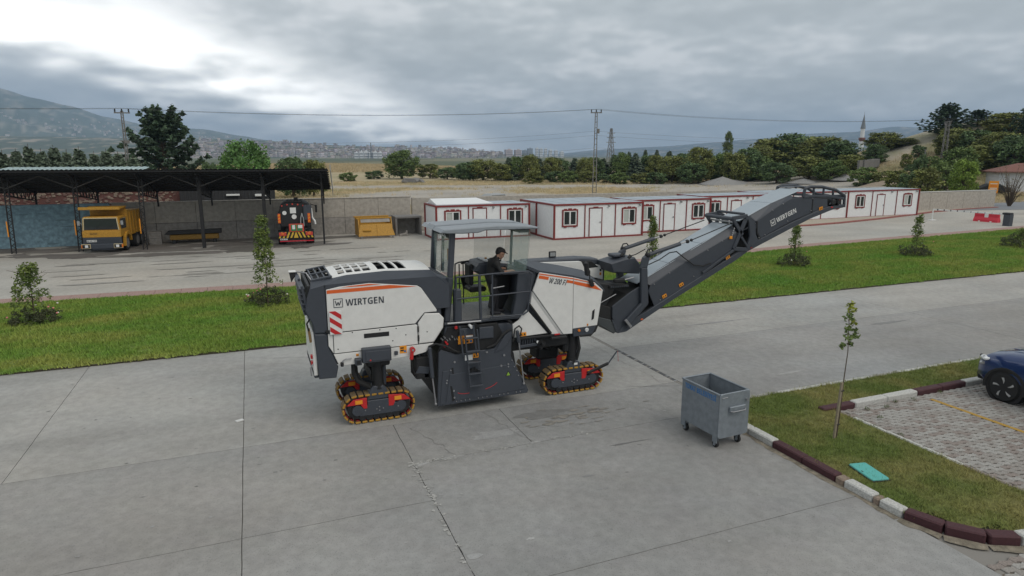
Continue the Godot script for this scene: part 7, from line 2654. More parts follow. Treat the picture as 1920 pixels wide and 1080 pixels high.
func machine_drum() -> void:
	# side plate of the milling drum
	var pl := plate("side_plate", [[3.47, 0.2], [3.52, 1.42], [3.58, 1.48], [3.90, 1.345], [4.10, 1.34], [4.80, 1.38], [5.02, 1.62], [5.24, 1.72], [5.20, 1.16], [5.64, 0.29], [5.61, 0.22]], ZN - 0.02, ZN + 0.03, M.dark, 0.012)
	plate("far_side_plate", [[3.47, 0.2], [3.52, 1.42], [4.80, 1.38], [5.24, 1.72], [5.20, 1.16], [5.64, 0.29], [5.61, 0.22]], ZF - 0.02, ZF + 0.03, M.dark, 0.012)
	var b := mb(O)
	b.prism([[3.5, 0.32], [5.45, 0.32], [5.3, 1.2], [4.9, 1.95], [3.75, 1.95], [3.5, 1.4]], ZF + 0.04, ZN - 0.03, 0.02)
	part("drum_housing", b, M.black)
	plate("wear_plate", [[3.62, 0.24], [3.74, 1.0], [3.60, 1.0], [3.52, 0.24]], ZN + 0.03, ZN + 0.045, M.dark, 0.004, pl)
	plate("lower_plate", [[3.76, 0.90], [5.22, 0.97], [5.30, 0.86], [5.56, 0.33], [3.66, 0.28]], ZN + 0.029, ZN + 0.042, M.dark, 0.004, pl)
	plate("lift_bracket", [[4.80, 1.30], [5.02, 1.34], [5.22, 1.66], [5.18, 1.74], [5.04, 1.66]], ZN + 0.03, ZN + 0.06, M.dark, 0.008, pl)
	plate("slot", [[3.80, 1.05], [3.84, 1.05], [3.86, 0.86], [3.83, 0.84]], ZN + 0.028, ZN + 0.034, M.black, 0.0, pl)
	plate("slot", [[3.76, 0.64], [3.80, 0.64], [3.86, 0.30], [3.80, 0.28]], ZN + 0.04, ZN + 0.046, M.black, 0.0, pl)
	for i in 16:
		var x := 3.90 + i * 0.102
		if i in [4, 9, 13]: continue
		b = mb(O)
		b.cyl(Vector3(x, 0.265 + (x - 3.9) * 0.012, ZN + 0.03), Vector3(x, 0.265 + (x - 3.9) * 0.012, ZN + 0.05), 0.014, 0.012, 8)
		part("bolt", b, M.steel, pl)
	for q in [[3.87, 1.18, 0.024], [4.62, 1.32, 0.024], [5.03, 1.2, 0.026], [4.96, 0.96, 0.026], [5.13, 0.98, 0.02], [5.13, 0.92, 0.018], [3.84, 0.52, 0.022], [3.85, 0.36, 0.022], [3.68, 0.72, 0.02], [3.69, 0.78, 0.018], [5.28, 0.9, 0.014], [5.34, 0.8, 0.014], [5.38, 0.68, 0.014], [3.78, 1.0, 0.014], [5.1, 1.5, 0.016], [4.92, 1.34, 0.018], [5.22, 1.06, 0.012]]:
		b = mb(O)
		b.cyl(Vector3(q[0], q[1], ZN + 0.025), Vector3(q[0], q[1], ZN + 0.058), q[2], q[2] * 0.9, 12)
		part("bolt", b, M.steel, pl)
	for k in [[[3.93, 0.46], [4.0, 0.43], [4.1, 0.415], [4.2, 0.42]], [[4.58, 0.46], [4.70, 0.49], [4.79, 0.53], [4.86, 0.58]]]:
		var pts := []
		for q in k: pts.append(Vector3(q[0], q[1], ZN + 0.044))
		ptube("red_mark", pts, 0.007, M.red, pl, 5)
	b = mb(O)
	b.prism([[5.06, 0.70], [5.20, 0.70], [5.13, 0.83]], ZN + 0.042, ZN + 0.046)
	var tr := part("warning_triangle", b, M.black, pl)
	b = mb(O)
	b.prism([[5.085, 0.712], [5.175, 0.712], [5.13, 0.80]], ZN + 0.046, ZN + 0.049)
	part("symbol", b, M.sign_lime, tr) if false else part("symbol", b, M.sign_lime, pl)
	# gear cover in the middle
	for i in 5:
		b = mb(O)
		b.cyl(Vector3(4.22 + i * 0.055, 0.92 + 0.045 * sin(i * 1.1), ZN + 0.03), Vector3(4.22 + i * 0.055, 0.92 + 0.045 * sin(i * 1.1), ZN + 0.085), 0.042, 0.036, 12)
		part("gear_stud", b, M.black, pl)
	# cylinders at both ends of the plate
	pbar("lift_guide", Vector3(3.31, 1.58, ZN + 0.06), Vector3(3.36, 0.88, ZN + 0.06), 0.08, 0.08, M.dark, 0.02)
	ptube("lift_rod", [Vector3(3.36, 0.9, ZN + 0.06), Vector3(3.42, 0.29, ZN + 0.06)], 0.018, M.steel)
	pbox("rod_foot", Vector3(3.42, 0.28, ZN + 0.05), Vector3(0.05, 0.05, 0.06), M.steel, 0.012)
	pbar("lift_guide", Vector3(5.34, 1.75, ZN + 0.06), Vector3(5.38, 1.46, ZN + 0.06), 0.07, 0.07, M.dark, 0.02)
	ptube("lift_rod", [Vector3(5.38, 1.48, ZN + 0.06), Vector3(5.51, 0.48, ZN + 0.06)], 0.016, M.steel)
	pbox("rod_foot", Vector3(5.51, 0.47, ZN + 0.05), Vector3(0.05, 0.05, 0.06), M.steel, 0.012)
	# works behind the plate on the tail side: hoses and brackets
	b = mb(O)
	b.box(Vector3(3.18, 1.1, -13.4), Vector3(0.32, 0.5, 0.5), 0.03)
	b.box(Vector3(3.3, 0.95, -13.25), Vector3(0.2, 0.3, 0.2), 0.02)
	part("scraper_mount", b, M.black)
	for k in 5: ptube("hose", [Vector3(3.05 + k * 0.06, 1.45, -13.2 - k * 0.03), Vector3(3.08 + k * 0.06, 1.2, -13.16 - k * 0.02), Vector3(3.16 + k * 0.05, 0.95, -13.2)], 0.018, M.rubber if k % 2 == 0 else M.dark)
	b = mb(O)
	b.prism([[3.02, 1.0], [3.3, 0.95], [3.35, 1.1], [3.1, 1.15]], -13.3, -13.14, 0.01)
	part("scraper_arm", b, M.dark)
	ptube("hose_arch", [Vector3(3.30, 1.58, -13.08), Vector3(3.45, 1.64, -13.05), Vector3(3.68, 1.57, -13.04), Vector3(3.85, 1.45, -13.04), Vector3(4.0, 1.38, -13.05)], 0.024, M.rubber)
	ptube("hose_arch", [Vector3(4.62, 1.42, -13.05), Vector3(4.82, 1.48, -13.04), Vector3(4.98, 1.68, -13.04), Vector3(5.1, 1.76, -13.05), Vector3(5.2, 1.78, -13.06)], 0.026, M.rubber)
	# block under the platform
	plate("mid_body", [[3.70, 1.98], [5.28, 1.90], [5.28, 1.6], [4.86, 1.38], [4.07, 1.34], [3.64, 1.6]], -14.9, ZN - 0.05, M.dark, 0.02)
	pbox("tool_box", Vector3(4.62, 1.76, ZN - 0.02), Vector3(0.34, 0.26, 0.1), M.dark, 0.012)
	pbox("tool_box", Vector3(4.18, 1.78, ZN - 0.02), Vector3(0.34, 0.26, 0.1), M.dark, 0.012)
	b = mb(O)
	for i in 8: b.cyl(Vector3(3.60 + i * 0.06, 1.72 + 0.04 * sin(i * 2.0), ZN - 0.06), Vector3(3.62 + i * 0.055, 1.70 + 0.04 * sin(i * 2.0), ZN + 0.02), 0.016, 0.016, 8)
	part("coupling", b, M.steel)
	for q in [[3.66, 1.55], [3.72, 1.60], [3.69, 1.64]]:
		b = mb(O)
		b.cyl(Vector3(q[0], q[1], ZN - 0.04), Vector3(q[0], q[1], ZN + 0.03), 0.022, 0.022, 10)
		part("coupling_cap", b, M.red)
	pbox("red_valve", Vector3(3.92, 1.95, ZN + 0.03), Vector3(0.06, 0.07, 0.05), M.red, 0.012)
	var ns := pbox("notice_board", Vector3(4.13, 1.66, ZN + 0.04), Vector3(0.34, 0.18, 0.01), M.sticker, 0.001)
	pbox("blank", Vector3(4.22, 1.705, ZN + 0.047), Vector3(0.15, 0.085, 0.004), M.paper, 0.0, Basis(), ns)
	pbox("print", Vector3(4.07, 1.66, ZN + 0.047), Vector3(0.02, 0.17, 0.004), M.black, 0.0, Basis(), ns)
	for q in [4.17, 4.25]: pbox("print", Vector3(q, 1.615, ZN + 0.047), Vector3(0.05, 0.05, 0.004), M.black if q < 4.2 else M.blue_ink, 0.0, Basis(), ns)
	pbox("white_sticker", Vector3(4.20, 1.24, ZN + 0.034), Vector3(0.18, 0.12, 0.006), M.paper, 0.001)
	sticker(Vector3(4.36, 1.27, ZN + 0.036), 0.13, 0.10)
	# ladder
	var ld := pbar("ladder", Vector3(3.97, 2.0, ZN + 0.14), Vector3(4.04, 1.32, ZN + 0.13), 0.03, 0.035, M.dark, 0.006)
	pbar("stile", Vector3(4.28, 2.0, ZN + 0.14), Vector3(4.35, 1.32, ZN + 0.13), 0.03, 0.035, M.dark, 0.006, ld)
	pbar("stile", Vector3(4.07, 1.9, ZN + 0.16), Vector3(4.19, 0.62, ZN + 0.16), 0.03, 0.035, M.dark, 0.006, ld)
	pbar("stile", Vector3(4.36, 1.9, ZN + 0.16), Vector3(4.46, 0.62, ZN + 0.16), 0.03, 0.035, M.dark, 0.006, ld)
	for q in [[4.08, 4.35, 1.72], [4.12, 4.40, 1.42], [4.16, 4.43, 0.90], [4.18, 4.46, 0.62], [4.14, 4.41, 1.16]]: pbox("rung", Vector3((q[0] + q[1]) / 2, q[2], ZN + 0.16), Vector3(q[1] - q[0] + 0.04, 0.03, 0.09), M.dark, 0.006, Basis(), ld)

func machine_cab() -> void:
	# platform
	var pf := pbox("platform", Vector3(4.55, 2.03, -14.0), Vector3(1.75, 0.06, 1.75), M.dark, 0.01)
	pbox("deck_plate", Vector3(4.45, 2.065, -13.95), Vector3(1.4, 0.012, 1.5), M.tread, 0.0, Basis(), pf)
	var b := mb(O)
	for i in 26:
		for j in 24:
			b.box(Vector3(3.8 + i * 0.052, 2.073, -14.66 + j * 0.06), Vector3(0.03, 0.006, 0.008), 0.0, Basis(Vector3.UP, 0.78 if (i + j) % 2 == 0 else -0.78))
	part("tread_studs", b, M.tread, pf).set_meta("kind", "stuff")
	ptube("platform_edge", [Vector3(3.72, 2.06, ZN + 0.05), Vector3(4.48, 2.05, ZN + 0.06)], 0.025, M.steel, pf)
	for q in [[4.30, 2.02], [5.14, 1.99], [4.22, 1.98]]:
		b = mb(O)
		b.cyl(Vector3(q[0], q[1], ZN + 0.02), Vector3(q[0] + 0.03, q[1] - 0.03, ZN + 0.13), 0.03, 0.04, 10)
		part("work_light", b, M.lens if q[0] < 4.3 else M.black)
	# rear wall of the cab and its glass
	pbox("rear_partition", Vector3(3.80, 2.5, -14.0), Vector3(0.08, 1.05, 1.5), M.dark, 0.01)
	for z in [-13.24, -14.66]:
		b = mb(O)
		b.bar(Vector3(3.76, 2.06, z), Vector3(3.86, 3.04, z), 0.12, 0.13, 0.02)
		b.bar(Vector3(3.86, 3.03, z), Vector3(3.93, 4.04, z), 0.11, 0.12, 0.02)
		part("cab_post", b, M.dark)
	b = mb(O)
	b.bar(Vector3(3.90, 3.05, -13.98), Vector3(3.93, 4.0, -13.98), 0.10, 0.05, 0.01)
	part("rear_mullion", b, M.black)
	pbox("rear_header", Vector3(3.92, 3.95, -13.95), Vector3(0.06, 0.2, 1.34), M.black, 0.01)
	for z in [[-14.62, -14.02], [-13.94, -13.30]]:
		pbox("rear_glass", Vector3(3.88, 3.44, (z[0] + z[1]) / 2), Vector3(0.012, 0.86, z[1] - z[0]), M.glass, 0.0)
	# the lettered plate under the roof at the back
	var lp := pbox("name_plate", Vector3(3.885, 3.93, -13.85), Vector3(0.012, 0.13, 0.48), M.paper, 0.002)
	var nt := inst("lettering", letters("WIRTGEN", 0.095), M.black, lp)
	nt.transform = Transform3D(Basis(Vector3.UP, -PI / 2), Vector3(3.877, 3.928, -13.85) - O)
	pbox("yellow_decal", Vector3(3.872, 3.5, -13.4), Vector3(0.012, 0.26, 0.1), M.pad_worn, 0.0)
	# roof in ribbed panels
	var rz := [-14.72, -14.25, -13.72, -13.02]
	var rx0 := [3.50, 3.46, 3.46, 3.52]
	for i in 3:
		b = mb(O)
		var x0: float = 3.62
		var x1: float = 5.86
		var z0: float = rz[i] + 0.008
		var z1: float = rz[i + 1] - 0.008
		var crown := 0.03 if i == 1 else 0.0
		var pr := [[x0, 4.02], [x0 + 0.06, 4.09 + crown], [4.9, 4.13 + crown], [5.55, 4.10 + crown], [x1, 4.055], [x1 - 0.05, 4.02], [4.6, 4.035], [4.45, 3.99], [4.1, 3.985], [x0 + 0.15, 4.0]]
		b.prism(pr, z0, z1, 0.02)
		part("roof_panel", b, M.roof_panel)
	# windscreen panes
	var wz := -13.12
	b = mb(O)
	b.quad(Vector3(5.60, 3.02, -13.12), Vector3(5.60, 3.02, -14.6), Vector3(5.70, 4.0, -14.6), Vector3(5.70, 4.0, -13.12))
	part("windscreen", b, M.glass)
	b = mb(O)
	b.quad(Vector3(4.86, 3.08, -14.66), Vector3(5.6, 3.04, -14.66), Vector3(5.7, 4.0, -14.66), Vector3(4.9, 4.0, -14.66))
	part("side_glass", b, M.glass)
	b = mb(O)
	b.quad(Vector3(5.12, 3.10, wz), Vector3(5.58, 3.06, wz), Vector3(5.68, 4.0, wz), Vector3(5.24, 4.0, wz))
	part("side_glass", b, M.glass)
	pbar("front_post", Vector3(5.52, 3.05, -13.9), Vector3(5.56, 4.02, -13.9), 0.05, 0.05, M.black)
	pbox("front_header", Vector3(5.55, 3.97, -13.85), Vector3(0.25, 0.07, 1.4), M.black, 0.01)
	# railing on the near side
	var rl := ptube("railing", [Vector3(3.94, 3.06, ZN + 0.04), Vector3(4.45, 3.07, ZN + 0.04), Vector3(4.78, 3.08, ZN + 0.04), Vector3(5.62, 3.08, ZN + 0.04), Vector3(5.70, 3.02, ZN + 0.04), Vector3(5.66, 2.55, ZN + 0.04), Vector3(5.60, 2.16, ZN + 0.04), Vector3(5.50, 2.10, ZN + 0.04), Vector3(4.70, 2.11, ZN + 0.04)], 0.019, M.dark)
	ptube("mid_rail", [Vector3(3.94, 2.58, ZN + 0.04), Vector3(4.75, 2.60, ZN + 0.04), Vector3(5.66, 2.62, ZN + 0.04)], 0.017, M.dark, rl)
	for q in [[3.94, 3.06, 3.92, 2.10, 0.018], [4.46, 3.07, 4.49, 2.02, 0.034], [4.76, 3.08, 4.76, 2.10, 0.02]]: ptube("rail_post", [Vector3(q[0], q[1], ZN + 0.04), Vector3(q[2], q[3], ZN + 0.04)], q[4], M.dark, rl)
	pbox("gate_side", Vector3(3.98, 2.42, ZN - 0.05), Vector3(0.16, 0.72, 0.16), M.dark, 0.02)
	# far side: rails and folded arm rest
	var fr := ptube("far_railing", [Vector3(4.40, 2.4, -14.72), Vector3(4.42, 3.06, -14.72), Vector3(4.52, 3.10, -14.72), Vector3(5.55, 3.06, -14.72)], 0.018, M.dark)
	for x in [4.52, 4.62]: ptube("rail_post", [Vector3(x, 2.06, -14.72), Vector3(x, 3.06, -14.72)], 0.016, M.dark, fr)
	ptube("mid_rail", [Vector3(4.45, 2.58, -14.72), Vector3(5.5, 2.6, -14.72)], 0.015, M.dark, fr)
	ptube("arm_pad", [Vector3(4.50, 3.12, -14.5), Vector3(5.08, 3.16, -14.5)], 0.038, M.black, fr)
	pbox("rail_bag", Vector3(4.66, 2.63, -14.62), Vector3(0.22, 0.34, 0.12), M.black, 0.05, Basis(Vector3.BACK, 0.25))
	# console with wheel, seats and pedestal
	var cs := plate("console", [[4.60, 3.02], [4.72, 3.20], [4.95, 3.22], [5.4, 3.14], [5.72, 3.04], [5.72, 2.92], [5.3, 2.9], [4.75, 2.92]], -14.55, -13.78, M.dark, 0.05)
	pbox("console_top", Vector3(5.18, 3.185, -14.15), Vector3(0.62, 0.03, 0.6), M.paper, 0.012, Basis(Vector3.BACK, -0.16), cs)
	for i in 6: pbox("switch", Vector3(5.02 + (i % 3) * 0.14, 3.24 - (i % 3) * 0.02, -14.0 - (i / 3) * 0.22), Vector3(0.05, 0.04, 0.05), M.black if i % 2 == 0 else M.pad, 0.01, Basis(), cs)
	pbox("shelf", Vector3(5.30, 3.03, -13.50), Vector3(0.80, 0.05, 0.62), M.dark, 0.02, Basis(Vector3.BACK, -0.03), cs)
	b = mb(O)
	b.box(Vector3(5.38, 3.10, -13.62), Vector3(0.18, 0.07, 0.3), 0.02, Basis(Vector3.BACK, 0.3))
	part("display", b, M.black, cs)
	plate("pedestal", [[4.95, 2.9], [5.55, 2.95], [5.45, 2.35], [5.30, 2.08], [5.05, 2.08], [5.10, 2.4]], -14.2, -13.82, M.black, 0.03)
	pbox("seat", Vector3(4.75, 2.55, -14.2), Vector3(0.42, 0.12, 0.42), M.black, 0.04)
	pbox("seat_back", Vector3(4.60, 2.9, -14.2), Vector3(0.10, 0.5, 0.4), M.black, 0.04)
	ptube("seat_lever", [Vector3(4.80, 2.72, ZN - 0.12), Vector3(5.10, 2.75, ZN - 0.12)], 0.014, M.steel)
	ptube("seat_lever", [Vector3(4.80, 2.62, ZN - 0.12), Vector3(4.80, 2.82, ZN - 0.12)], 0.014, M.steel)
	# slanting dash wall towards the nose
	plate("dash_wall", [[5.42, 3.02], [5.90, 3.06], [5.74, 2.55], [5.56, 1.98], [5.27, 1.98], [5.36, 2.4]], ZN - 0.25, ZN - 0.08, M.dark, 0.02)
	plate("dash_inner", [[5.5, 3.0], [5.84, 3.05], [5.68, 2.3], [5.5, 2.0]], -14.8, ZN - 0.25, M.dark, 0.02)

func machine_front() -> void:
	var b := mb(O)
	b.prism([[5.35, 1.56], [6.3, 1.52], [7.38, 1.60], [7.48, 2.45], [7.25, 2.66], [5.84, 2.98], [5.6, 2.3]], -14.9, ZN - 0.13, 0.02)
	part("front_body", b, M.dark)
	var fp := plate("front_panel", [[5.90, 3.03], [6.755, 2.855], [6.755, 1.52], [6.52, 1.525], [5.74, 2.62]], ZN - 0.03, ZN + 0.02, M.white, 0.008)
	plate("folded_panel", [[5.735, 2.60], [6.51, 1.522], [6.24, 1.55], [6.17, 1.63], [5.70, 2.30]], ZN - 0.09, ZN - 0.02, M.white, 0.006)
	b = mb(O)
	b.quad(Vector3(5.735, 2.60, ZN + 0.012), Vector3(5.70, 2.30, ZN - 0.10), Vector3(6.24, 1.55, ZN - 0.10), Vector3(6.51, 1.522, ZN + 0.012))
	part("crease_panel", b, M.white)
	var dp := plate("front_door", [[6.765, 2.853], [7.31, 2.70], [7.54, 2.50], [7.41, 1.66], [6.765, 1.635]], ZN - 0.03, ZN + 0.02, M.white, 0.008)
	plate("stripe", [[5.895, 3.01], [6.752, 2.842], [6.752, 2.815], [5.89, 2.985]], ZN + 0.02, ZN + 0.025, M.orange, 0.0, fp)
	plate("stripe", [[5.888, 2.965], [6.13, 2.912], [6.115, 2.845], [5.875, 2.895]], ZN + 0.02, ZN + 0.025, M.orange, 0.0, fp)
	plate("stripe", [[6.60, 2.81], [6.752, 2.775], [6.752, 2.715], [6.58, 2.75]], ZN + 0.02, ZN + 0.025, M.orange, 0.0, fp)
	plate("stripe", [[6.768, 2.836], [7.29, 2.695], [7.32, 2.665], [6.768, 2.81]], ZN + 0.02, ZN + 0.025, M.orange, 0.0, dp)
	plate("stripe", [[6.768, 2.772], [7.33, 2.63], [7.50, 2.495], [6.768, 2.70]], ZN + 0.02, ZN + 0.025, M.orange, 0.0, dp)
	ptext("lettering", "W 200 Fi", 0.125, M.dark, Vector3(6.36, 2.785, ZN + 0.022), fp, -0.2, 0.44, 0.2)
	plate("door_handle", [[7.27, 2.02], [7.33, 2.06], [7.31, 1.83], [7.25, 1.80]], ZN + 0.018, ZN + 0.035, M.black, 0.004, dp)
	sticker(Vector3(7.15, 1.695, ZN + 0.023), 0.04, 0.05)
	plate("lower_white", [[5.27, 1.87], [5.42, 1.96], [5.62, 2.18], [6.14, 1.58], [5.28, 1.555]], ZN - 0.08, ZN - 0.03, M.white, 0.01)
	pbar("black_strut", Vector3(5.66, 2.32, ZN + 0.0), Vector3(6.21, 1.58, ZN + 0.0), 0.05, 0.045, M.black)
	sticker(Vector3(5.52, 1.62, ZN - 0.022), 0.16, 0.09)
	pbox("sill", Vector3(5.78, 1.525, ZN - 0.05), Vector3(1.2, 0.05, 0.12), M.black, 0.01)
	pbox("step", Vector3(6.38, 1.475, ZN + 0.02), Vector3(0.40, 0.06, 0.16), M.black, 0.012)
	pbox("red_reflector", Vector3(6.36, 1.545, ZN + 0.025), Vector3(0.14, 0.035, 0.012), M.red, 0.004)
	plate("front_corner", [[6.77, 1.625], [7.39, 1.645], [7.30, 1.44], [6.80, 1.43]], ZN - 0.10, ZN + 0.008, M.dark, 0.012)
	b = mb(O)
	b.cyl(Vector3(6.93, 1.58, ZN), Vector3(6.93, 1.58, ZN + 0.035), 0.035, 0.03, 12)
	part("indicator", b, M.lamp_orange)
	b = mb(O)
	b.cyl(Vector3(7.13, 1.58, ZN), Vector3(7.14, 1.57, ZN + 0.035), 0.045, 0.05, 12)
	part("front_lamp", b, M.lens)
	plate("bumper_lip", [[6.95, 1.46], [7.33, 1.47], [7.25, 1.40], [6.98, 1.41]], ZN - 0.3, ZN + 0.02, M.black, 0.015)
	ptube("hose_bend", [Vector3(7.25, 1.45, ZN - 0.05), Vector3(7.36, 1.52, ZN - 0.02), Vector3(7.42, 1.66, ZN - 0.02), Vector3(7.44, 1.8, ZN - 0.05)], 0.04, M.rubber)
	# dark bonnet of the nose
	b = mb(O)
	var a := [Vector3(5.60, 3.20, -13.24), Vector3(5.90, 3.07, ZN), Vector3(6.75, 2.90, ZN), Vector3(7.33, 2.73, ZN), Vector3(7.62, 2.50, ZN - 0.05)]
	var c := [Vector3(5.60, 3.22, -13.9), Vector3(5.95, 3.18, -13.9), Vector3(6.75, 3.02, -13.9), Vector3(7.4, 2.86, -13.9), Vector3(7.72, 2.66, -13.9)]
	for i in 4: b.quad(a[i], a[i + 1], c[i + 1], c[i])
	for i in 4: b.quad(a[i] - Vector3(0, 0.07, 0), a[i + 1] - Vector3(0, 0.07, 0), a[i + 1], a[i])
	for i in 4: b.quad(c[i], c[i + 1], c[i + 1] - Vector3(0, 0.25, 0), c[i] - Vector3(0, 0.25, 0))
	part("nose_bonnet", b, M.dark_top)
	# higher far bonnet: white flank and grey top
	plate("far_flank", [[6.20, 2.95], [6.3, 3.02], [7.6, 2.98], [8.30, 2.82], [8.30, 2.46], [7.7, 2.62]], -14.5, -14.42, M.white, 0.01)
	b = mb(O)
	b.prism([[6.0, 2.9], [6.2, 3.05], [7.7, 3.05], [8.18, 3.0], [8.40, 2.74], [8.4, 2.4], [7.4, 2.4]], -14.95, -14.5, 0.03)
	part("far_bonnet", b, M.dark_top)
	plate("intake", [[7.66, 2.98], [7.95, 2.97], [8.16, 2.80], [7.76, 2.78]], -14.505, -14.41, M.black, 0.01)
	pbox("far_mirror", Vector3(7.05, 3.13, -14.85), Vector3(0.20, 0.16, 0.05), M.black, 0.02)
	pbox("mirror_glass", Vector3(7.05, 3.13, -14.82), Vector3(0.15, 0.10, 0.012), M.zinc, 0.005)
	ptube("far_mirror_arm", [Vector3(7.05, 2.98, -14.85), Vector3(7.05, 3.08, -14.85)], 0.012, M.black)
	sticker(Vector3(8.22, 2.62, -14.415), 0.05, 0.07)
	pbox("black_label", Vector3(8.22, 2.72, -14.415), Vector3(0.05, 0.06, 0.006), M.black, 0.001)
	# near mirrors
	pbar("near_mirror", Vector3(7.05, 3.20, ZN + 0.05), Vector3(7.10, 2.88, ZN + 0.05), 0.13, 0.09, M.black, 0.025)
	pbar("near_mirror", Vector3(7.17, 2.80, ZN + 0.06), Vector3(7.23, 2.62, ZN + 0.07), 0.10, 0.09, M.black, 0.02)
	ptube("mirror_arm", [Vector3(7.12, 3.05, ZN + 0.04), Vector3(7.16, 2.98, ZN + 0.05), Vector3(7.17, 2.72, ZN + 0.03)], 0.012, M.black)
	# belly between drum and front track
	b = mb(O)
	b.box(Vector3(6.0, 1.35, -13.9), Vector3(1.5, 0.3, 1.3), 0.03)
	b.box(Vector3(6.84, 1.2, -13.95), Vector3(0.4, 0.4, 1.3), 0.04)
	b.box(Vector3(6.5, 0.85, -14.1), Vector3(0.6, 0.3, 0.5), 0.05)
	part("belly", b, M.black)
	for i in 7: pbar("spring_rib", Vector3(5.46 + i * 0.06, 1.50, ZN - 0.04), Vector3(5.45 + i * 0.06, 1.33, ZN - 0.04), 0.05, 0.025, M.dark)
	pbar("rib_beam", Vector3(5.40, 1.34, ZN), Vector3(5.86, 1.36, ZN), 0.06, 0.06, M.dark)
	for q in [[5.84, 1.42, 0.05], [5.96, 1.38, 0.06], [5.90, 1.28, 0.04]]:
		b = mb(O)
		b.cyl(Vector3(q[0], q[1], ZN - 0.06), Vector3(q[0] + 0.05, q[1] - 0.02, ZN + 0.06), q[2], q[2], 12)
		part("work_light", b, M.black)
	b = mb(O)
	b.cyl(Vector3(5.84, 1.43, ZN + 0.06), Vector3(5.845, 1.43, ZN + 0.075), 0.03, 0.03, 10)
	part("lamp_lens", b, M.lens)
	ptube("hose", [Vector3(5.24, 1.5, ZN + 0.06), Vector3(5.28, 1.8, ZN + 0.08), Vector3(5.38, 1.86, ZN + 0.08), Vector3(5.45, 1.78, ZN + 0.06), Vector3(5.42, 1.6, ZN + 0.04)], 0.016, M.rubber)
	ptube("hose", [Vector3(6.1, 1.2, -13.7), Vector3(6.5, 1.0, -13.75), Vector3(6.75, 1.1, -13.7)], 0.045, M.rubber)
	ptube("hose", [Vector3(6.98, 1.4, -13.25), Vector3(7.02, 1.1, -13.22), Vector3(6.98, 0.8, -13.28)], 0.04, M.rubber)
	pbox("white_label", Vector3(6.93, 0.72, -13.212), Vector3(0.09, 0.05, 0.006), M.paper, 0.001)
	# steering pointer with its red ribbon
	var ar := pbar("pointer_arm", Vector3(7.22, 0.46, -13.17), Vector3(7.80, 0.64, -13.17), 0.05, 0.075, M.black, 0.015)
	pbar("pointer_rod", Vector3(7.80, 0.64, -13.17), Vector3(8.04, 0.93, -13.17), 0.025, 0.03, M.dark, 0.005, ar)
	b = mb(O)
	b.bar(Vector3(8.05, 0.92, -13.165), Vector3(8.07, 0.66, -13.16), 0.012, 0.006)
	part("ribbon", b, M.red, ar)

func belt_section(called: String, p: Array, q: Array, m: Material, z0: float, z1: float) -> MeshInstance3D:
	# lower outline p and upper outline q, both running up the conveyor
	var l := p.duplicate()
	var r := q.duplicate()
	r.reverse()
	l.append_array(r)
	return plate(called, l, z0, z1, m, 0.01)

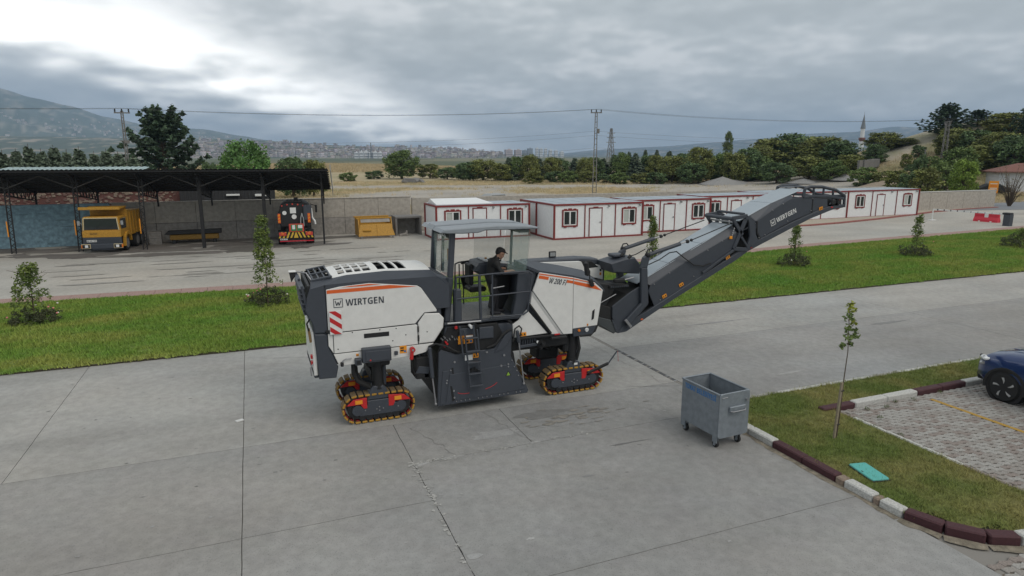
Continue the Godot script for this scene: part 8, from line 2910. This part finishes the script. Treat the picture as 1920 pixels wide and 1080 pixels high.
func machine_conveyor() -> void:
	var zn := -13.6
	var zf := -14.6
	# receiving end: trough, scoop and dark mouth
	var sc := plate("scoop", [[7.66, 1.73], [8.08, 1.60], [8.26, 1.28], [8.17, 1.24], [7.69, 1.54]], -14.5, zn + 0.02, M.scoop, 0.015)
	plate("scoop_edge", [[8.09, 1.61], [8.14, 1.60], [8.29, 1.27], [8.24, 1.26]], zn + 0.0, zn + 0.035, M.dark_top, 0.004, sc)
	plate("trough_side", [[8.11, 1.94], [8.58, 2.24], [8.86, 2.38], [9.12, 2.3], [9.16, 1.9], [8.53, 1.28], [8.29, 1.24], [8.12, 1.66]], zn - 0.04, zn + 0.01, M.dark, 0.012)
	plate("trough_side", [[8.11, 1.94], [8.58, 2.34], [8.86, 2.48], [9.12, 2.3], [9.16, 1.9], [8.53, 1.28], [8.29, 1.24]], zf - 0.01, zf + 0.04, M.dark, 0.012)
	var b := mb(O)
	b.prism([[7.6, 1.75], [8.2, 1.5], [8.9, 1.75], [9.2, 2.3], [8.6, 2.2], [8.1, 1.9], [7.62, 2.1]], zf + 0.04, zn - 0.04, 0.02)
	part("belt_mouth", b, M.rubber)
	b = mb(O)
	b.prism([[7.42, 1.6], [8.0, 1.9], [8.3, 2.46], [7.5, 2.6]], -14.6, -13.7, 0.03)
	part("receiving_chute", b, M.black)
	ptube("chute_rod", [Vector3(7.78, 2.05, -13.62), Vector3(8.22, 2.24, -13.62)], 0.013, M.steel)
	sticker(Vector3(7.66, 2.25, -13.64), 0.08, 0.1)
	plate("rubber_curtain", [[8.05, 2.46], [8.60, 2.44], [8.62, 2.38], [8.05, 2.40]], -14.4, zn - 0.05, M.rubber, 0.008)
	for i in 10: pbox("curtain_clip", Vector3(8.10 + i * 0.052, 2.42, zn - 0.045), Vector3(0.03, 0.04, 0.012), M.dark_top, 0.002)
	# long frame along the bottom
	belt_section("belt_frame", [[8.29, 1.24], [8.53, 1.26], [9.88, 1.96], [11.81, 2.87], [12.21, 3.10], [13.61, 3.64], [14.32, 3.90], [15.12, 4.13], [15.51, 4.17]], [[8.45, 1.42], [9.37, 1.86], [11.75, 3.02], [12.5, 3.38], [13.6, 3.80], [14.9, 4.20], [15.51, 4.26]], M.dark, zn - 0.06, zn + 0.03)
	belt_section("belt_frame", [[8.29, 1.24], [8.53, 1.26], [9.88, 1.96], [11.81, 2.87], [12.21, 3.10], [13.61, 3.64], [14.32, 3.90], [15.12, 4.13], [15.51, 4.17]], [[8.45, 1.42], [9.37, 1.86], [11.75, 3.02], [12.5, 3.38], [13.6, 3.80], [14.9, 4.20], [15.51, 4.26]], M.dark, zf - 0.03, zf + 0.06)
	belt_section("return_belt", [[8.6, 1.38], [11.8, 2.94], [13.6, 3.70], [15.4, 4.20]], [[8.6, 1.44], [11.8, 3.0], [13.6, 3.76], [15.4, 4.26]], M.rubber, zf + 0.07, zn - 0.07)
	# hood of the lower section
	var lo := belt_section("lower_side", [[9.36, 1.80], [10.94, 2.62], [11.62, 3.05]], [[9.14, 2.24], [9.20, 2.40], [10.3, 2.97], [11.80, 3.62], [11.84, 3.4]], M.dark, zn - 0.02, zn + 0.015)
	belt_section("lower_side", [[9.36, 1.80], [10.94, 2.62], [11.62, 3.05]], [[9.14, 2.24], [9.20, 2.40], [10.3, 2.97], [11.80, 3.62], [11.84, 3.4]], M.dark, zf - 0.015, zf + 0.02)
	b = mb(O)
	var e := [Vector3(9.18, 2.40, zn + 0.01), Vector3(10.3, 2.975, zn + 0.01), Vector3(11.80, 3.625, zn + 0.01)]
	var g := [Vector3(9.02, 2.52, zn - 0.12), Vector3(10.2, 3.12, zn - 0.12), Vector3(11.74, 3.80, zn - 0.12)]
	for i in 2: b.quad(e[i], e[i + 1], g[i + 1], g[i])
	for i in 2: b.quad(Vector3(g[i].x, g[i].y, zf + 0.12), Vector3(g[i + 1].x, g[i + 1].y, zf + 0.12), Vector3(e[i + 1].x, e[i + 1].y, zf - 0.01), Vector3(e[i].x, e[i].y, zf - 0.01))
	part("lower_shoulder", b, M.dark_top)
	for i in 3:
		b = mb(O)
		var t0 := i / 3.0
		var t1 := (i + 1) / 3.0
		var p0 := Vector3(8.86, 2.43, 0).lerp(Vector3(11.76, 3.81, 0), t0 + 0.002)
		var p1 := Vector3(8.86, 2.43, 0).lerp(Vector3(11.76, 3.81, 0), t1 - 0.002)
		var nn := Vector3(-(p1 - p0).y, (p1 - p0).x, 0).normalized() * 0.02
		b.prism([[p0.x, p0.y], [p1.x, p1.y], [p1.x + nn.x, p1.y + nn.y], [p0.x + nn.x, p0.y + nn.y]], zf + 0.1, zn - 0.1, 0.006)
		part("cover_sheet", b, M.cover)
	# hood of the upper section
	var us := belt_section("upper_side", [[12.60, 3.42], [13.60, 3.83], [14.30, 4.05], [14.92, 4.21]], [[12.42, 3.72], [12.44, 3.90], [13.15, 4.28], [13.60, 4.48], [14.02, 4.50], [14.88, 4.42]], M.dark, zn - 0.02, zn + 0.015)
	belt_section("upper_side", [[12.60, 3.42], [13.60, 3.83], [14.30, 4.05], [14.92, 4.21]], [[12.42, 3.72], [12.44, 3.90], [13.15, 4.28], [13.60, 4.48], [14.02, 4.50], [14.88, 4.42]], M.dark, zf - 0.015, zf + 0.02)
	logo(Vector3(13.0, 3.845, zn + 0.018), 0.165, M.frame_white, us, 0.38)
	ptext("lettering", "WIRTGEN", 0.125, M.frame_white, Vector3(13.45, 4.02, zn + 0.018), us, 0.37, 0.70)
	b = mb(O)
	e = [Vector3(12.42, 3.90, zn + 0.01), Vector3(13.15, 4.285, zn + 0.01), Vector3(13.62, 4.49, zn + 0.01)]
	g = [Vector3(12.30, 4.04, zn - 0.12), Vector3(13.12, 4.40, zn - 0.12), Vector3(13.66, 4.57, zn - 0.12)]
	for i in 2: b.quad(e[i], e[i + 1], g[i + 1], g[i])
	for i in 2: b.quad(Vector3(g[i].x, g[i].y, zf + 0.12), Vector3(g[i + 1].x, g[i + 1].y, zf + 0.12), Vector3(e[i + 1].x, e[i + 1].y, zf - 0.01), Vector3(e[i].x, e[i].y, zf - 0.01))
	part("upper_shoulder", b, M.dark_top)
	for q in [[11.95, 3.89, 12.98, 4.335], [12.99, 4.34, 14.06, 4.69]]:
		b = mb(O)
		b.prism([[q[0], q[1]], [q[2], q[3]], [q[2] - 0.008, q[3] + 0.02], [q[0] - 0.008, q[1] + 0.02]], zf + 0.1, zn - 0.1, 0.006)
		part("cover_sheet", b, M.cover)
	for q in [[9.3, 2.42], [9.75, 2.68], [10.3, 2.95], [10.9, 3.2], [11.35, 3.42], [12.95, 4.17], [13.3, 4.33], [12.75, 3.52], [13.5, 3.86], [14.3, 4.12], [14.32, 4.45], [9.5, 2.0], [10.1, 2.34], [10.5, 2.54], [12.55, 3.45]]:
		b = mb(O)
		b.cyl(Vector3(q[0], q[1], zn + 0.01), Vector3(q[0], q[1], zn + 0.035), 0.016, 0.014, 8)
		part("cover_bolt", b, M.steel)
	for q in [[9.62, 2.09, 0.44], [10.12, 2.35, 0.44], [11.55, 2.98, 0.44], [14.65, 4.17, 0.25]]: sticker(Vector3(q[0], q[1], zn + 0.034), 0.13, 0.085, null, q[2])
	for q in [[8.97, 1.54], [12.3, 3.2], [15.05, 4.19]]: pbox("side_marker", Vector3(q[0], q[1], zn + 0.035), Vector3(0.07, 0.035, 0.014), M.orange if q[0] < 9.0 else M.red, 0.004)
	pbar("side_bar", Vector3(10.75, 2.62, zn + 0.05), Vector3(11.70, 3.16, zn + 0.05), 0.05, 0.06, M.dark)
	plate("seam_strip", [[12.44, 3.88], [12.47, 3.90], [12.50, 3.6], [12.64, 3.40], [12.60, 3.38], [12.46, 3.58]], zn + 0.014, zn + 0.024, M.black, 0.0)
	plate("seam_strip", [[14.33, 4.47], [14.36, 4.47], [14.36, 4.06], [14.33, 4.05]], zn + 0.014, zn + 0.024, M.black, 0.0)
	# fold joint: bracket with openings made of bars
	for s in [[zn - 0.01, zn + 0.06], [zf - 0.06, zf + 0.01]]:
		var z: float = (s[0] + s[1]) / 2
		var jb := plate("fold_bracket", [[12.05, 4.08], [12.18, 4.03], [12.36, 3.92], [12.42, 3.54], [12.52, 3.38], [12.20, 3.14], [12.14, 3.2], [12.22, 3.5], [12.16, 3.85]], s[0], s[1], M.dark, 0.012)
		for q in [[11.62, 4.0, 12.1, 4.05, 0.10], [11.64, 3.98, 11.98, 3.55, 0.09], [12.08, 4.0, 11.72, 3.2, 0.10], [11.70, 3.20, 12.2, 3.15, 0.10], [11.95, 3.5, 12.2, 3.2, 0.06]]:
			pbar("web", Vector3(q[0], q[1], z), Vector3(q[2], q[3], z), s[1] - s[0] - 0.01, q[4], M.dark, 0.01, jb)
		b = mb(O)
		for q in [[11.64, 3.99], [12.06, 3.99], [12.3, 3.25], [11.72, 3.2]]: b.cyl(Vector3(q[0], q[1], s[0] - 0.01), Vector3(q[0], q[1], s[1] + 0.015), 0.035, 0.035, 12)
		part("pin", b, M.dark_top, jb)
	ptube("cross_bar", [Vector3(11.62, 3.99, zf - 0.05), Vector3(11.62, 3.99, zn + 0.05)], 0.05, M.dark)
	ptube("cross_bar", [Vector3(12.0, 4.10, zf - 0.02), Vector3(12.0, 4.10, zn + 0.02)], 0.035, M.dark)
	ptube("cross_bar", [Vector3(11.75, 3.88, zf), Vector3(11.75, 3.88, zn)], 0.025, M.steel)
	pbox("yellow_tag", Vector3(11.60, 3.50, zn + 0.04), Vector3(0.09, 0.075, 0.03), M.sticker, 0.008)
	for i in 4:
		b = mb(O)
		b.ball(Vector3(11.64 + i * 0.018, 3.56 + i * 0.055, zn + 0.04), Vector3(0.02, 0.033, 0.012), 5, 8)
		part("chain_link", b, M.steel)
	# head with its guard
	var hd := belt_section("head_frame", [[14.0, 4.46], [14.4, 4.48], [15.0, 4.45], [15.50, 4.38]], [[14.0, 4.52], [14.4, 4.55], [15.0, 4.52], [15.48, 4.46]], M.dark, zn - 0.02, zn + 0.035)
	belt_section("head_frame", [[14.0, 4.46], [14.4, 4.48], [15.0, 4.45], [15.50, 4.38]], [[14.0, 4.52], [14.4, 4.55], [15.0, 4.52], [15.48, 4.46]], M.dark, zf - 0.035, zf + 0.02)
	for z in [zn, zf]:
		b = mb(O)
		var gp := [Vector3(14.0, 4.50, z), Vector3(14.04, 4.72, z), Vector3(14.20, 4.77, z), Vector3(14.66, 4.76, z), Vector3(15.18, 4.66, z), Vector3(15.52, 4.50, z), Vector3(15.54, 4.18, z)]
		b.tube(gp, 0.042, 8)
		part("head_guard", b, M.dark)
		for x in [14.36, 14.72, 15.08]: pbar("guard_post", Vector3(x, 4.52, z), Vector3(x, 4.73, z), 0.05, 0.05, M.dark, 0.008)
	b = mb(O)
	b.prism([[14.02, 4.72], [14.2, 4.76], [14.66, 4.745], [14.66, 4.71], [14.2, 4.725]], zf + 0.02, zf + 0.5, 0.008)
	part("head_cover", b, M.dark_top)
	b = mb(O)
	b.cyl(Vector3(15.28, 4.32, zf + 0.03), Vector3(15.28, 4.32, zn - 0.03), 0.12, 0.12, 20)
	part("drive_drum", b, M.rubber)
	b = mb(O)
	b.cyl(Vector3(15.28, 4.32, zn - 0.03), Vector3(15.28, 4.32, zn + 0.06), 0.07, 0.06, 14)
	b.box(Vector3(15.1, 4.33, zn + 0.02), Vector3(0.16, 0.14, 0.06), 0.02)
	part("drive_motor", b, M.black)
	for q in [[14.96, 4.44, 15.16, 4.26], [15.16, 4.44, 14.98, 4.26], [15.26, 4.44, 15.3, 4.2], [15.40, 4.42, 15.42, 4.2]]: pbar("head_lattice", Vector3(q[0], q[1], zn), Vector3(q[2], q[3], zn), 0.03, 0.03, M.dark)
	ptube("head_bow", [Vector3(15.52, 4.50, zn), Vector3(15.58, 4.46, -14.1), Vector3(15.52, 4.50, zf)], 0.04, M.dark)
	# slewing yoke that carries the conveyor
	plate("yoke_arm", [[8.84, 2.88], [9.03, 2.86], [9.10, 1.96], [8.55, 1.44], [8.42, 1.56], [8.88, 1.98]], zn + 0.02, zn + 0.12, M.dark, 0.02)
	plate("yoke_arm", [[8.84, 2.88], [9.03, 2.86], [9.10, 1.96], [8.55, 1.44], [8.42, 1.56], [8.88, 1.98]], zf - 0.12, zf - 0.02, M.dark, 0.02)
	plate("yoke_pad", [[8.40, 1.58], [8.45, 1.62], [8.62, 1.42], [8.57, 1.38]], zn + 0.10, zn + 0.16, M.steel, 0.006)
	plate("yoke_head", [[8.82, 2.86], [8.90, 3.13], [9.04, 3.23], [9.10, 3.14], [9.03, 2.86]], zn + 0.01, zn + 0.11, M.dark, 0.02)
	plate("yoke_head", [[8.82, 2.86], [8.90, 3.13], [9.04, 3.23], [9.10, 3.14], [9.03, 2.86]], zf - 0.11, zf - 0.01, M.dark, 0.02)
	plate("slew_body", [[8.15, 2.98], [8.60, 3.08], [8.86, 3.10], [9.10, 2.84], [9.02, 2.66], [8.62, 2.70], [8.24, 2.74]], zf + 0.1, zn - 0.22, M.dark, 0.03)
	pbox("slew_cap", Vector3(8.55, 3.12, -14.2), Vector3(0.34, 0.08, 0.34), M.dark_top, 0.03)
	b = mb(O)
	b.bar(Vector3(8.15, 2.58, zn - 0.02), Vector3(8.45, 2.58, zn - 0.02), 0.1, 0.1, 0.02)
	part("slew_cylinder", b, M.black)
	ptube("slew_rod", [Vector3(8.42, 2.58, zn - 0.02), Vector3(8.72, 2.63, zn - 0.02)], 0.018, M.steel)
	# lifting cylinders, ropes and hoses
	for s in [zn + 0.08, zf - 0.08]:
		ptube("lift_cylinder", [Vector3(9.08, 3.20, s), Vector3(9.98, 3.42, s)], 0.052, M.dark)
		pbox("cylinder_eye", Vector3(9.03, 3.19, s), Vector3(0.12, 0.11, 0.13), M.black, 0.03)
		ptube("cylinder_rod", [Vector3(9.98, 3.42, s), Vector3(10.16, 3.465, s)], 0.018, M.steel)
		b = mb(O)
		b.ball(Vector3(10.20, 3.47, s), Vector3(0.06, 0.05, 0.05), 6, 8)
		b.ball(Vector3(10.32, 3.5, s), Vector3(0.05, 0.04, 0.03), 6, 8)
		part("shackle", b, M.black)
		ptube("pull_rope", [Vector3(10.36, 3.51, s), Vector3(11.55, 3.86, s * 0.9 + (-14.1) * 0.1)], 0.014, M.black)
		ptube("cylinder_hose", [Vector3(9.0, 2.95, s), Vector3(8.97, 3.2, s), Vector3(9.03, 3.32, s), Vector3(9.14, 3.33, s), Vector3(9.2, 3.26, s)], 0.016, M.rubber)
	ptube("conveyor_hose", [Vector3(9.06, 2.95, zn + 0.1), Vector3(9.4, 3.05, zn + 0.06), Vector3(9.72, 3.2, zn + 0.02), Vector3(9.92, 3.22, zn + 0.03), Vector3(10.15, 3.05, zn + 0.05), Vector3(10.45, 2.85, zn + 0.06), Vector3(10.75, 2.80, zn + 0.06), Vector3(11.0, 2.86, zn + 0.05)], 0.014, M.rubber)
	ptube("conveyor_hose", [Vector3(8.9, 2.95, zf), Vector3(9.4, 3.02, zf - 0.05), Vector3(9.7, 3.15, zf - 0.05)], 0.014, M.rubber)
	for z in [zn + 0.05, zn - 0.3]:
		b = mb(O)
		b.cyl(Vector3(8.5, 3.14, z), Vector3(8.56, 3.2, z), 0.04, 0.045, 10)
		part("slew_fitting", b, M.black)

# ---------------------------------------------------------------- the operator
func smin(a: float, b: float, k: float) -> float:
	var h := clampf(0.5 + 0.5 * (b - a) / k, 0.0, 1.0)
	return lerpf(b, a, h) - k * h * (1.0 - h)

func field_at(p: Vector3, bones: Array, k: float) -> float:
	var d := 9.0
	for q in bones:
		var a: Vector3 = q[0]
		var ba: Vector3 = q[1] - a
		var t := clampf((p - a).dot(ba) / maxf(ba.length_squared(), 1e-8), 0.0, 1.0)
		var e: float = (p - a - ba * t).length() - lerpf(q[2], q[3], t)
		d = e if d > 8.0 else smin(d, e, k)
	return d

func nets(b: MB, bones: Array, cell: float, k: float, tone: Callable) -> void:
	var lo := Vector3(99, 99, 99)
	var hi := -lo
	for q in bones:
		var r: float = maxf(q[2], q[3]) + cell * 2.0
		for j in 2:
			lo = lo.min(q[j] - Vector3(r, r, r))
			hi = hi.max(q[j] + Vector3(r, r, r))
	var n := Vector3i(((hi - lo) / cell).ceil()) + Vector3i.ONE
	var f := PackedFloat32Array()
	f.resize(n.x * n.y * n.z)
	for z in n.z:
		for y in n.y:
			for x in n.x: f[x + n.x * (y + n.y * z)] = field_at(lo + Vector3(x, y, z) * cell, bones, k)
	var vid := {}
	var pos := []
	var nor := []
	var at := func(x: int, y: int, z: int) -> float: return f[x + n.x * (y + n.y * z)]
	for z in n.z - 1:
		for y in n.y - 1:
			for x in n.x - 1:
				var c := []
				var neg := 0
				for i in 8:
					var w: float = f[x + (i & 1) + n.x * (y + ((i >> 1) & 1) + n.y * (z + ((i >> 2) & 1)))]
					c.append(w)
					if w < 0.0: neg += 1
				if neg == 0 or neg == 8: continue
				var s := Vector3.ZERO
				var m := 0
				for e in [[0, 1], [2, 3], [4, 5], [6, 7], [0, 2], [1, 3], [4, 6], [5, 7], [0, 4], [1, 5], [2, 6], [3, 7]]:
					var a: float = c[e[0]]
					var d: float = c[e[1]]
					if (a < 0.0) != (d < 0.0):
						var t := a / (a - d)
						var p0 := Vector3(e[0] & 1, (e[0] >> 1) & 1, (e[0] >> 2) & 1)
						var p1 := Vector3(e[1] & 1, (e[1] >> 1) & 1, (e[1] >> 2) & 1)
						s += p0.lerp(p1, t)
						m += 1
				vid[Vector3i(x, y, z)] = pos.size()
				var p := lo + (Vector3(x, y, z) + s / m) * cell
				pos.append(p)
				nor.append(Vector3(c[1] + c[3] + c[5] + c[7] - c[0] - c[2] - c[4] - c[6], c[2] + c[3] + c[6] + c[7] - c[0] - c[1] - c[4] - c[5], c[4] + c[5] + c[6] + c[7] - c[0] - c[1] - c[2] - c[3]).normalized())
	for z in range(1, n.z - 1):
		for y in range(1, n.y - 1):
			for x in range(1, n.x - 1):
				var w0: float = at.call(x, y, z)
				for ax in 3:
					var d := Vector3i(1 if ax == 0 else 0, 1 if ax == 1 else 0, 1 if ax == 2 else 0)
					var w1: float = at.call(x + d.x, y + d.y, z + d.z)
					if (w0 < 0.0) == (w1 < 0.0): continue
					var u := Vector3i(d.z, d.x, d.y)
					var v := Vector3i(d.y, d.z, d.x)
					var g := Vector3i(x, y, z)
					var q := [g - u - v, g - v, g, g - u]
					if w0 < 0.0: q = [g - u - v, g - u, g, g - v]
					var ok := true
					for i in 4: ok = ok and vid.has(q[i])
					if not ok: continue
					for t in [0, 1, 2, 0, 2, 3]:
						var i: int = vid[q[t]]
						b.col = tone.call(pos[i])
						b.put(pos[i], nor[i])

func build_person() -> void:
	var at := Vector3(4.92, 2.075, -13.48)
	var t := thing("person", "person in black cap, shirt and trousers bending over the machine controls", "person", at)
	var skin := Color(0.36, 0.20, 0.135)
	var cloth := Color(0.012, 0.012, 0.013)
	var trs := Color(0.014, 0.014, 0.017)
	# facing +x, leaning forward
	var hip := Vector3(-0.02, 0.80, 0)
	var chest := Vector3(0.03, 1.14, 0)
	var neck := Vector3(0.10, 1.28, 0.0)
	var bones := [
		[hip + Vector3(0, 0, -0.06), hip + Vector3(0, 0, 0.06), 0.115, 0.115],
		[hip, chest, 0.130, 0.152],
		[chest + Vector3(0, 0.04, -0.13), chest + Vector3(0, 0.04, 0.13), 0.092, 0.092],
		[chest + Vector3(0.02, 0.06, 0), neck, 0.085, 0.055],
		[neck, neck + Vector3(0.05, 0.07, 0), 0.052, 0.05],
		# arms reaching to the desk
		[chest + Vector3(0.0, 0.05, 0.17), Vector3(0.12, 0.98, 0.25), 0.062, 0.048],
		[Vector3(0.12, 0.98, 0.25), Vector3(0.33, 0.99, 0.17), 0.045, 0.032],
		[chest + Vector3(0.0, 0.05, -0.17), Vector3(0.13, 0.99, -0.24), 0.062, 0.048],
		[Vector3(0.13, 0.99, -0.24), Vector3(0.34, 1.0, -0.14), 0.045, 0.032],
		# legs
		[hip + Vector3(0, -0.02, 0.09), Vector3(0.0, 0.43, 0.10), 0.095, 0.065],
		[Vector3(0.0, 0.43, 0.10), Vector3(-0.05, 0.08, 0.10), 0.062, 0.045],
		[hip + Vector3(0, -0.02, -0.09), Vector3(0.12, 0.44, -0.09), 0.095, 0.065],
		[Vector3(0.12, 0.44, -0.09), Vector3(0.12, 0.08, -0.09), 0.062, 0.045],
		[Vector3(-0.06, 0.045, 0.10), Vector3(0.13, 0.035, 0.11), 0.045, 0.036],
		[Vector3(0.11, 0.045, -0.09), Vector3(0.30, 0.035, -0.09), 0.045, 0.036]]
	var tone := func(p: Vector3) -> Color:
		if p.x > 0.19 and p.y > 0.85: return skin
		if p.y > 1.315 and p.x > 0.1: return skin
		return cloth if p.y > 0.83 else trs
	var b := mb()
	b.tinted = true
	nets(b, bones, 0.022, 0.035, tone)
	# hands: palm, four fingers and a thumb each
	for s in [1.0, -1.0]:
		var w := Vector3(0.34, 0.995, 0.165 if s > 0 else -0.135)
		var hb := [[w, w + Vector3(0.07, -0.005, -0.015 * s), 0.026, 0.030]]
		for i in 4:
			var o := w + Vector3(0.075, -0.002, (-0.034 + i * 0.021 - 0.012) * s)
			var l: float = [0.062, 0.074, 0.07, 0.055][i]
			hb.append([o, o + Vector3(l * 0.55, 0.002, 0), 0.0098, 0.009])
			hb.append([o + Vector3(l * 0.55, 0.002, 0), o + Vector3(l, -0.022, 0), 0.009, 0.0078])
		hb.append([w + Vector3(0.03, 0, -0.022 * s), w + Vector3(0.07, -0.008, -0.055 * s), 0.0125, 0.0105])
		hb.append([w + Vector3(0.07, -0.008, -0.055 * s), w + Vector3(0.10, -0.016, -0.058 * s), 0.0105, 0.0085])
		nets(b, hb, 0.0062, 0.006, func(_p): return skin)
	# head looking down
	var hc := Vector3(0.185, 1.375, 0.0)
	var tilt := Basis(Vector3.BACK, -0.5)
	var H := func(x: float, y: float, z: float) -> Vector3: return hc + tilt * Vector3(x, y, z)
	var hbn := [
		[H.call(-0.02, 0.035, 0), H.call(0.02, 0.035, 0), 0.083, 0.080],
		[H.call(0.0, -0.02, 0), H.call(0.03, -0.075, 0), 0.066, 0.044],
		[H.call(0.05, -0.04, -0.02), H.call(0.05, -0.04, 0.02), 0.042, 0.042],
		[H.call(0.083, 0.015, 0), H.call(0.102, -0.03, 0), 0.010, 0.016],
		[H.call(0.088, -0.066, -0.016), H.call(0.088, -0.066, 0.016), 0.010, 0.010],
		[H.call(0.066, -0.095, 0), H.call(0.07, -0.098, 0), 0.026, 0.024],
		[H.call(0.078, 0.036, -0.03), H.call(0.078, 0.036, 0.03), 0.013, 0.013],
		[H.call(-0.01, 0.012, 0.079), H.call(-0.012, -0.025, 0.078), 0.014, 0.010],
		[H.call(-0.01, 0.012, -0.079), H.call(-0.012, -0.025, -0.078), 0.014, 0.010],
		[H.call(-0.02, -0.05, 0), neck + Vector3(0.02, 0.02, 0), 0.055, 0.052]]
	nets(b, hbn, 0.0085, 0.018, func(_p): return skin)
	obj("body", b, M.skin_cloth, t)
	# eyes
	for s in [-1.0, 1.0]:
		b = mb()
		b.ball(H.call(0.081, 0.012, s * 0.031), Vector3(0.010, 0.008, 0.012), 6, 8)
		obj("eye", b, M.hair, t)
	# cropped hair and a close cap
	b = mb()
	nets(b, [[H.call(-0.03, 0.052, 0), H.call(0.02, 0.06, 0), 0.088, 0.080], [H.call(-0.055, 0.0, 0), H.call(-0.05, 0.04, 0), 0.062, 0.07]], 0.009, 0.03, func(_p): return Color.WHITE)
	obj("hair", b, M.hair, t)
	b = mb()
	b.box(H.call(0.105, 0.075, 0), Vector3(0.085, 0.012, 0.13), 0.005, tilt * Basis(Vector3.BACK, -0.15))
	obj("cap_peak", b, M.hair, t)
